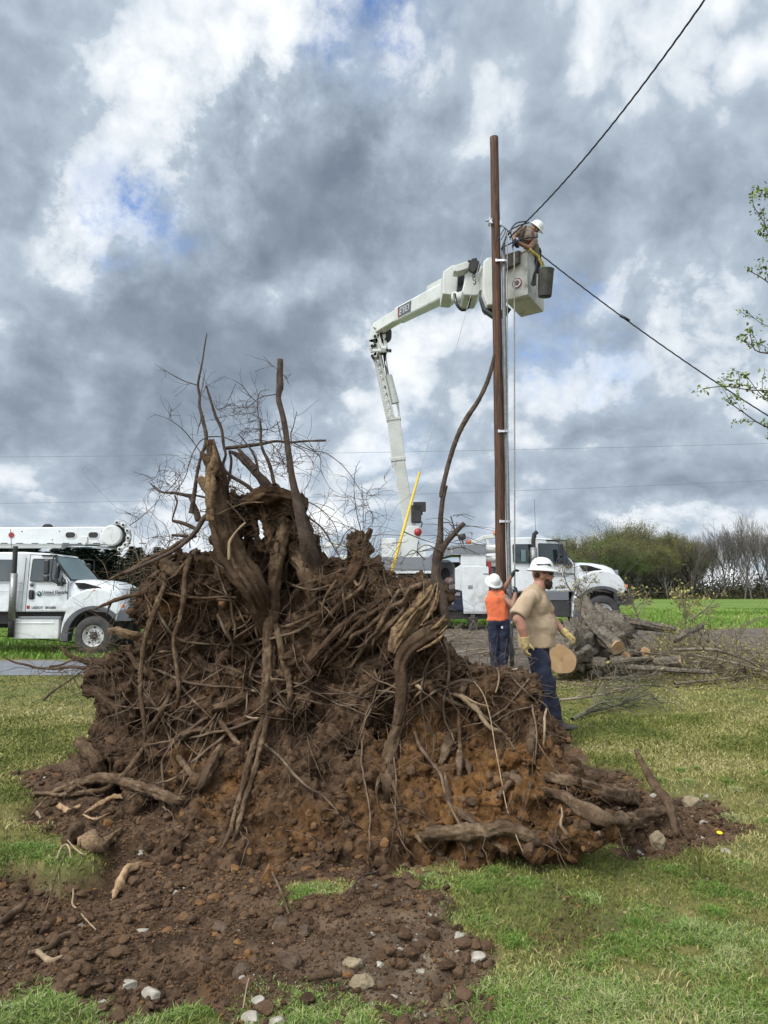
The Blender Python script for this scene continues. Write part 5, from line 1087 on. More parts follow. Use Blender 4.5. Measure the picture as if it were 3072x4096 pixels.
hand(q(2048, 2302, 13.3), q(2062, 2275, 13.33), glove_b, t2, 'glove', .046, 1.3, Vector((.9, 0, .2)), Vector((0, -1, .2)))
hand(q(2062, 2375, 13.2), q(2064, 2340, 13.25), glove_b, t2, 'glove', .046, 1.3, Vector((-.5, .6, 0)), Vector((-.8, -.5, 0)))

# ---- lineman leaning out of the bucket
d0 = 14.35; t3 = thing('person', 'lineman in tan shirt with harness bending over the rim of the lift bucket', 'person', tuple(P(2128, 1020, d0)))
iv = rel(t3); q = lambda x, y, d=d0: iv @ P(x, y, d)
hd = q(2138, 917, 14.15)
cones = [(q(2118, 930, 14.2), q(2134, 922, 14.15), .065, .06), (q(2070, 925, 14.05), q(2054, 950, 13.95), .052, .045), (q(2054, 950, 13.95), q(2060, 966, 13.85), .043, .034), (q(2138, 968, 14.1), q(2115, 992, 13.95), .056, .05), (q(2115, 992, 13.95), q(2072, 972, 13.85), .047, .036), (q(2115, 935, 14.2), q(2128, 1010, 14.4), .12, .13)]
link('body', flesh(cones, [(hd, (.09, .09, .11), None), (hd + Vector((.03, -.08, -.06)), (.02, .03, .03), None), (hd + Vector((-.02, -.09, -.02)), (.015, .02, .018), None)], .012, 1), skin_tan, t3)
link('beard', flesh([], [(hd + Vector((.0, -.05, -.08)), (.055, .05, .045), None)], .01, 1), beard, t3)
hard_hat(t3, hd + Vector((.05, -.02, .05)), .122, Matrix.Rotation(R(-25), 4, 'Z') @ Matrix.Rotation(R(46), 4, 'Y'))
link('shirt', flesh([(q(2083, 918, 14.15), q(2128, 945, 14.15), .095, .12), (q(2082, 918, 14.1), q(2062, 938, 14.02), .078, .07), (q(2130, 950, 14.12), q(2137, 972, 14.08), .09, .078), (q(2108, 932, 14.2), q(2128, 1005, 14.4), .15, .15)], [(q(2105, 950, 14.1), (.17, .13, .14), None)], .013, 2, .04, 0, .09), mat('tan_work_shirt', (.17, .135, .10), (.23, .185, .14), 6, .95, .2, 20), t3)
link('trousers', flesh([(q(2120, 1010, 14.45), q(2124, 1080, 14.5), .15, .09), (q(2140, 1010, 14.5), q(2144, 1080, 14.55), .14, .09)], [], .02, 2), navy, t3)
b = MB(); b.tube([q(2103, 905, 14.0), q(2094, 925, 13.97), q(2086, 948, 13.97), q(2078, 962, 14.0)], [.026], 8); b.tube([q(2130, 925, 13.99), q(2134, 945, 13.95), q(2120, 962, 13.92), q(2090, 958, 13.95)], [.022], 8); b.build('harness', mat('harness_red', (.10, .025, .02), (.03, .02, .02), 8, .8), t3)
hand(q(2060, 962, 13.86), q(2064, 990, 13.84), glove_b, t3, 'glove', .05, .9, Vector((.6, 0, -.3)), Vector((.5, -.6, 0)))
hand(q(2074, 972, 13.86), q(2050, 976, 13.82), glove_b, t3, 'glove', .05, .9, Vector((0, 0, -1)), Vector((0, -1, 0)))
# ================================================================== THE UPROOTED STUMP
def Dface(px, py):
    return 6.15 - 1.05*(np.clip(px, 200, 2500)-350)/1900 - .85*max(0, py-2880)/500 + .12*max(0, 2500-py)/600
CAVES = [(1230, 2915, 75, 60, .55), (830, 2500, 90, 60, .30), (1480, 2600, 120, 70, .40), (1330, 2480, 90, 60, .3), (1100, 2330, 50, 130, .45), (1200, 2330, 40, 160, .35), (1900, 2900, 170, 120, .22), (1850, 3100, 300, 150, .18), (1880, 3420, 200, 40, .45),
         (1530, 3250, 80, 60, .3), (1560, 2830, 60, 90, .4), (980, 2960, 120, 60, .2), (1400, 2730, 60, 60, .35), (1750, 2680, 80, 60, .35), (640, 3110, 200, 35, .3), (930, 2600, 120, 90, .25), (1060, 2620, 50, 160, .3), (1300, 2700, 50, 110, .3), (600, 2680, 90, 60, .2), (720, 2950, 120, 50, .22), (1380, 3050, 70, 60, .25), (2350, 3230, 120, 30, .25), (1880, 2760, 60, 60, .2)]
def cave(px, py):
    s = 0
    for cx, cy, rx, ry, a in CAVES: s += 1.4 * a * math.exp(-((px-cx)/rx)**2 - ((py-cy)/ry)**2)
    return s
ROWS = [(1985, [(905, 960), (1110, 1170)]), (2030, [(900, 1195)]), (2075, [(880, 1010), (1075, 1215)]), (2120, [(870, 985), (1095, 1235)]), (2170, [(860, 985), (1090, 1245), (1380, 1475)]), (2220, [(700, 985), (1085, 1265), (1375, 1495)]), (2270, [(620, 1010), (1060, 1290), (1360, 1500)]),
        (2330, [(575, 1345), (1350, 1560)]), (2390, [(590, 1760)]), (2450, [(600, 1745)]), (2510, [(605, 1760)]), (2570, [(590, 1770)]), (2630, [(440, 1790)]), (2690, [(410, 1900)]), (2750, [(400, 2010)]), (2810, [(455, 2090)]), (2870, [(480, 2150)]), (2930, [(430, 2190)]), (2990, [(400, 2230)]),
        (3050, [(400, 2280)]), (3110, [(420, 2320)]), (3170, [(560, 2400)]), (3230, [(680, 2420)]), (3290, [(850, 2450)]), (3350, [(1000, 2460)]), (3400, [(1450, 2200)])]
lb_ = MB(); gs = np.random.default_rng(21)
for py, ivs in ROWS:
    for x0, x1 in ivs:
        px = x0 + 16
        while px < x1 - 5:
            yy = py + gs.uniform(-22, 22); d = Dface(px, yy) + cave(px, yy); m = d / F
            right = min(1, max(0, (2750 - px) / 900)); thick = (.95 if py > 2400 else .35) * (.35 + .65*right)
            r = gs.uniform(.085, .15) * (1 if py > 2350 else .75) * (.55 if px > 2250 else 1)
            edge = min(px - x0, x1 - px) * m; r = min(r, max(.05, edge + .05))
            lb_.ball(P(px, yy, d + r + gs.uniform(-.05, .06)), r, (gs.uniform(.8, 1.3), 1.1, gs.uniform(.8, 1.3)), n=8)
            if gs.random() < .55:
                for k in np.arange(.2, thick, .17): lb_.ball(P(px + gs.uniform(-20, 20), yy, d + r + k), .17 if py > 2350 else .10, (1.1, 1, 1), n=7)
            px += gs.uniform(.10, .17) / m
for px in range(975, 1110, 18):
    for py in range(2070, 2500, 22):
        if min(math.hypot(px-1048, (py-2110)*.7), math.hypot(px-1040, py-2228), math.hypot(px-1085, py-2155)*1.6) < 30: continue
        lb_.ball(P(px, py, Dface(px, py) + .42 + gs.uniform(-.05, .05)), gs.uniform(.05, .09), n=7)
# apron of crumbled soil at the foot (slopes forward to the ground)
for i in range(420):
    px = gs.uniform(500, 2650); t_ = gs.uniform(0, 1); py = 3180 + t_*240 - max(0, (900-px))*.25 - max(0, px-2200)*.25; gxx, gyy = ground_px(px, py + 40)
    lb_.ball((gxx + gs.uniform(-.1, .1), gyy + gs.uniform(0, .5), gz(gxx, gyy) + gs.uniform(-.06, .03) - (.03 if px > 2250 else 0)), gs.uniform(.06, .15) * (.5 if px > 2250 else 1), (1.2, 1.2, .8), n=7)
sm_me = lb_.mesh('soil'); so_ = bpy.data.objects.new('soil_tmp', sm_me); COL.objects.link(so_)
rm = so_.modifiers.new('r', 'REMESH'); rm.mode = 'VOXEL'; rm.voxel_size = .02; rm.use_smooth_shade = True
s1 = so_.modifiers.new('s', 'SMOOTH'); s1.iterations = 14; s1.factor = .8
def dtex(name, ty, sc, st, depth=4, **kw):
    t_ = bpy.data.textures.new(name, ty)
    if ty == 'CLOUDS': t_.noise_scale = sc; t_.noise_depth = depth
    elif ty == 'VORONOI': t_.noise_scale = sc
    elif ty == 'MUSGRAVE': t_.noise_scale = sc; t_.musgrave_type = 'RIDGED_MULTIFRACTAL'; t_.octaves = 5
    for k, v in kw.items(): setattr(t_, k, v)
    d_ = so_.modifiers.new(name, 'DISPLACE'); d_.texture = t_; d_.strength = st; d_.mid_level = kw.get('mid', .5) if False else .5; d_.texture_coords = 'GLOBAL'; return d_
dtex('big', 'CLOUDS', .26, .22, 3); dtex('blocks', 'VORONOI', .17, -.10, distance_metric='MANHATTAN'); dtex('clods', 'VORONOI', .065, -.032, distance_metric='MANHATTAN'); dtex('ridge', 'MUSGRAVE', .07, .022); dtex('fine', 'CLOUDS', .03, .045, 5)
soil_me = bpy.data.meshes.new_from_object(so_.evaluated_get(bpy.context.evaluated_depsgraph_get())); bpy.data.objects.remove(so_)
nv = len(soil_me.vertices); sco = np.empty(nv*3); soil_me.vertices.foreach_get('co', sco); sco = sco.reshape(-1, 3)
print('soil verts', nv)
# material: dark topsoil above, ochre clay where the subsoil is exposed
sm = bpy.data.materials.new('root_plate_soil'); sm.use_nodes = True; t = NT(sm.node_tree); bs = sm.node_tree.nodes['Principled BSDF']; geo = t.n('ShaderNodeTexCoord').outputs['Object']
m1 = t.noise(geo, 2.2, 7, .62, .4).outputs[0]; m2 = t.noise(geo, 9, 8, .65).outputs[0]; m3 = t.noise(geo, 45, 6, .7).outputs[0]; m4 = t.noise(geo, 130, 3, .6).outputs[0]
c = t.mix(t.sm(m2, .35, .65), (.046, .026, .015), (.145, .086, .050))
och = None
for (px, py, r, w_) in ((1900, 3050, .75, 1.), (1700, 2950, .5, .8), (2250, 3280, .45, .8), (1850, 3380, .5, 1.), (1450, 3250, .4, .5), (950, 3150, .35, .8), (720, 3050, .25, .6), (650, 2440, .16, .9), (1000, 2560, .3, .5), (900, 2850, .35, .5), (1150, 3330, .35, .7), (2000, 2880, .25, .5)):
    cpt = P(px, py, Dface(px, py)); f_ = t.sm(t.vm('DISTANCE', geo, tuple(cpt)), r*.35, r*1.15, w_, 0.); och = f_ if och is None else t.m('MAXIMUM', och, f_)
och = t.m('MULTIPLY', och, t.sm(m1, .36, .54))
c = t.mix(och, c, t.mix(t.sm(m2, .4, .62), (.13, .060, .018), (.225, .110, .038)))
c = t.mix(t.sm(m3, .55, .75, 0, .6), c, (.20, .145, .10)); c = t.mix(t.sm(m4, .7, .78, 0, .5), c, (.26, .21, .16))
sm.node_tree.links.new(c, bs.inputs['Base Color']); bs.inputs['Roughness'].default_value = .95; bs.inputs['Specular IOR Level'].default_value = .15
hh = t.m('ADD', t.m('MULTIPLY', m3, 1.0), t.m('MULTIPLY', m4, .4)); hh = t.m('ADD', hh, t.m('MULTIPLY', m2, 1.5))
sm.node_tree.links.new(t.n('ShaderNodeBump', {'Strength': 1., 'Distance': .022, 'Height': hh}).outputs[0], bs.inputs['Normal'])
stump = thing('uprooted_stump', 'huge upturned root plate of a fallen tree caked in brown soil, with tangled roots', 'uprooted stump', (.35, 6.0, 0))
soil_me.materials.clear(); soil_me.materials.append(sm); soil = link('soil', soil_me, None, stump); soil.matrix_parent_inverse = Matrix.Translation(stump.location).inverted()
polys = np.empty(len(soil_me.loops), np.int32); soil_me.loops.foreach_get('vertex_index', polys)
bvh = BVHTree.FromPolygons([tuple(v) for v in sco], [tuple(p.vertices) for p in soil_me.polygons])
def surf_d(px, py):
    v = ray(px, py).normalized(); h = bvh.ray_cast(CAM, v)
    return h[0].y if h[0] is not None else None
barkc = lambda n, a, b_, st=1.: mat(n, a, b_, 22, .95, st, 60, bdist=.018, spec=.15, extra=lambda t, c, v: t.mix(t.sm(t.noise(v, 5.5, 8, .65).outputs[0], .44, .60, 0, .85), c, (.072, .043, .026)))
M['root'] = barkc('root_bark', (.10, .062, .036), (.235, .160, .10)); M['root_dark'] = barkc('muddy_root', (.075, .046, .028), (.15, .098, .062)); M['crust'] = sm; M['pale'] = mat('pale_root', (.33, .24, .14), (.24, .165, .10), 20, .85, .5, 60)
M['stem'] = mat('dark_stem_bark', (.042, .026, .018), (.09, .060, .042), 16, .9, .5, 50, bdist=.008)
M['decay'] = mat('decayed_wood', (.14, .085, .045), (.33, .21, .105), 26, .9, 1., 60, bdist=.02, extra=lambda t, c, v: t.mix(t.sm(t.noise(v, 4, 6, .6).outputs[0], .5, .66, 0, .7), c, (.08, .048, .027)))
M['split'] = mat('split_wood', (.42, .27, .15), (.30, .18, .09), 30, .8, .7, 60, stretch=(1, 1, .3))
ZONE = {'A': (300, 2200, 1659/800), 'B': (1000, 2200, 1659/900), 'C': (500, 1300, 1.659), 'D': (1500, 2600, 1659/900), 'E': (0, 2800, 1659/900), 'F': (800, 2900, 1659/900), 'G': (2172, 2800, 1659/900), 'H': (1300, 2000, 1659/800), 'I': (0, 2000, 1659/800), 'N': (0, 0, 1)}
def trace(zone, pts, off=.02, dd=None, ends=(0, 0), stiff=1):
    """points read off the photo become 3-D points lying on (or in front of) the soil surface"""
    zx, zy, zs = ZONE[zone]; pp = [(zx + u/zs, zy + v/zs) for u, v in pts]; ds = []
    for px, py in pp:
        d = surf_d(px, py) if dd is None else dd
        ds.append(d)
    kn = [i for i, d in enumerate(ds) if d is not None]
    for i in range(len(ds)):
        if ds[i] is None:
            if kn: j = min(kn, key=lambda k: abs(k - i)); ds[i] = ds[j] + (.0 if True else 0)
            else: ds[i] = Dface(*pp[i])
    ds = np.array(ds, float)
    if len(ds) > 2:      # stiff roots bridge the hollows
        
        for _ in range(stiff): s_ = ds.copy(); s_[1:-1] = np.minimum(ds[1:-1], .25*ds[:-2] + .5*ds[1:-1] + .25*ds[2:]); ds = s_
    offs = np.full(len(ds), off); m_ = .5*F/5.5
    if dd is None:
        for e_, w_ in ((0, ends[0]), (-1, ends[1])):
            if w_ > .007 and surf_d(*pp[e_]) is not None: offs[e_] = -w_*1.3
    else:
        sd = surf_d(*pp[0])
        if sd is not None and ends[0] > .02: ds = ds.copy(); ds[0] = max(ds[0], sd + ends[0]*1.0); ds[1] = max(ds[1], .5*(ds[0] + ds[1]))
        for e_ in range(len(pp)):
            sd = surf_d(*pp[e_])
    return [P(px, py, d - o_) for (px, py), d, o_ in zip(pp, ds, offs)], zs, ds
nroot = [0]
def root(zone, pts, ws, mt='root', off=None, dd=None, name='root', rough=.24, ridge=.15, n=None, cap=None, parent=None):
    zs = ZONE[zone][2]; dm = 5.5 if dd is None else dd; rad = [w / zs / 2 * dm / F for w in ws]
    p3, _, ds = trace(zone, pts, (off*.8 + .012 if (off is not None and dd is None and off > 0) else off) if off is not None else max(.003, rad[0]*.15), dd, (rad[0], rad[-1]), 8 if len(pts) >= 6 else 2)
    rad = [w / zs / 2 * float(np.mean(ds)) / F for w in ws]
    inv_ = Matrix.Translation(stump.location).inverted(); p3 = [inv_ @ p for p in p3]; nroot[0] += 1
    mx = max(rad); b = MB(); k = n or (9 if mx < .012 else 14 if mx < .035 else 24)
    b.tube(p3, rad, k, rough=rough, ridge=ridge, seed=nroot[0], step=max(mx*.4, .01)); me = b.mesh(name); return link(name, me, M[mt], parent or stump)
RT = [ # zone, path, widths, material
('N', [(1150, 2060), (1112, 2200), (1098, 2330), (1085, 2480), (1075, 2600), (1072, 2700), (1060, 2850)], [46, 50, 48, 48, 42, 38], 'root', .12),
('F', [(480, -80), (400, 120), (350, 300), (300, 500), (260, 640), (215, 800), (150, 930)], [46, 44, 36, 32, 28, 20], 'root', .08),
('F', [(500, -90), (450, 150), (380, 400), (330, 560), (290, 720), (248, 860)], [52, 48, 42, 36, 32, 24], 'root', .05),
('B', [(330, 0), (400, 150), (450, 300), (470, 430)], [110, 100, 80, 60], 'root'),
('B', [(170, 450), (205, 620), (240, 800), (280, 950), (300, 1100), (290, 1250)], [44, 48, 44, 40, 36], 'root', .05),
('B', [(1350, 235), (1180, 290), (1140, 370), (1020, 440), (960, 560), (930, 620), (880, 670), (800, 780), (760, 850)], [40, 46, 42, 38, 36, 32, 26], 'root', .05),
('B', [(1150, 380), (1110, 470), (1000, 580), (900, 680), (870, 750), (880, 850)], [30, 32, 30, 34, 30, 26], 'root', .05),
('B', [(1050, 300), (900, 420), (760, 500), (620, 620), (500, 760), (420, 850)], [66, 62, 58, 52, 44, 40], 'root_dark'),
('B', [(1000, 400), (840, 510), (700, 640), (560, 770)], [46, 40, 38, 30], 'root_dark'),
('B', [(980, 470), (860, 580), (760, 630), (720, 700), (640, 770), (560, 850), (530, 900)], [26, 28, 26, 22, 18, 12], 'root', .06),
('B', [(900, 670), (820, 720), (740, 860), (565, 878)], [26, 24, 16, 7], 'root', .05),
('B', [(860, 160), (820, 280), (700, 370), (600, 470), (530, 540)], [30, 26, 24, 18], 'root', .04),
('B', [(690, 170), (600, 280), (540, 400), (515, 545)], [30, 28, 24, 18], 'root', .06),
('B', [(700, 170), (760, 220), (800, 260), (830, 200), (850, 130)], [26, 24, 20, 16], 'root', .03),
('B', [(520, 450), (400, 510), (300, 550), (215, 575)], [26, 24, 20, 16], 'root', .04),
('B', [(0, 675), (90, 650), (170, 620)], [22, 20, 16], 'root', .06),
('B', [(640, 900), (760, 930), (900, 850), (1040, 800)], [120, 150, 150, 120], 'root_dark', -.05),
('B', [(700, 1120), (820, 1060), (960, 960), (1060, 880)], [60, 80, 90, 90], 'root_dark', -.01),
('B', [(30, 130), (60, 280), (90, 420), (120, 560)], [16, 14, 12, 10], 'root', .07),
('D', [(320, 1360), (500, 1350), (700, 1340), (830, 1340), (950, 1305), (1060, 1340), (1180, 1400), (1290, 1480)], [70, 96, 90, 90, 84, 64, 30], 'root', .03),
('D', [(600, 1170), (700, 1250), (790, 1320)], [34, 46, 50], 'root', .02),
('D', [(560, 640), (530, 720), (500, 800), (480, 850)], [80, 70, 50, 28], 'root', .04),
('D', [(510, 900), (530, 1000), (545, 1100), (548, 1190)], [12, 34, 46, 20], 'root', .05),
('D', [(612, 400), (620, 550), (625, 700), (620, 820), (622, 930)], [20, 24, 26, 50, 22], 'root', .06),
('D', [(640, 780), (690, 860), (700, 930)], [26, 46, 18], 'root', .06),
('D', [(690, 230), (650, 290), (620, 345)], [36, 38, 36], 'root', .04),
('D', [(540, 318), (640, 345), (700, 390), (760, 450), (800, 520), (860, 580), (960, 612)], [14, 34, 40, 34, 32, 34, 14], 'pale', .09),
('D', [(670, 350), (760, 395), (850, 415)], [12, 10, 5], 'pale', .08),
('D', [(730, 230), (800, 330), (850, 500), (880, 680), (930, 950), (980, 1200), (1040, 1370), (1090, 1490)], [8, 8, 8, 7, 6], 'pale', .08),
('D', [(1265, 430), (1250, 500), (1252, 580), (1240, 770)], [12, 18, 18, 14], 'pale', .06),
('D', [(1160, 500), (1170, 620), (1150, 720), (1180, 800)], [46, 70, 70, 40], 'root_dark', .02),
('D', [(860, 340), (950, 350), (1050, 400), (1200, 420)], [8, 16, 16, 8], 'root', .05),
('D', [(900, 130), (915, 200), (905, 260), (888, 315)], [8, 11, 11, 8], 'pale', .06),
('D', [(1030, 900), (990, 990), (940, 1050), (870, 1100)], [60, 44, 40, 24], 'root', .03),
('D', [(870, 920), (960, 930), (1040, 950), (1120, 1010)], [30, 50, 66, 40], 'root', .02),
('D', [(1375, 1160), (1380, 1220), (1370, 1290), (1420, 1365)], [8, 14, 20, 24], 'pale', .05),
('D', [(210, 150), (195, 400), (170, 560), (110, 740), (90, 860)], [84, 90, 84, 96, 84], 'root', .02),
('D', [(85, 850), (100, 950), (105, 1050), (100, 1130)], [84, 96, 60, 16], 'root', .04),
('D', [(110, 930), (150, 1030), (185, 1155)], [34, 20, 5], 'root', .06),
('D', [(60, 900), (15, 1000), (10, 1060), (28, 1170)], [30, 22, 14, 4], 'root', .06),
('D', [(300, 1340), (340, 1420), (445, 1530)], [34, 26, 14], 'root', .04),
('D', [(840, 1390), (920, 1450), (990, 1500)], [34, 34, 26], 'root', .0),
('D', [(260, 250), (320, 270), (340, 300), (300, 340), (265, 395)], [14, 30, 20, 14, 6], 'pale', .05),
('G', [(10, 560), (150, 600), (350, 650), (480, 700), (640, 720), (720, 780)], [70, 84, 92, 100, 110, 60], 'root', .02),
('G', [(0, 670), (150, 710), (280, 800), (450, 880), (600, 900), (750, 855), (950, 800)], [50, 66, 80, 100, 110, 84, 60], 'root', .05),
('G', [(685, 370), (760, 520), (850, 660), (920, 750), (960, 880), (990, 1000)], [30, 52, 60, 66, 50, 40], 'root_dark', .09),
('G', [(960, 880), (1030, 960), (1080, 1030)], [44, 38, 30], 'root_dark', .05),
('G', [(400, 990), (600, 985), (700, 1040), (760, 1070)], [40, 44, 44, 34], 'root', .04),
('G', [(800, 880), (830, 960), (860, 1000)], [36, 34, 24], 'root_dark', .03),
('A', [(1000, 10), (945, 100), (910, 250), (900, 420), (860, 600), (820, 750), (850, 1000), (860, 1200), (830, 1330)], [40, 44, 42, 40, 38, 36, 34, 30, 20], 'root', .09),
('A', [(760, 250), (700, 400), (640, 560), (580, 750), (550, 950), (545, 1200), (570, 1400), (580, 1640)], [36, 44, 44, 40, 36, 34, 30, 20], 'root', .10),
('A', [(945, 60), (880, 150), (830, 210), (755, 250)], [26, 24, 22, 14], 'root', .07),
('A', [(730, 350), (900, 385), (1080, 400), (1200, 390), (1340, 395)], [22, 24, 22, 20, 14], 'root', .06),
('A', [(1180, 408), (1260, 415), (1345, 430)], [14, 12, 10], 'root', .06),
('A', [(140, 500), (250, 450), (350, 410), (475, 375), (540, 370)], [10, 26, 30, 34, 40], 'root_dark', .0),
('A', [(300, 430), (280, 490), (260, 545)], [20, 16, 6], 'root_dark', .02),
('A', [(285, 245), (400, 190), (500, 140), (640, 60), (770, 0), (860, -60), (1000, -120)], [18, 22, 26, 28, 30, 32], 'root', .10),
('A', [(130, 1010), (240, 1012), (350, 1000), (430, 1010)], [50, 62, 60, 44], 'root_dark', .02),
('A', [(80, 1160), (200, 1190), (300, 1260), (420, 1360), (520, 1440)], [80, 86, 100, 120, 110], 'root_dark', .0),
('A', [(430, 830), (520, 960), (640, 1040), (700, 1130)], [36, 48, 56, 50], 'root', .03),
('A', [(870, 760), (1000, 880), (1100, 980), (1250, 1000), (1380, 1040)], [90, 100, 90, 80, 60], 'root_dark', -.02),
('A', [(1130, 1000), (1160, 1120), (1200, 1240)], [60, 56, 40], 'root_dark', .0),
('A', [(590, 1530), (680, 1400), (790, 1200)], [44, 38, 26], 'root', .05),
('A', [(860, 1300), (960, 1305), (1060, 1260)], [14, 22, 24], 'root', .05),
('A', [(1060, 1330), (1250, 1290), (1380, 1230), (1520, 1190)], [50, 66, 80, 66], 'root', .02),
('A', [(610, 1340), (700, 1320), (820, 1290)], [46, 40, 26], 'root', .03),
('A', [(830, 1600), (900, 1540), (990, 1490), (1130, 1510), (1240, 1500)], [60, 54, 50, 30, 14], 'root', .03),
('A', [(1180, 1400), (1250, 1480), (1330, 1580), (1400, 1640)], [44, 42, 38, 30], 'root', .02),
('A', [(270, 670), (360, 672), (450, 700), (580, 730)], [30, 60, 70, 80], 'decay', .05),
('A', [(700, 80), (760, 130), (840, 200), (930, 230)], [70, 86, 110, 90], 'root', .03),
('A', [(610, 250), (650, 210), (720, 170)], [36, 34, 30], 'root', .04),
('A', [(1400, 790), (1470, 770), (1540, 735), (1630, 700)], [34, 24, 22, 20], 'root', .12),
('A', [(640, 860), (720, 845), (810, 845)], [10, 18, 18], 'root', .04),
('A', [(870, 1100), (960, 1050), (1075, 995)], [14, 22, 24], 'root', .04),
('A', [(1480, 90), (1490, 250), (1540, 380), (1570, 520), (1590, 650)], [12, 14, 13, 12, 9], 'root', .08),
('A', [(930, 450), (980, 480), (1020, 520)], [20, 26, 14], 'root', .04),
('A', [(880, 760), (940, 740), (1000, 690), (1070, 630)], [40, 26, 20, 10], 'root', .05),
('A', [(1450, 1160), (1500, 1170), (1545, 1175)], [20, 22, 20], 'pale', .08), ('A', [(1410, 1375), (1450, 1390), (1520, 1395)], [18, 18, 14], 'pale', .08),
('I', [(20, 1300), (130, 1350), (230, 1370), (300, 1390), (450, 1400), (600, 1385), (720, 1400)], [9, 14, 16, 18, 22, 24, 30], 'root_dark', .0),
('I', [(500, 1210), (560, 1280), (620, 1310), (700, 1340), (800, 1410)], [14, 28, 32, 34, 40], 'root', .02),
('I', [(360, 1659), (450, 1580), (600, 1480), (690, 1410)], [16, 15, 12, 8], 'stem', .02),
('I', [(410, 1380), (500, 1370), (600, 1330), (690, 1320)], [16, 14, 12, 8], 'root_dark', .03),
('E', [(60, 700), (200, 690), (320, 690), (450, 700), (600, 680), (760, 660), (900, 560), (1000, 440), (1050, 360)], [8, 14, 26, 32, 34, 34, 32, 30, 30], 'root', .10),
('E', [(390, 680), (500, 640), (620, 600), (740, 575), (880, 590), (1000, 630), (1150, 680), (1300, 740), (1400, 730)], [30, 44, 56, 66, 70, 70, 66, 60, 30], 'root', .06),
('E', [(490, 670), (600, 620), (720, 600)], [34, 40, 36], 'root', .08),
('E', [(240, 820), (340, 780), (450, 745), (600, 750), (700, 720), (830, 690)], [40, 76, 86, 80, 66, 40], 'root', .05),
('E', [(570, 300), (640, 370), (700, 430), (740, 500), (780, 530)], [60, 84, 80, 70, 40], 'root', .05),
('E', [(1310, 410), (1390, 520), (1480, 600)], [34, 44, 40], 'root', .05),
('E', [(1640, 340), (1560, 480), (1500, 610), (1470, 680)], [60, 74, 66, 40], 'root', .05),
('E', [(230, 850), (290, 780), (350, 715)], [14, 16, 14], 'root', .07)]
for (z_, pts, ws, mt_, *of) in RT: root(z_, pts, ws, mt_, off=of[0] if of else None)
# trunk remains and stems standing up out of the plate
root('C', [(935, 2060), (905, 1900), (850, 1740), (760, 1600), (690, 1450), (640, 1300), (610, 1150), (597, 1000), (585, 880), (570, 762)], [80, 110, 130, 148, 152, 140, 120, 96, 74, 44], 'root_dark', off=.08, dd=5.78, name='broken_trunk', rough=.22, ridge=.22, n=40)
root('C', [(560, 1300), (565, 1150), (568, 980), (595, 880), (585, 800)], [40, 56, 60, 44, 12], 'decay', off=.20, dd=5.75, name='splintered_wood', rough=.2, ridge=.35, n=12)
root('C', [(625, 1010), (585, 940), (530, 880), (505, 838)], [50, 66, 44, 18], 'root_dark', off=.12, dd=5.75, name='splintered_wood', rough=.2, ridge=.25)
root('C', [(585, 1110), (540, 1060), (490, 1015)], [70, 60, 34], 'decay', off=.10, dd=5.75, name='splintered_wood', rough=.3, ridge=.4)
STEM = [([(1290, 1800), (1250, 1600), (1195, 1400), (1145, 1180), (1110, 1020), (1088, 880), (1072, 740), (1045, 600), (1018, 480), (1030, 420), (1028, 330), (1030, 228)], [150, 130, 92, 62, 46, 42, 38, 36, 36, 46, 42, 40]),
 ([(440, 1250), (470, 1050), (485, 950), (510, 860), (540, 760), (520, 640), (495, 540), (495, 470), (485, 390), (512, 250), (530, 130), (545, 52)], [34, 26, 22, 22, 26, 24, 20, 18, 16, 12, 10, 6]),
 ([(880, 1130), (800, 1060), (700, 1000), (650, 940), (668, 860), (655, 800), (640, 690), (600, 600), (575, 520), (540, 405)], [30, 26, 24, 22, 18, 18, 20, 20, 18, 12]),
 ([(650, 820), (720, 812), (800, 803), (900, 790), (1000, 772), (1100, 778), (1200, 770), (1335, 766)], [20, 26, 26, 22, 18, 15, 14, 14]),
 ([(1000, 1130), (940, 1060), (860, 970), (790, 900), (740, 860), (690, 835)], [70, 66, 50, 42, 32, 16]), ([(870, 960), (800, 880), (750, 820)], [40, 30, 20]),
 ([(990, 1060), (960, 930), (915, 830), (900, 760), (902, 700), (895, 630)], [26, 24, 18, 18, 18, 12]), ([(890, 1000), (870, 900), (830, 820), (755, 725)], [18, 16, 12, 6]),
 ([(490, 1300), (460, 1200), (430, 1140), (400, 1130), (330, 1115), (230, 1105), (165, 1048)], [46, 34, 26, 24, 20, 12, 6]), ([(560, 1150), (450, 1128), (330, 1115)], [16, 12, 8]), ([(330, 1130), (345, 1180), (320, 1270), (315, 1310)], [14, 12, 10, 6]),
 ([(600, 1220), (520, 1290), (470, 1370), (400, 1440), (300, 1510), (130, 1590), (0, 1650)], [34, 36, 34, 30, 28, 24, 18]), ([(320, 1300), (400, 1320), (480, 1360)], [20, 26, 26]), ([(310, 1395), (420, 1400)], [18, 22]),
 ([(660, 1110), (690, 1020), (705, 900), (690, 835)], [24, 22, 18, 12]),
 ([(1180, 1250), (1250, 1300), (1310, 1350), (1360, 1430), (1415, 1530)], [16, 14, 12, 9, 6]), ([(1170, 1450), (1230, 1455), (1265, 1448)], [40, 30, 20])]
for pts, ws in STEM: root('C', pts, ws, 'stem', off=.0, dd=5.7 + (nroot[0] % 5)*.05, name='stem', rough=.10, ridge=.05)
root('H', [(1020, 1050), (985, 900), (950, 760), (918, 650), (925, 520), (940, 440), (955, 330), (960, 150), (975, 0), (1000, -120)], [60, 80, 84, 76, 72, 84, 58, 44, 40, 38], 'stem', off=.0, dd=5.35, name='stem', rough=.06, ridge=.05)
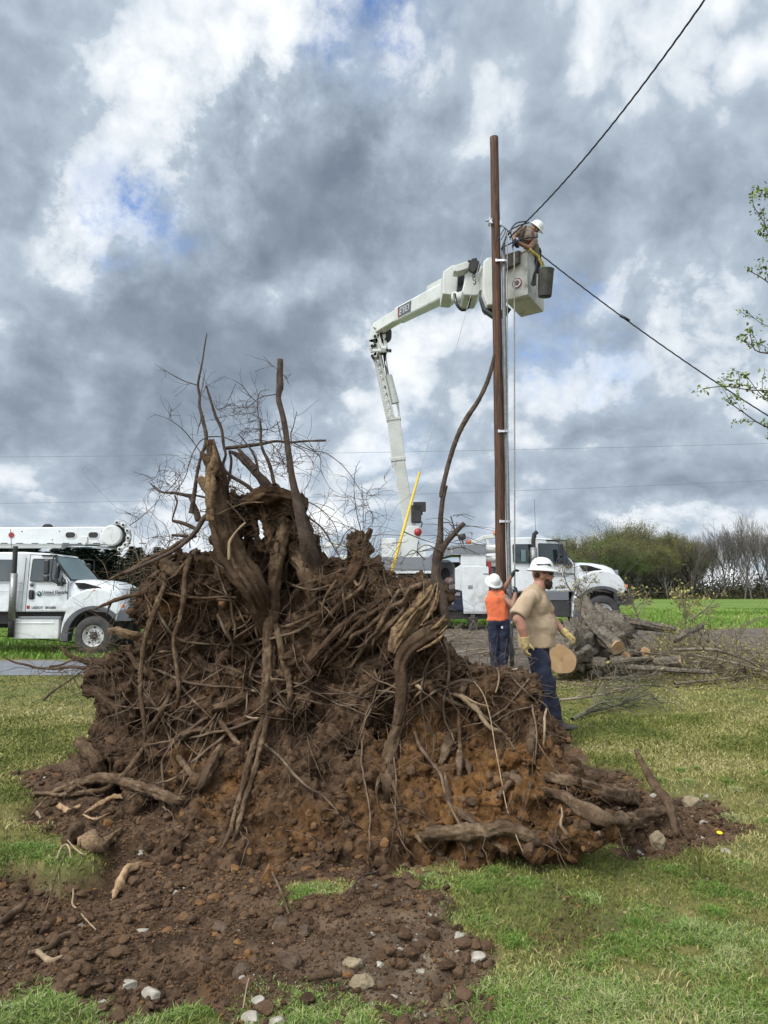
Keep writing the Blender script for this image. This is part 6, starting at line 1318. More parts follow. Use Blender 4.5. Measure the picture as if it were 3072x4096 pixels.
root('N', [(1768, 1990), (1769, 1963), (1785, 1890), (1806, 1815), (1835, 1735), (1871, 1667), (1915, 1600), (1945, 1537), (1968, 1470), (1978, 1415)], [20, 22, 19, 20, 21, 22, 18, 18, 17, 12], 'stem', off=.0, dd=5.35, name='stem', rough=.08, ridge=.04)
root('H', [(950, 430), (1010, 350), (1080, 270), (1155, 192)], [60, 48, 44, 38], 'stem', off=.02, dd=5.35, name='stem', rough=.06, ridge=.04)
root('B', [(1395, 225), (1340, 330), (1260, 450), (1180, 570), (1100, 680), (1060, 760)], [36, 90, 120, 130, 120, 80], 'decay', off=-.02, dd=5.42, name='decayed_wood', rough=.16, ridge=.34, n=44)
root('B', [(1450, 500), (1360, 590), (1260, 650), (1160, 740), (1110, 860), (1120, 1000), (1110, 1150), (1085, 1290)], [60, 100, 112, 112, 96, 80, 76, 62], 'root_dark', off=-.0, dd=5.35, name='decayed_wood', rough=.10, ridge=.16, n=26)
for k_, (pts, w_) in enumerate((([(1400, 235), (1300, 370), (1210, 500), (1130, 640)], [14, 34, 30, 14]), ([(1360, 260), (1250, 400), (1150, 540), (1075, 610)], [10, 28, 34, 16]), ([(1450, 510), (1350, 570), (1240, 620)], [14, 34, 18]), ([(1455, 560), (1380, 620), (1290, 680)], [16, 30, 14]), ([(1400, 300), (1360, 420), (1260, 560)], [12, 26, 12]), ([(1370, 245), (1330, 350), (1270, 420), (1200, 470)], [8, 22, 24, 10]), ([(1385, 240), (1370, 360), (1330, 460), (1270, 540)], [8, 20, 24, 10]), ([(1330, 300), (1220, 420), (1130, 500), (1070, 560)], [10, 26, 30, 14]), ([(1440, 480), (1400, 540), (1330, 590)], [10, 26, 14]), ([(1250, 420), (1170, 520), (1100, 640), (1060, 700)], [12, 26, 28, 12]), ([(1450, 590), (1390, 660), (1310, 710), (1230, 750)], [10, 24, 22, 10]))):
    root('B', pts, [a_*.9 for a_ in w_], 'decay', off=.09, dd=5.42 - .004*k_, name='splinter', rough=.2, ridge=.35, n=9)
root('C', [(1500, 1900), (1490, 1750), (1530, 1640), (1560, 1560), (1570, 1500)], [70, 84, 96, 80, 40], 'crust', off=0, dd=5.6, name='knob', rough=.5, ridge=.2)
root('C', [(1575, 1470), (1600, 1420), (1628, 1350)], [44, 36, 20], 'root_dark', off=0, dd=5.6, name='knob', rough=.3, ridge=.3)
# earth-crusted arch between the stems
root('C', [(660, 1240), (740, 1180), (840, 1150), (930, 1120), (1030, 1120), (1120, 1160)], [50, 60, 64, 84, 80, 60], 'crust', off=0, dd=5.75, name='crusted_root', rough=.6, ridge=.25)
root('C', [(900, 1180), (930, 1300), (960, 1400), (1000, 1520)], [30, 44, 60, 60], 'crust', off=0, dd=5.8, name='crusted_root', rough=.6, ridge=.25)
root('C', [(840, 1230), (880, 1400), (910, 1480), (990, 1480)], [24, 36, 44, 34], 'crust', off=0, dd=5.85, name='crusted_root', rough=.6, ridge=.25)
root('C', [(610, 1260), (720, 1210), (810, 1180), (920, 1178)], [16, 14, 12, 8], 'root', off=.12, dd=5.7)
root('C', [(800, 1310), (740, 1370), (700, 1430), (692, 1480), (690, 1560)], [14, 14, 18, 20, 14], 'pale', off=.16, dd=5.7)
root('C', [(680, 1170), (740, 1240), (800, 1310)], [10, 10, 8], 'root', off=.14, dd=5.7)

# ---- fine roots and twigs that nobody could count
FV = []; FF = []; fb_ = 0
def hair(path, r0, r1, n=4):
    global fb_
    v, f = tube_np(path, [r0, r1], n, 0, 0, .03); q = [x for x in f if len(x) == 4]
    FV.append(v); FF.append(np.array(q) + fb_); fb_ += len(v)
gh = np.random.default_rng(5); cnt = 0
while cnt < 900:
    py = gh.uniform(1990, 3380); px = gh.uniform(380, 2450)
    if gh.random() < .3: px = gh.uniform(450, 1800); py = gh.uniform(2300, 2950)
    d = surf_d(px, py)
    if d is None: continue
    cnt += 1; p = P(px, py, d - .0); L = gh.gamma(2.0, .09) + .06; k = max(4, int(L / .035)); th = gh.uniform(0, 6.283)
    v = Vector((math.cos(th), -gh.uniform(.1, .9), math.sin(th)*.7 - .25)).normalized(); path = [p]
    for i in range(k): v = (v + Vector((gh.normal(0, .33), gh.normal(-.02, .22), gh.normal(-.09, .33)))).normalized(); path.append(path[-1] + v * (L / k))
    r = gh.choice([.0013, .002, .003, .0045], p=[.4, .33, .2, .07]); hair(path, r, r*.5)
for q_ in range(170):
    px = gh.uniform(450, 2150); py = gh.uniform(2200, 2950); d = surf_d(px, py)
    if d is None: continue
    nst = int(gh.uniform(7, 22)); th = gh.choice([math.pi*.5, 2.3, 2.6, .7, 3.3, 1.2], p=[.3, .2, .2, .1, .1, .1]) + gh.normal(0, .35); path = []; x_, y_ = px, py; dl = d
    for j in range(nst):
        dn = surf_d(x_, y_)
        if dn is None: break
        dl = min(dn, dl + .02) if j else dn; path.append(P(x_, y_, dl - .012 - .035*math.sin(3.14*j/nst))); dl = .5*dl + .5*dn
        th += gh.normal(0, .15); x_ += math.cos(th)*30; y_ += math.sin(th)*30
    if len(path) > 4: r = gh.choice([.003, .005, .009, .015], p=[.3, .3, .25, .15]); hair([Vector(p) for p in path], r, r*.35, 6)
# bushy fibrous fringe round the left rim, top arch and knob
for (px, py, n_, s_) in ((560, 2330, 60, .35), (400, 2640, 110, .45), (300, 2690, 40, .4), (450, 2800, 40, .3), (1000, 2040, 80, .25), (1170, 2100, 110, .28), (1420, 2200, 110, .25), (1500, 2250, 60, .25), (1600, 2380, 70, .25), (1420, 2370, 60, .3), (850, 2200, 40, .35), (620, 2250, 40, .4), (1950, 2720, 90, .3), (2050, 2800, 70, .3), (700, 2150, 30, .5), (1750, 2450, 50, .2), (350, 3050, 60, .35), (500, 2950, 60, .3), (1100, 3100, 30, .2)):
    for i in range(n_):
        x = px + gh.normal(0, 60); y = py + gh.normal(0, 45); d = surf_d(x, y) or Dface(x, y); p = P(x, y, d); L = gh.gamma(2.2, .5)*s_*.8; k = max(4, int(L/.04)); th = gh.uniform(0, 6.283)
        v = Vector((math.cos(th), gh.uniform(-.6, .4), math.sin(th))).normalized(); path = [p]
        for j in range(k): v = (v + Vector((gh.normal(0, .25), gh.normal(0, .2), gh.normal(-.03, .28)))).normalized(); path.append(path[-1] + v*(L/k))
        r = gh.choice([.0012, .0018, .003]); hair(path, r, r*.5)
o = link('fine_roots', fast('fine_roots', np.vstack(FV), np.vstack(FF), True), mat('fine_root', (.085, .052, .032), (.17, .115, .072), 8, .9), stump); o.matrix_parent_inverse = Matrix.Translation(stump.location).inverted(); o['kind'] = 'stuff'
FV = []; FF = []; fb_ = 0
def twig_c(pts, w0, w1, br=5, dd=5.7, sc=1.0):
    """a traced twig and its side twigs"""
    zx, zy, zs = ZONE['C']; dd += gh.uniform(-.25, .25); p3 = [P(zx+u/zs, zy+v/zs, dd + .05*math.sin(i*1.7)) for i, (u, v) in enumerate(pts)]
    k = dd / F / zs / 2; hair(p3, w0*k, w1*k, 5); a = spline([tuple(p) for p in p3], .03)
    for b_ in range(br):
        i = gh.integers(1, len(a)-1); p = Vector(a[i]); t_ = Vector(a[min(i+1, len(a)-1)]) - Vector(a[i-1]); v = (t_.normalized() + Vector((gh.normal(0, .7), gh.normal(0, .6), gh.normal(0, .7)))).normalized(); L = gh.uniform(.06, .28)*sc; path = [p]; kk = 6
        for j in range(kk): v = (v + Vector((gh.normal(0, .22), gh.normal(0, .2), gh.normal(.02, .22)))).normalized(); path.append(path[-1] + v*L/kk)
        hair(path, .0018, .0009)
        if gh.random() < .5: q_ = path[3]; v = (v + Vector((gh.normal(0, .7), 0, gh.normal(0, .7)))).normalized(); hair([q_, q_ + v*L*.25 + Vector((0, 0, .01)), q_ + v*L*.5], .0014, .0008)
TW = [([(475, 398), (400, 375), (330, 340), (270, 305), (200, 262)], 9, 3), ([(495, 835), (440, 760), (380, 690), (290, 625), (190, 590)], 8, 3), ([(290, 625), (305, 590), (308, 552)], 4, 2), ([(560, 740), (500, 770), (450, 850), (420, 940), (400, 1010), (340, 1110)], 9, 5), ([(560, 742), (640, 742), (720, 770), (800, 800)], 9, 5),
 ([(1000, 460), (900, 480), (820, 540), (710, 605)], 8, 3), ([(875, 512), (830, 470), (780, 405), (730, 370), (665, 345)], 7, 2), ([(735, 390), (700, 470), (655, 570)], 4, 2), ([(885, 620), (880, 510), (900, 440), (960, 430)], 8, 3), ([(880, 575), (800, 590), (700, 600), (625, 615)], 5, 2), ([(1105, 790), (1100, 720), (1115, 680), (1140, 575)], 9, 5),
 ([(1110, 780), (1230, 830), (1330, 850), (1430, 920), (1500, 1000), (1560, 1090), (1640, 1140)], 8, 3), ([(1140, 1150), (1250, 1190), (1340, 1260), (1400, 1350), (1415, 1440)], 9, 4), ([(0, 1240), (95, 1285)], 5, 4), ([(30, 1330), (95, 1285), (200, 1190), (240, 1125)], 6, 4), ([(1030, 640), (960, 690), (900, 690), (800, 685), (760, 720)], 6, 3), ([(750, 730), (820, 700), (890, 690)], 4, 2),
 ([(240, 1110), (200, 1085), (150, 1100)], 8, 3), ([(165, 1050), (280, 1120), (340, 1070)], 5, 3), ([(350, 1110), (280, 1050), (240, 980)], 4, 2), ([(240, 1150), (350, 1020), (365, 975)], 5, 3), ([(1050, 330), (1080, 360)], 6, 3), ([(1005, 290), (960, 250), (915, 203)], 4, 2), ([(1010, 640), (1040, 780), (1020, 860), (1060, 960)], 7, 3), ([(1060, 880), (1010, 940), (990, 1010)], 5, 2), ([(1120, 800), (1180, 830), (1240, 900), (1255, 960)], 7, 3),
 ([(1180, 780), (1290, 870), (1300, 960), (1360, 1080), (1440, 1130)], 6, 2), ([(740, 900), (800, 700), (850, 630)], 5, 2), ([(830, 820), (870, 860), (880, 980)], 6, 3), ([(480, 720), (500, 640), (530, 600)], 6, 3), ([(500, 470), (520, 380), (538, 290)], 5, 2), ([(500, 480), (540, 400)], 4, 2), ([(590, 510), (610, 560), (602, 470)], 4, 2),
 ([(640, 1050), (720, 1080), (800, 1120)], 8, 6), ([(660, 1010), (760, 1030), (850, 1120)], 7, 4), ([(470, 1240), (560, 1240)], 8, 4), ([(1570, 1380), (1540, 1260), (1520, 1100), (1530, 960), (1560, 900)], 7, 3), ([(1580, 1380), (1580, 1200), (1570, 1050)], 6, 3), ([(1560, 1370), (1500, 1350), (1450, 1400), (1430, 1450)], 8, 5), ([(1590, 1380), (1600, 1250), (1640, 1240), (1640, 1340)], 5, 3), ([(1600, 1360), (1650, 1290), (1600, 1150), (1650, 1050)], 5, 2), ([(1530, 1200), (1490, 1150), (1480, 1200)], 4, 2),
 ([(1190, 1260), (1250, 1330), (1300, 1400), (1310, 1460)], 6, 3), ([(1210, 1300), (1280, 1350), (1330, 1560)], 5, 2), ([(230, 1430), (280, 1480), (230, 1380), (215, 1330)], 5, 2), ([(860, 760), (960, 780), (1030, 860), (1060, 930)], 8, 4)]
for pts, a_, b_ in TW: twig_c(pts, a_, b_)
for (cx, cy, n_, s_) in ((640, 1120, 26, 1.3), (800, 620, 16, 1), (1050, 950, 26, 1.2), (300, 1110, 22, 1), (1200, 900, 18, 1), (900, 720, 16, 1), (1560, 1200, 14, .9), (1200, 1400, 22, 1), (500, 1000, 14, 1)):
    for i in range(int(n_*.6)):
        a_ = gh.uniform(0, 6.28); L = gh.uniform(60, 170)*s_; x0, y0 = cx + gh.normal(0, 70), cy + gh.normal(0, 60); twig_c([(x0, y0), (x0 + L*.4*math.cos(a_), y0 - L*.4*abs(math.sin(a_))), (x0 + L*math.cos(a_+.4), y0 - L*abs(math.sin(a_+.3)) + 20)], 4, 2, 2)
for k_ in range(22):        # side twigs on the tall right stem
    x0 = gh.uniform(1745, 1830); y0 = 2230 - (x0-1745)*1.5 + gh.normal(0, 30); L = gh.uniform(60, 160)
    a_ = gh.uniform(-.5, 3.6); p = [P(x0, y0, 5.35), P(x0 + L*.5*math.cos(a_), y0 - L*.35*math.sin(a_)*.8, 5.3), P(x0 + L*math.cos(a_)*1.3, y0 - L*.5*math.sin(a_)+25, 5.25)]; hair(p, .003, .0012)
for pts in ([(1615, 2127), (1680, 2155), (1747, 2175)], [(1770, 2090), (1795, 2090), (1830, 2140), (1850, 2190), (1870, 2210)], [(1803, 2065), (1820, 2120), (1845, 2160), (1865, 2200)], [(1750, 2200), (1700, 2180), (1640, 2230)], [(1790, 2200), (1850, 2190), (1920, 2220)], [(1700, 2240), (1650, 2200), (1600, 2260)], [(1480, 2330), (1470, 2250), (1455, 2170)]): hair([P(x, y, 5.3) for x, y in pts], .005, .002, 5)
o = link('twigs', fast('twigs', np.vstack(FV), np.vstack(FF), True), M['stem'], stump); o.matrix_parent_inverse = Matrix.Translation(stump.location).inverted(); o['kind'] = 'stuff'
print('roots', nroot[0])
# ================================================================== LOOSE SOIL, STONES, WOOD
def ico(sub):
    bm = bmesh.new(); bmesh.ops.create_icosphere(bm, subdivisions=sub, radius=1); v = np.array([x.co[:] for x in bm.verts]); f = np.array([[a.index for a in p.verts] for p in bm.faces]); bm.free(); return v, f
I2V, I2F = IV, IF = ico(2); I1V, I1F = ico(1)
def lumps(n, pos, size, squash, seed, rough=.28, lo=False):
    IV, IF = (I1V, I1F) if lo else (I2V, I2F)
    g = np.random.default_rng(seed); base = []
    for k in range(24):
        w = IV.copy(); cuts = g.normal(0, 1, (7, 3)); cuts /= np.linalg.norm(cuts, axis=1)[:, None]
        for c_, h in zip(cuts, g.uniform(.45, .85, 7)):
            dt = w @ c_; w = w - np.clip(dt - h, 0, None)[:, None] * c_[None]*.85
        base.append(w * (1 + g.normal(0, rough*.25, (len(w), 1))))
    base = np.array(base); k = g.integers(0, 24, n); a = g.uniform(0, 6.283, n); v = base[k] * (size[:, None, None] * g.uniform(.7, 1.3, (n, 1, 3))); v[:, :, 2] *= squash
    ca, sa = np.cos(a)[:, None], np.sin(a)[:, None]; x = v[:, :, 0]*ca - v[:, :, 1]*sa; y = v[:, :, 0]*sa + v[:, :, 1]*ca
    v = np.stack([x, y, v[:, :, 2]], 2) + pos[:, None, :]; f = IF[None] + (np.arange(n)*len(IV))[:, None, None]
    return v.reshape(-1, 3), f.reshape(-1, 3)
def soilmat(name, a, b, c2):
    m = bpy.data.materials.new(name); m.use_nodes = True; t = NT(m.node_tree); bb = m.node_tree.nodes['Principled BSDF']; v = t.n('ShaderNodeTexCoord').outputs['Object']
    f = t.n('ShaderNodeAttribute', attribute_name='tint').outputs['Fac']; c = t.ramp(f, [(0, a), (.6, b), (.9, c2), (1, c2)]); nz = t.noise(v, 60, 6, .7).outputs[0]
    c = t.mix(t.sm(nz, .5, .72, 0, .55), c, tuple(min(1, x*1.9) for x in b)); m.node_tree.links.new(c, bb.inputs['Base Color']); bb.inputs['Roughness'].default_value = .95; bb.inputs['Specular IOR Level'].default_value = .15
    m.node_tree.links.new(t.n('ShaderNodeBump', {'Strength': 1., 'Distance': .012, 'Height': t.noise(v, 90, 6, .7).outputs[0]}).outputs[0], bb.inputs['Normal']); return m
M['clod'] = soilmat('soil_clods', (.052, .031, .018), (.13, .078, .046), (.24, .12, .045))
def dscat(n, x0, x1, y0, y1, th=.5):
    x, y = scatter(n, x0, x1, y0, y1, lambda a, b: (dirt_mask(a, b) > th) * in_view(a, b)); return x, y
x, y = dscat(52000, -4, 3, 2.3, 6.8); n = len(x); sz = .004 + .0075 * gh.pareto(2.2, n).clip(0, 4.5); dens = fbm(x*1.8, y*1.8, 4) + .5; k = gh.uniform(0, 1, n) < dens*1.5; x, y, sz = x[k], y[k], sz[k]; n = len(x)
v, f = lumps(n, np.column_stack([x, y, H(x, y) + sz*.25]), sz, .75, 3)
och_ = (.35*np.exp(-((x+.6)**2 + (y-4.9)**2)/.6))
tn = np.clip(gh.uniform(0, .62, n) + och_*.8 + .3*(gh.random(n) < .05), 0, 1)
tag(link('soil_clods', fast('soil_clods', v, f, False, np.repeat(tn, len(IV))), M['clod']), kind='stuff')
x, y = dscat(150000, -3.2, 2.6, 2.3, 5.6, .35); n = len(x); sz = .0022 + .0028*gh.pareto(2.6, n).clip(0, 3); v, f = lumps(n, np.column_stack([x, y, H(x, y) + sz*.4]), sz, .85, 31, .5, True)
tag(link('soil_crumbs', fast('soil_crumbs', v, f, False, np.repeat(np.clip(gh.uniform(0, .85, n) + .15*(gh.random(n) < .2), 0, 1), len(I1V))), M['clod']), kind='stuff')
# crumbs lying on the root plate itself
cx = []; 
while len(cx) < 2600:
    px = gh.uniform(420, 2650); py = gh.uniform(2350, 3420); d = surf_d(px, py)
    if d is not None: cx.append(P(px, py, d)[:])
cx = np.array(cx); s_ = .004 + .008*gh.pareto(2.2, len(cx)).clip(0, 4); v, f = lumps(len(cx), cx, s_, 1., 8)
tn = np.clip(gh.uniform(.0, .8, len(cx)), 0, 1); o = link('soil_crumbs', fast('soil_crumbs', v, f, False, np.repeat(tn, len(IV))), M['clod'], stump); o.matrix_parent_inverse = Matrix.Translation(stump.location).inverted(); o['kind'] = 'stuff'
M['pebble'] = soilmat('pebbles', (.16, .13, .105), (.30, .26, .22), (.46, .43, .38))
x, y = dscat(5200, -3.5, 3, 2.4, 6.5); k = gh.uniform(0, 1, len(x)) < np.where(x > -.2, .75, .22); x, y = x[k], y[k]; sz = .0035 + .0035*gh.pareto(2.5, len(x)).clip(0, 4)
v, f = lumps(len(x), np.column_stack([x, y, H(x, y) + sz*.5]), sz, .7, 5); tag(link('gravel', fast('gravel', v, f, False, np.repeat(gh.uniform(0, 1, len(x)), len(IV))), M['pebble']), kind='stuff')
M['stone'] = mat('pale_stone', (.25, .215, .165), (.40, .36, .30), 14, .85, .6, 50, bdist=.006); M['sand_stone'] = mat('sandy_clod', (.22, .165, .10), (.32, .25, .155), 14, .95, 1., 50, bdist=.012); M['clay'] = mat('clay_clod', (.14, .062, .02), (.24, .12, .042), 12, .95, 1., 45, bdist=.015); M['mudclod'] = mat('mud_clod', (.07, .042, .026), (.14, .09, .058), 12, .95, 1., 45, bdist=.015)
SI, SF = ico(4)
def stone(px, py, w, label, mt='stone', h=.6, name='stone', cat='stone', asp=1.0):
    X_, Y_ = ground_px(px, py); z = gz(X_, Y_); X_, Y_ = ground_px(px, py, z); z = gz(X_, Y_); r = w/2.3/F*Y_; g = np.random.default_rng(int(px*7 + py)); w_ = SI.copy()
    for i in range(11):
        c_ = g.normal(0, 1, 3); c_ /= np.linalg.norm(c_); hh_ = g.uniform(.55, .85); dt = w_ @ c_; w_ = w_ - np.clip(dt-hh_, 0, None)[:, None]*c_[None]
    rg = .34 if mt != 'stone' else .08
    w_ *= (1 + rg*2*fbm(w_[:, 0]*3.3 + px + w_[:, 2]*1.7, w_[:, 1]*3.3 - w_[:, 2]*2.6, 6, .7))[:, None]; w_ *= np.array([1.08, .8, h*asp])*r
    o = link(name, fast(name, w_, SF, mt != 'stone'), M[mt]); o.location = (X_, Y_, z + r*h*.35); o.rotation_euler = (g.uniform(-.3, .3), g.uniform(-.3, .3), g.uniform(-.5, .5)); return tag(o, label, cat)
for a in [(570, 3690, 56, 'white stone alone in the middle of the loose brown dirt'), (566, 3452, 52, 'grey stone beside the splintered plank in the dirt'), (515, 3950, 80, 'tan elongated stone above the white flat stone near bottom left', 'stone', .9), (605, 3995, 84, 'flat white stone near the bottom edge left of the small grass clump'), (410, 4000, 36, 'small pale stone left of the tan elongated stone'),
          (1031, 4035, 60, 'medium pale stone above the two big stones at the bottom edge'), (1004, 4080, 88, 'large pale stone at the bottom edge, left one of the pair', 'stone', .7), (1105, 4098, 98, 'flat pale stone at the bottom edge beside the green clump'), (1022, 3990, 26, 'tiny pale stone in dirt above the bottom stones'), (702, 3588, 26, 'small upright tan stone right of the splintered plank', 'stone', 1.),
          (1836, 3765, 46, 'upright tan stone at the edge of dirt and lawn', 'stone', .95), (1905, 3822, 80, 'flat pale stone in dirt just below the upright tan stone'), (1685, 3900, 46, 'round grey stone in the sandy dirt'), (1519, 3855, 40, 'pale stone left of the round grey stone'), (1572, 4002, 34, 'pale stone under the round grey stone'), (1720, 3652, 26, 'small tan stone in the gravelly dirt bank'),
          (2612, 3190, 34, 'pale stone behind the leaning broken root at right'), (2823, 3190, 34, 'flat pale stone right of the sandy clod'), (2902, 3412, 52, 'flat white stone at the far right end of the root plate'), (2806, 3342, 30, 'small pale stone in front of the sandy clod'), (2812, 3310, 34, 'brown grey stone touching the sandy clod'), (1600, 3790, 30, 'small pale stone low in the gravelly bank'), (180, 3110, 24, 'small pale stone on the turf edge at left')]:
    stone(*a)
stone(2630, 3385, 84, 'rough tan stone standing on grass before the right roots', 'sand_stone', 1.1); stone(2765, 3215, 92, 'large sandy clod with roots at the right end of the root plate', 'sand_stone', .75, 'clod', 'clod')
stone(1847, 3440, 120, 'big orange clay clod under the right side of the root plate', 'clay', .85, 'clod', 'clod'); stone(1077, 3530, 84, 'upright orange brown clod in the dirt below the root plate', 'clay', 1.2, 'clod', 'clod'); stone(1130, 3700, 110, 'wide brown clod in the middle of the dirt', 'mudclod', .6, 'clod', 'clod'); stone(1160, 3860, 100, 'tall brown clod low in the dirt, near the right bank', 'mudclod', 1.1, 'clod', 'clod')
stone(890, 3700, 100, 'broad brown clod left of the dirt centre', 'mudclod', .5, 'clod', 'clod'); stone(960, 3900, 90, 'brown clod near the bottom centre of the dirt', 'mudclod', .8, 'clod', 'clod'); stone(940, 3500, 50, 'small orange clod in the dirt', 'clay', .8, 'clod', 'clod'); stone(800, 3640, 44, 'orange clod left of the broad brown clod', 'clay', .8, 'clod', 'clod'); stone(1410, 3860, 84, 'tan crusted clod at the bank beside the lower grass clump', 'sand_stone', .9, 'clod', 'clod'); stone(1440, 3960, 110, 'grey tan clod right beside the bottom grass clump', 'sand_stone', .7, 'clod', 'clod'); stone(1220, 3740, 60, 'dark brown clod between bank and dirt', 'mudclod', .8, 'clod', 'clod')
for px, py, w, lb in ((2062, 2672, 76, 'boulder at the foot of the wooden pole'), (2108, 2664, 46, 'smaller boulder between pole foot and walking man'), (1915, 2660, 40, 'grey rock left of the orange worker'), (2385, 2668, 60, 'dark rock under the grey stump log')):
    stone(px, py, w, lb, 'stone', .65)

def stick(zone, pts, ws, mt, name, label, cat, rough=.12, ridge=.1, n=12, lift=.5, group=None):
    zx, zy, zs = ZONE[zone]; p3 = []; rr = []
    for (u, v_), w in zip(pts, np.interp(np.linspace(0, 1, len(pts)), np.linspace(0, 1, len(ws)), ws)):
        px, py = zx+u/zs, zy+v_/zs; X_, Y_ = ground_px(px, py); z = gz(X_, Y_); X_, Y_ = ground_px(px, py, z + .01); r = w/zs/2/F*Y_; p3.append(Vector((X_, Y_, gz(X_, Y_) + r*lift + .03))); rr.append(r)
    c_ = p3[len(p3)//2].copy(); b = MB(); b.tube([p - c_ for p in p3], rr, n, rough=rough, ridge=ridge, seed=int(pts[0][0]), step=max(max(rr)*.5, .008)); o = b.build(name, M[mt]); o.location = c_; return tag(o, label, cat, group)
stick('E', [(420, 1210), (450, 1260), (500, 1330), (540, 1400), (535, 1460), (570, 1520), (640, 1600), (710, 1650)], [12, 14, 15, 14, 12, 9], 'pale', 'loose_root', 'long pale crooked root lying on the dirt at left', 'root', n=8)
stick('E', [(490, 1335), (420, 1410), (330, 1510), (240, 1580), (140, 1659)], [9, 10, 11, 11], 'root', 'loose_root', 'thin straight root crossing below the pale crooked root', 'root', n=8)
stick('E', [(490, 1050), (540, 1110), (600, 1160), (640, 1165)], [8, 12, 12, 8], 'pale', 'loose_root', 'short pale root beside the rotten bark piece', 'root', n=8)
stick('E', [(640, 1165), (700, 1120), (790, 1060), (880, 990)], [10, 9, 7, 5], 'root', 'loose_root', 'dark thin twig lying over the rotten bark piece', 'root', n=7)
stick('E', [(835, 1450), (880, 1390), (930, 1330), (990, 1280), (1050, 1245)], [40, 56, 60, 50, 10], 'split', 'wood_splinter', 'large splintered orange wood plank in the dirt', 'broken wood', .3, .35, 10)
stick('E', [(560, 1270), (640, 1230), (720, 1170), (820, 1090), (910, 1010)], [60, 110, 90, 50, 14], 'decay', 'rotten_bark', 'grey rotten bark piece with torn pale end in the dirt', 'broken wood', .35, .3, 14, .2)
stick('E', [(500, 1060), (600, 1020), (700, 1060)], [70, 110, 60], 'root_dark', 'sod_lump', 'dark sod lump with bark crust above the rotten bark piece', 'clod', .4, .2, 14, .1)
stick('E', [(-10, 1650), (100, 1560), (180, 1500)], [46, 52, 40], 'root', 'broken_root', 'thick grey root piece at the left edge of the photo', 'root', .08, .08, 14)
stick('E', [(430, 812), (510, 808), (595, 800)], [36, 40, 30], 'split', 'wood_splinter', 'short torn pale wood block below the lying roots', 'broken wood', .3, .3, 10)
stick('E', [(625, 855), (740, 820), (830, 790), (935, 772)], [16, 32, 30, 24], 'split', 'wood_splinter', 'long pale split wood piece below the lying roots', 'broken wood', .25, .3, 10)
stick('E', [(610, 905), (700, 895), (810, 878)], [8, 16, 6], 'split', 'wood_splinter', 'thin pale wood sliver in the dirt at left', 'broken wood', .25, .3, 8)
stick('E', [(240, 848), (270, 852), (300, 856)], [12, 22, 14], 'pale', 'wood_chip', 'small bright wood chip beside the left turf', 'wood chip', .3, .3, 8)
ZONE['8'] = (0, 3396, 1659/1500)
stick('8', [(125, 470), (220, 430), (270, 400), (327, 368)], [20, 26, 24, 22], 'root', 'broken_root', 'forked grey root stick in the lower left dirt, upper arm', 'root', .1, .1)
stick('8', [(165, 465), (220, 480), (272, 498)], [20, 24, 12], 'pale', 'broken_root', 'forked grey root stick in the lower left dirt, lower arm', 'root', .15, .15)
stick('8', [(1190, 100), (1215, 160), (1245, 230), (1278, 318)], [7, 11, 12, 8], 'root', 'loose_root', 'thin root running down from the upright orange clod', 'root', n=8, lift=3)
stick('8', [(1360, 585), (1440, 600), (1510, 580)], [26, 34, 18], 'root_dark', 'broken_root', 'dark stub of root above the bottom grass clump', 'root')
stick('8', [(520, 700), (540, 660), (552, 640)], [5, 6, 4], 'root', 'twig', 'tiny twig beside the flat white stone', 'twig', n=6); stick('8', [(680, 640), (700, 590), (740, 510)], [5, 6, 4], 'root', 'twig', 'thin upright twig above the flat white stone', 'twig', n=6, lift=2)
stick('8', [(1075, 720), (1090, 650), (1102, 598)], [5, 7, 5], 'pale', 'twig', 'pale twig standing over the medium stone at the bottom', 'twig', n=6, lift=2)
stick('F', [(1080, 1290), (1180, 1200), (1300, 1100), (1400, 1010), (1540, 920)], [12, 16, 18, 20, 22], 'stem', 'loose_branch', 'dark straight stick lying across the gravelly bank toward the root plate', 'stick', n=8, lift=1)
stick('F', [(535, 850), (600, 805), (680, 770)], [6, 8, 10], 'root', 'twig', 'grey twig beside the little sod tuft under the root plate', 'twig', n=7)
n = 2600; x = gh.uniform(-4.5, 5, n); y = gh.uniform(2.6, 10, n); k = dirt_mask(x, y) < .5; x, y = x[k], y[k]; n = len(x); v, f = lumps(n, np.column_stack([x, y, H(x, y) + .014]), gh.uniform(.004, .013, n), .3, 44, .5, True)
tag(link('leaf_litter', fast('leaf_litter', v, f, False, np.repeat(gh.uniform(0, 1, n), len(I1V))), soilmat('dead_leaves', (.07, .045, .028), (.16, .11, .06), (.33, .26, .15))), kind='stuff')
# dandelion
X_, Y_ = ground_px(2876, 3320); t_ = thing('dandelion', 'single yellow dandelion in the grass at right', 'flower', (X_, Y_, gz(X_, Y_))); b = MB(); b.lathe([(0, .045), (.012, .047), (.021, .043), (.018, .037), (0, .035)], (0, 0, 0), (0, -.2, 1), 14); b.build('petals', mat('dandelion_yellow', (.85, .62, .02), rough=.7), t_); b = MB(); b.cyl((0, 0, 0), (0, 0, .04), .002, n=5); b.build('stalk', M['tuft'], t_)

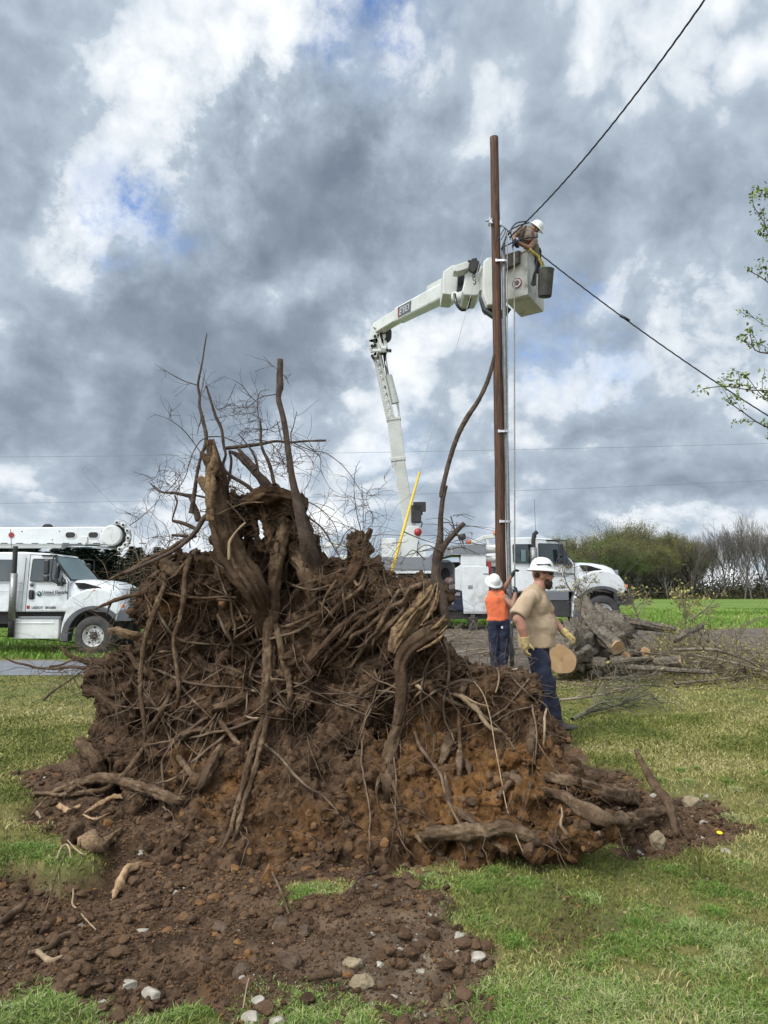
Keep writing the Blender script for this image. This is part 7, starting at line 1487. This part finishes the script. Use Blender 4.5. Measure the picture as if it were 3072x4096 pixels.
# ================================================================== LOGS AND BRUSH
M['logbark'] = mat('log_bark', (.075, .058, .042), (.22, .18, .135), 24, .95, 1., 45, bdist=.03, extra=lambda t, c, v: t.mix(t.sm(t.noise(v, 9, 6, .6).outputs[0], .55, .68, 0, .6), c, (.24, .225, .17)))
m = bpy.data.materials.new('cut_wood'); m.use_nodes = True; t = NT(m.node_tree); bb = m.node_tree.nodes['Principled BSDF']; v = t.n('ShaderNodeTexCoord').outputs['Object']
wv = t.n('ShaderNodeTexNoise', {'Vector': v, 'Scale': 3., 'Detail': 3.}).outputs['Color']; dist = t.vm('LENGTH', t.vm('MULTIPLY', t.vm('ADD', v, t.vm('SCALE', t.vm('SUBTRACT', wv, (.5, .5, .5)), sc=.16)), (1, 1, 1)))
rg = t.m('SINE', t.m('MULTIPLY', dist, 260.)); c = t.mix(t.sm(rg, -.4, 1.), (.43, .27, .14), (.33, .195, .095)); c = t.mix(t.sm(t.noise(v, 7, 8, .65).outputs[0], .45, .7, 0, .6), c, (.50, .35, .21)); c = t.mix(t.sm(dist, .0, .07, .7, 0.), c, (.26, .13, .06))
m.node_tree.links.new(c, bb.inputs['Base Color']); bb.inputs['Roughness'].default_value = .8; M['cut'] = m
def log(label, p0, p1, r0, r1, name='log', curve=None, rough=.10, ridge=.12, cut0=True, cut1=False, n=32):
    """p0 is the sawn end seen in the photo"""
    p0 = Vector(p0); p1 = Vector(p1); e = thing(name, label, 'log', p0); pts = [Vector((0, 0, 0))] + [c_ - p0 for c_ in (curve or [])] + [p1 - p0]
    b = MB(); b.tube(pts, list(np.linspace(r0, r1, 3)), n, rough=rough, ridge=ridge, seed=int(abs(p0.x)*100), step=.05); b.build('bark', M['logbark'], e)
    for k, (on, p, q, r) in enumerate(((cut0, pts[0], pts[1], r0), (cut1, pts[-1], pts[-2], r1))):
        if on:
            d = (p - q).normalized(); b = MB(); x = d.orthogonal().normalized(); yv = d.cross(x); vs = [d*.012]; gg = random.Random(k + int(r*1000)); ns = 40
            rad = [r*(.97 + .035*math.sin(3*a_ + 1) + .03*math.sin(5*a_)) for a_ in [6.283*i/ns for i in range(ns)]]
            vs += [d*.010 + (x*math.cos(6.283*i/ns) + yv*math.sin(6.283*i/ns))*rad[i] for i in range(ns)] + [-d*.02 + (x*math.cos(6.283*i/ns) + yv*math.sin(6.283*i/ns))*rad[i] for i in range(ns)]
            b.add(vs, [(0, 1+i, 1+(i+1) % ns) for i in range(ns)] + [(1+(i+1) % ns, 1+i, 1+ns+i, 1+ns+(i+1) % ns) for i in range(ns)]); o = b.build('cut_face', M['cut'], e); o.location = p
    return e
log('largest log with a broad sawn face, right behind the walking man', P(2248, 2638, 12.2), P(2370, 2560, 13.6), .25, .40, curve=[P(2310, 2590, 12.8)], rough=.2, ridge=.25, n=44)
log('slanting bark log leaning on the pile with sawn end low', P(2470, 2591, 12.2), P(2325, 2405, 13.6), .128, .145, curve=[P(2405, 2535, 12.6), P(2360, 2465, 13.1)], rough=.14, ridge=.14)
log('thick grey log behind the leaning log, partly before the front wheel', P(2500, 2535, 13.6), P(2380, 2480, 14.6), .22, .28, cut0=False, rough=.2, ridge=.25)
log('short log with small sawn end right of the leaning log', P(2582, 2607, 12.6), P(2515, 2625, 13.2), .085, .075)
log('small sawn round lying under the leaning log', P(2503, 2626, 12.5), P(2478, 2618, 13.0), .075, .075)
log('dark weathered log lying flat at the front of the pile', P(2612, 2655, 12.1), P(2440, 2650, 12.3), .09, .10, cut0=False)
log('dark flat log piece under the big stump log', P(2425, 2655, 12.2), P(2345, 2650, 12.4), .10, .09, cut0=False)
log('dark square ended log right of the flat weathered log', P(2722, 2645, 12.1), P(2605, 2655, 12.3), .10, .085)
log('bare pale limb lying on the twigs at the back of the pile', P(2808, 2502, 13.4), P(2700, 2560, 12.9), .045, .05, cut0=False)
log('long thin grey pole in front of the log pile', P(2860, 2690, 11.6), P(2500, 2668, 12.0), .03, .045, cut0=False)
log('pale barkless limb over the flat weathered log', P(2610, 2632, 12.0), P(2450, 2650, 12.0), .035, .05)
log('grey limb at the back of the pile below the truck bumper', P(2700, 2520, 14.6), P(2440, 2480, 14.9), .07, .12, cut0=False)
M['twigm'] = mat('brush_twigs', (.10, .075, .05), (.24, .19, .14), 6, .9); M['budleaf'] = leafmat('yellow_buds', (.20, .18, .05), (.34, .31, .10)); M['youngleaf'] = leafmat('young_leaves', (.10, .15, .03), (.20, .26, .06)); M['greenbark'] = mat('mossy_bark', (.075, .072, .042), (.14, .13, .085), 12, .9, .4, 40)
def branchy(label, start, pts, r0, seed, nbr=10, L=.8, leaves=120, leaf='budleaf', group=None, lsz=.03, stem_mt='twigm', name='cut_branch', cat='branch', droop=-.02, lv=3, flat=.35):
    g = np.random.default_rng(seed); e = thing(name, label, cat, start, 0, group); V = []; Fc = []; k0 = [0]; tips = []
    def tb(path, a, b_, n=4):
        v, f = tube_np(path, [a, b_], n, 0, 0, max(.05, a*2)); q = [x for x in f if len(x) == 4]; V.append(v); Fc.append(np.array(q) + k0[0]); k0[0] += len(v)
    def grow(p, v, L, r, lev):
        n = 5; path = [p]
        for i in range(n): v = (v + Vector((g.normal(0, .17), g.normal(0, .17), g.normal(droop, .15)))).normalized(); path.append(path[-1] + v*L/n)
        tb(path, r, max(.0025, r*.5)); tips.append((path[-1], v)); tips.append((path[3], v))
        if lev < lv:
            for i in range(3 + (lev == 1)): j = g.integers(1, n+1); nv_ = (v*.9 + Vector((g.normal(0, .6), g.normal(0, .6), g.normal(.05, flat)))).normalized(); grow(path[j], nv_, L*g.uniform(.45, .75), max(.0028, r*.58), lev+1)
    s0 = Vector(start); main = spline([tuple(Vector(p) - s0) for p in pts], .08); tb(main.tolist(), r0, r0*.35, 8)
    for i in range(nbr): t_ = .15 + .85*(i+.5)/nbr; j = int(t_*(len(main)-1)); tg = Vector(main[min(j+1, len(main)-1)]) - Vector(main[j-1]); grow(Vector(main[j]), (tg.normalized() + Vector((g.normal(0, .7), g.normal(0, .7), g.normal(.1, .5)))).normalized(), L*g.uniform(.5, 1.1)*(1.1-.5*t_), r0*(.55-.3*t_), 1)
    link('stem', fast('stem', np.vstack(V), np.vstack(Fc), True), M[stem_mt], e)
    if leaves: lvv, lf, lt = leaf_faces(tips, leaves, .035, lsz, seed); link('leaves', fast('leaves', lvv, lf, False, lt), M[leaf], e)
    return e
gb = random.Random(9)
for i in range(24):
    px = gb.uniform(2480, 3050); dd_ = gb.uniform(11.8, 15.2); X_ = (px-1536)/F*dd_; z = gz(X_, dd_); L_ = gb.uniform(1.2, 2.6); a = gb.choice([0, math.pi]) + gb.uniform(-.6, .6); hgt_ = gb.uniform(.05, .5 if px < 2900 else .25)
    s_ = Vector((X_ - L_/2*math.cos(a), dd_ - L_/2*math.sin(a), z + .05)); m_ = Vector((X_, dd_, z + hgt_*.7)); e_ = Vector((X_ + L_/2*math.cos(a), dd_ + L_/2*math.sin(a), z + hgt_))
    if max(s_.x, e_.x)/dd_*F + 1536 > 3400: continue
    branchy('brown twiggy branch in the tangled brush pile right of the logs', s_, [s_, m_, e_], gb.uniform(.010, .026), 100+i, 9, .7, gb.choice([160, 320, 480]), group='branches of the brush pile', lsz=.022)
for i in range(7):
    px = gb.uniform(1700, 2150); dd_ = gb.uniform(15.2, 19); X_ = (px-1536)/F*dd_; z = gz(X_, dd_); s_ = Vector((X_-.7, dd_, z+.04)); branchy('small twiggy branch on torn ground beneath the bucket truck', s_, [s_, s_ + Vector((.7, .1, .1)), s_ + Vector((1.4, -.1, .12))], .02, 300+i, 8, .5, 60, group='branches under the bucket truck', lsz=.02)
def gp(px, py, lift=0.): X_, Y_ = ground_px(px, py, .1); z = gz(X_, Y_); X_, Y_ = ground_px(px, py, z + lift); return Vector((X_, Y_, z + lift))
branchy('mossy green branch lying on the lawn by the walking man', gp(2290, 2880, .03), [gp(2290, 2880, .03), gp(2350, 2848, .06), gp(2430, 2830, .06), (gp(2520, 2800, .1)), gp(2600, 2775, .15)], .032, 51, 9, .8, 0, stem_mt='greenbark', flat=.2)
branchy('bare twiggy branch on the lawn between man and log pile', gp(2240, 2800, .03), [gp(2240, 2800, .03), gp(2330, 2790, .08), gp(2450, 2770, .12), gp(2560, 2740, .15)], .02, 52, 10, .7, 0, flat=.25)
branchy('grey bare branch lying before the flat weathered log', gp(2650, 2745, .03), [gp(2650, 2745, .03), gp(2560, 2740, .1), gp(2450, 2750, .12), gp(2380, 2760, .1)], .018, 53, 9, .6, 10, flat=.3)
branchy('long arching branch reaching right from the brush pile', gp(2700, 2600, .1), [gp(2700, 2600, .35), gp(2850, 2600, .45), gp(2980, 2640, .3), gp(3070, 2690, .1)], .022, 54, 8, .6, 30)
branchy('upright budding branch in front of the truck door', P(2330, 2400, 12.6), [P(2330, 2400, 12.6), P(2290, 2370, 12.3), P(2265, 2330, 12.2), P(2250, 2280, 12.1)], .014, 55, 9, .42, 90, lsz=.024)
branchy('budding branch sticking up beside the leaning log', P(2320, 2470, 12.4), [P(2320, 2470, 12.4), P(2330, 2390, 12.3), P(2370, 2320, 12.2), P(2390, 2300, 12.2)], .012, 56, 8, .4, 70, lsz=.024)
branchy('tall yellow budding shoot rising from the brush pile', P(2740, 2520, 13), [P(2740, 2520, 13), P(2735, 2430, 13), P(2720, 2360, 13)], .02, 57, 9, .45, 260, lsz=.03)
branchy('dark crooked branch standing at the left of the brush pile', P(2560, 2480, 14), [P(2560, 2480, 14), P(2530, 2420, 14), P(2500, 2380, 14)], .022, 58, 8, .5, 160, lsz=.03)
branchy('dark curved branch standing at the right of the brush pile', P(2760, 2480, 14), [P(2760, 2480, 14), P(2830, 2430, 14), P(2870, 2380, 14)], .022, 59, 6, .4, 60, lsz=.03)
# sawdust and wood chips round the logs, leaf litter on the torn ground
n = 9000; x = gh.uniform(2, 8.5, n); y = gh.uniform(11.4, 16.5, n); k = gh.uniform(0, 1, n) < sstep(-.1, .25, fbm(x, y, 4)); x, y = x[k], y[k]; n = len(x); sz = gh.uniform(.008, .035, n); v, f = lumps(n, np.column_stack([x, y, H(x, y) + .01]), sz, .3, 12)
tag(link('wood_chips', fast('wood_chips', v, f, False, np.repeat(gh.uniform(0, 1, n), len(IV))), soilmat('chip_litter', (.08, .06, .042), (.20, .15, .10), (.38, .27, .17))), kind='stuff')
# budding tree just outside the right edge, its branches reaching into view
tb_ = P(3620, 2700, 6.6); tb_.z = gz(tb_.x, tb_.y); yt = thing('young_tree', 'young tree at the right edge whose leafy branches reach into the sky', 'tree', tuple(tb_)); V = []; iv = Matrix.Translation(tb_).inverted()
b = MB(); b.tube([(0, 0, -.05), (.03, 0, 2), (0, .05, 4), (.05, 0, 6)], [.09, .07, .05, .02], 14, rough=.06); b.build('trunk', M['stem'], yt)
def limb(pts, r, seed, nleaf):
    g = np.random.default_rng(seed); pts = [iv @ P(x, y, 6.2) for x, y in pts]; Vb = []; Fb = []; k0 = 0; tips = []
    a = spline([tuple(p) for p in pts], .05); jobs = [(a.tolist(), r, r*.3, 6)]
    for j in range(6, len(a)-1, 2):
        tg = (Vector(a[j+1]) - Vector(a[j-1])).normalized(); v = (tg*.9 + Vector((g.normal(0, .6), g.normal(0, .5), g.normal(.2, .6)))).normalized(); path = [Vector(a[j])]; L = g.uniform(.06, .26)
        for q_ in range(4): v = (v + Vector((g.normal(0, .2), g.normal(0, .2), g.normal(.03, .2)))).normalized(); path.append(path[-1] + v*L/4); tips.append((path[-1], v))
        jobs.append((path, .003, .0015, 4))
    tips.append((Vector(a[-1]), None))
    for path, r0, r1, nn in jobs: v, f = tube_np(path, [r0, r1], nn, 0, 0, .04); q = [x for x in f if len(x) == 4]; Vb.append(v); Fb.append(np.array(q) + k0); k0 += len(v)
    link('limb', fast('limb', np.vstack(Vb), np.vstack(Fb), True), M['stem'], yt); lv_, lf, lt = leaf_faces(tips, nleaf, .022, .019, seed); link('leaves', fast('leaves', lv_, lf, False, lt), M['youngleaf'], yt)
for i, (pts, nl) in enumerate((([(3640, 1900), (3300, 1640), (3130, 1570), (3000, 1560), (2900, 1545), (2810, 1555)], 230), ([(3300, 1640), (3180, 1620), (3060, 1590), (2980, 1500), (2930, 1480)], 160), ([(3300, 1640), (3150, 1720), (3050, 1700), (2960, 1640), (2900, 1600)], 170), ([(3640, 1700), (3300, 1450), (3120, 1330), (3040, 1290), (2980, 1240)], 220), ([(3300, 1400), (3150, 1200), (3060, 1120), (2990, 1080)], 160),
                 ([(3500, 1300), (3250, 1120), (3100, 1000), (3060, 900), (3010, 820)], 190), ([(3250, 1480), (3100, 1420), (3020, 1400), (3000, 1330)], 110), ([(3200, 1050), (3090, 950), (3040, 930)], 80), ([(3200, 900), (3100, 820), (3060, 760)], 70))): limb(pts, .012 if i % 2 == 0 else .008, 70+i, nl)
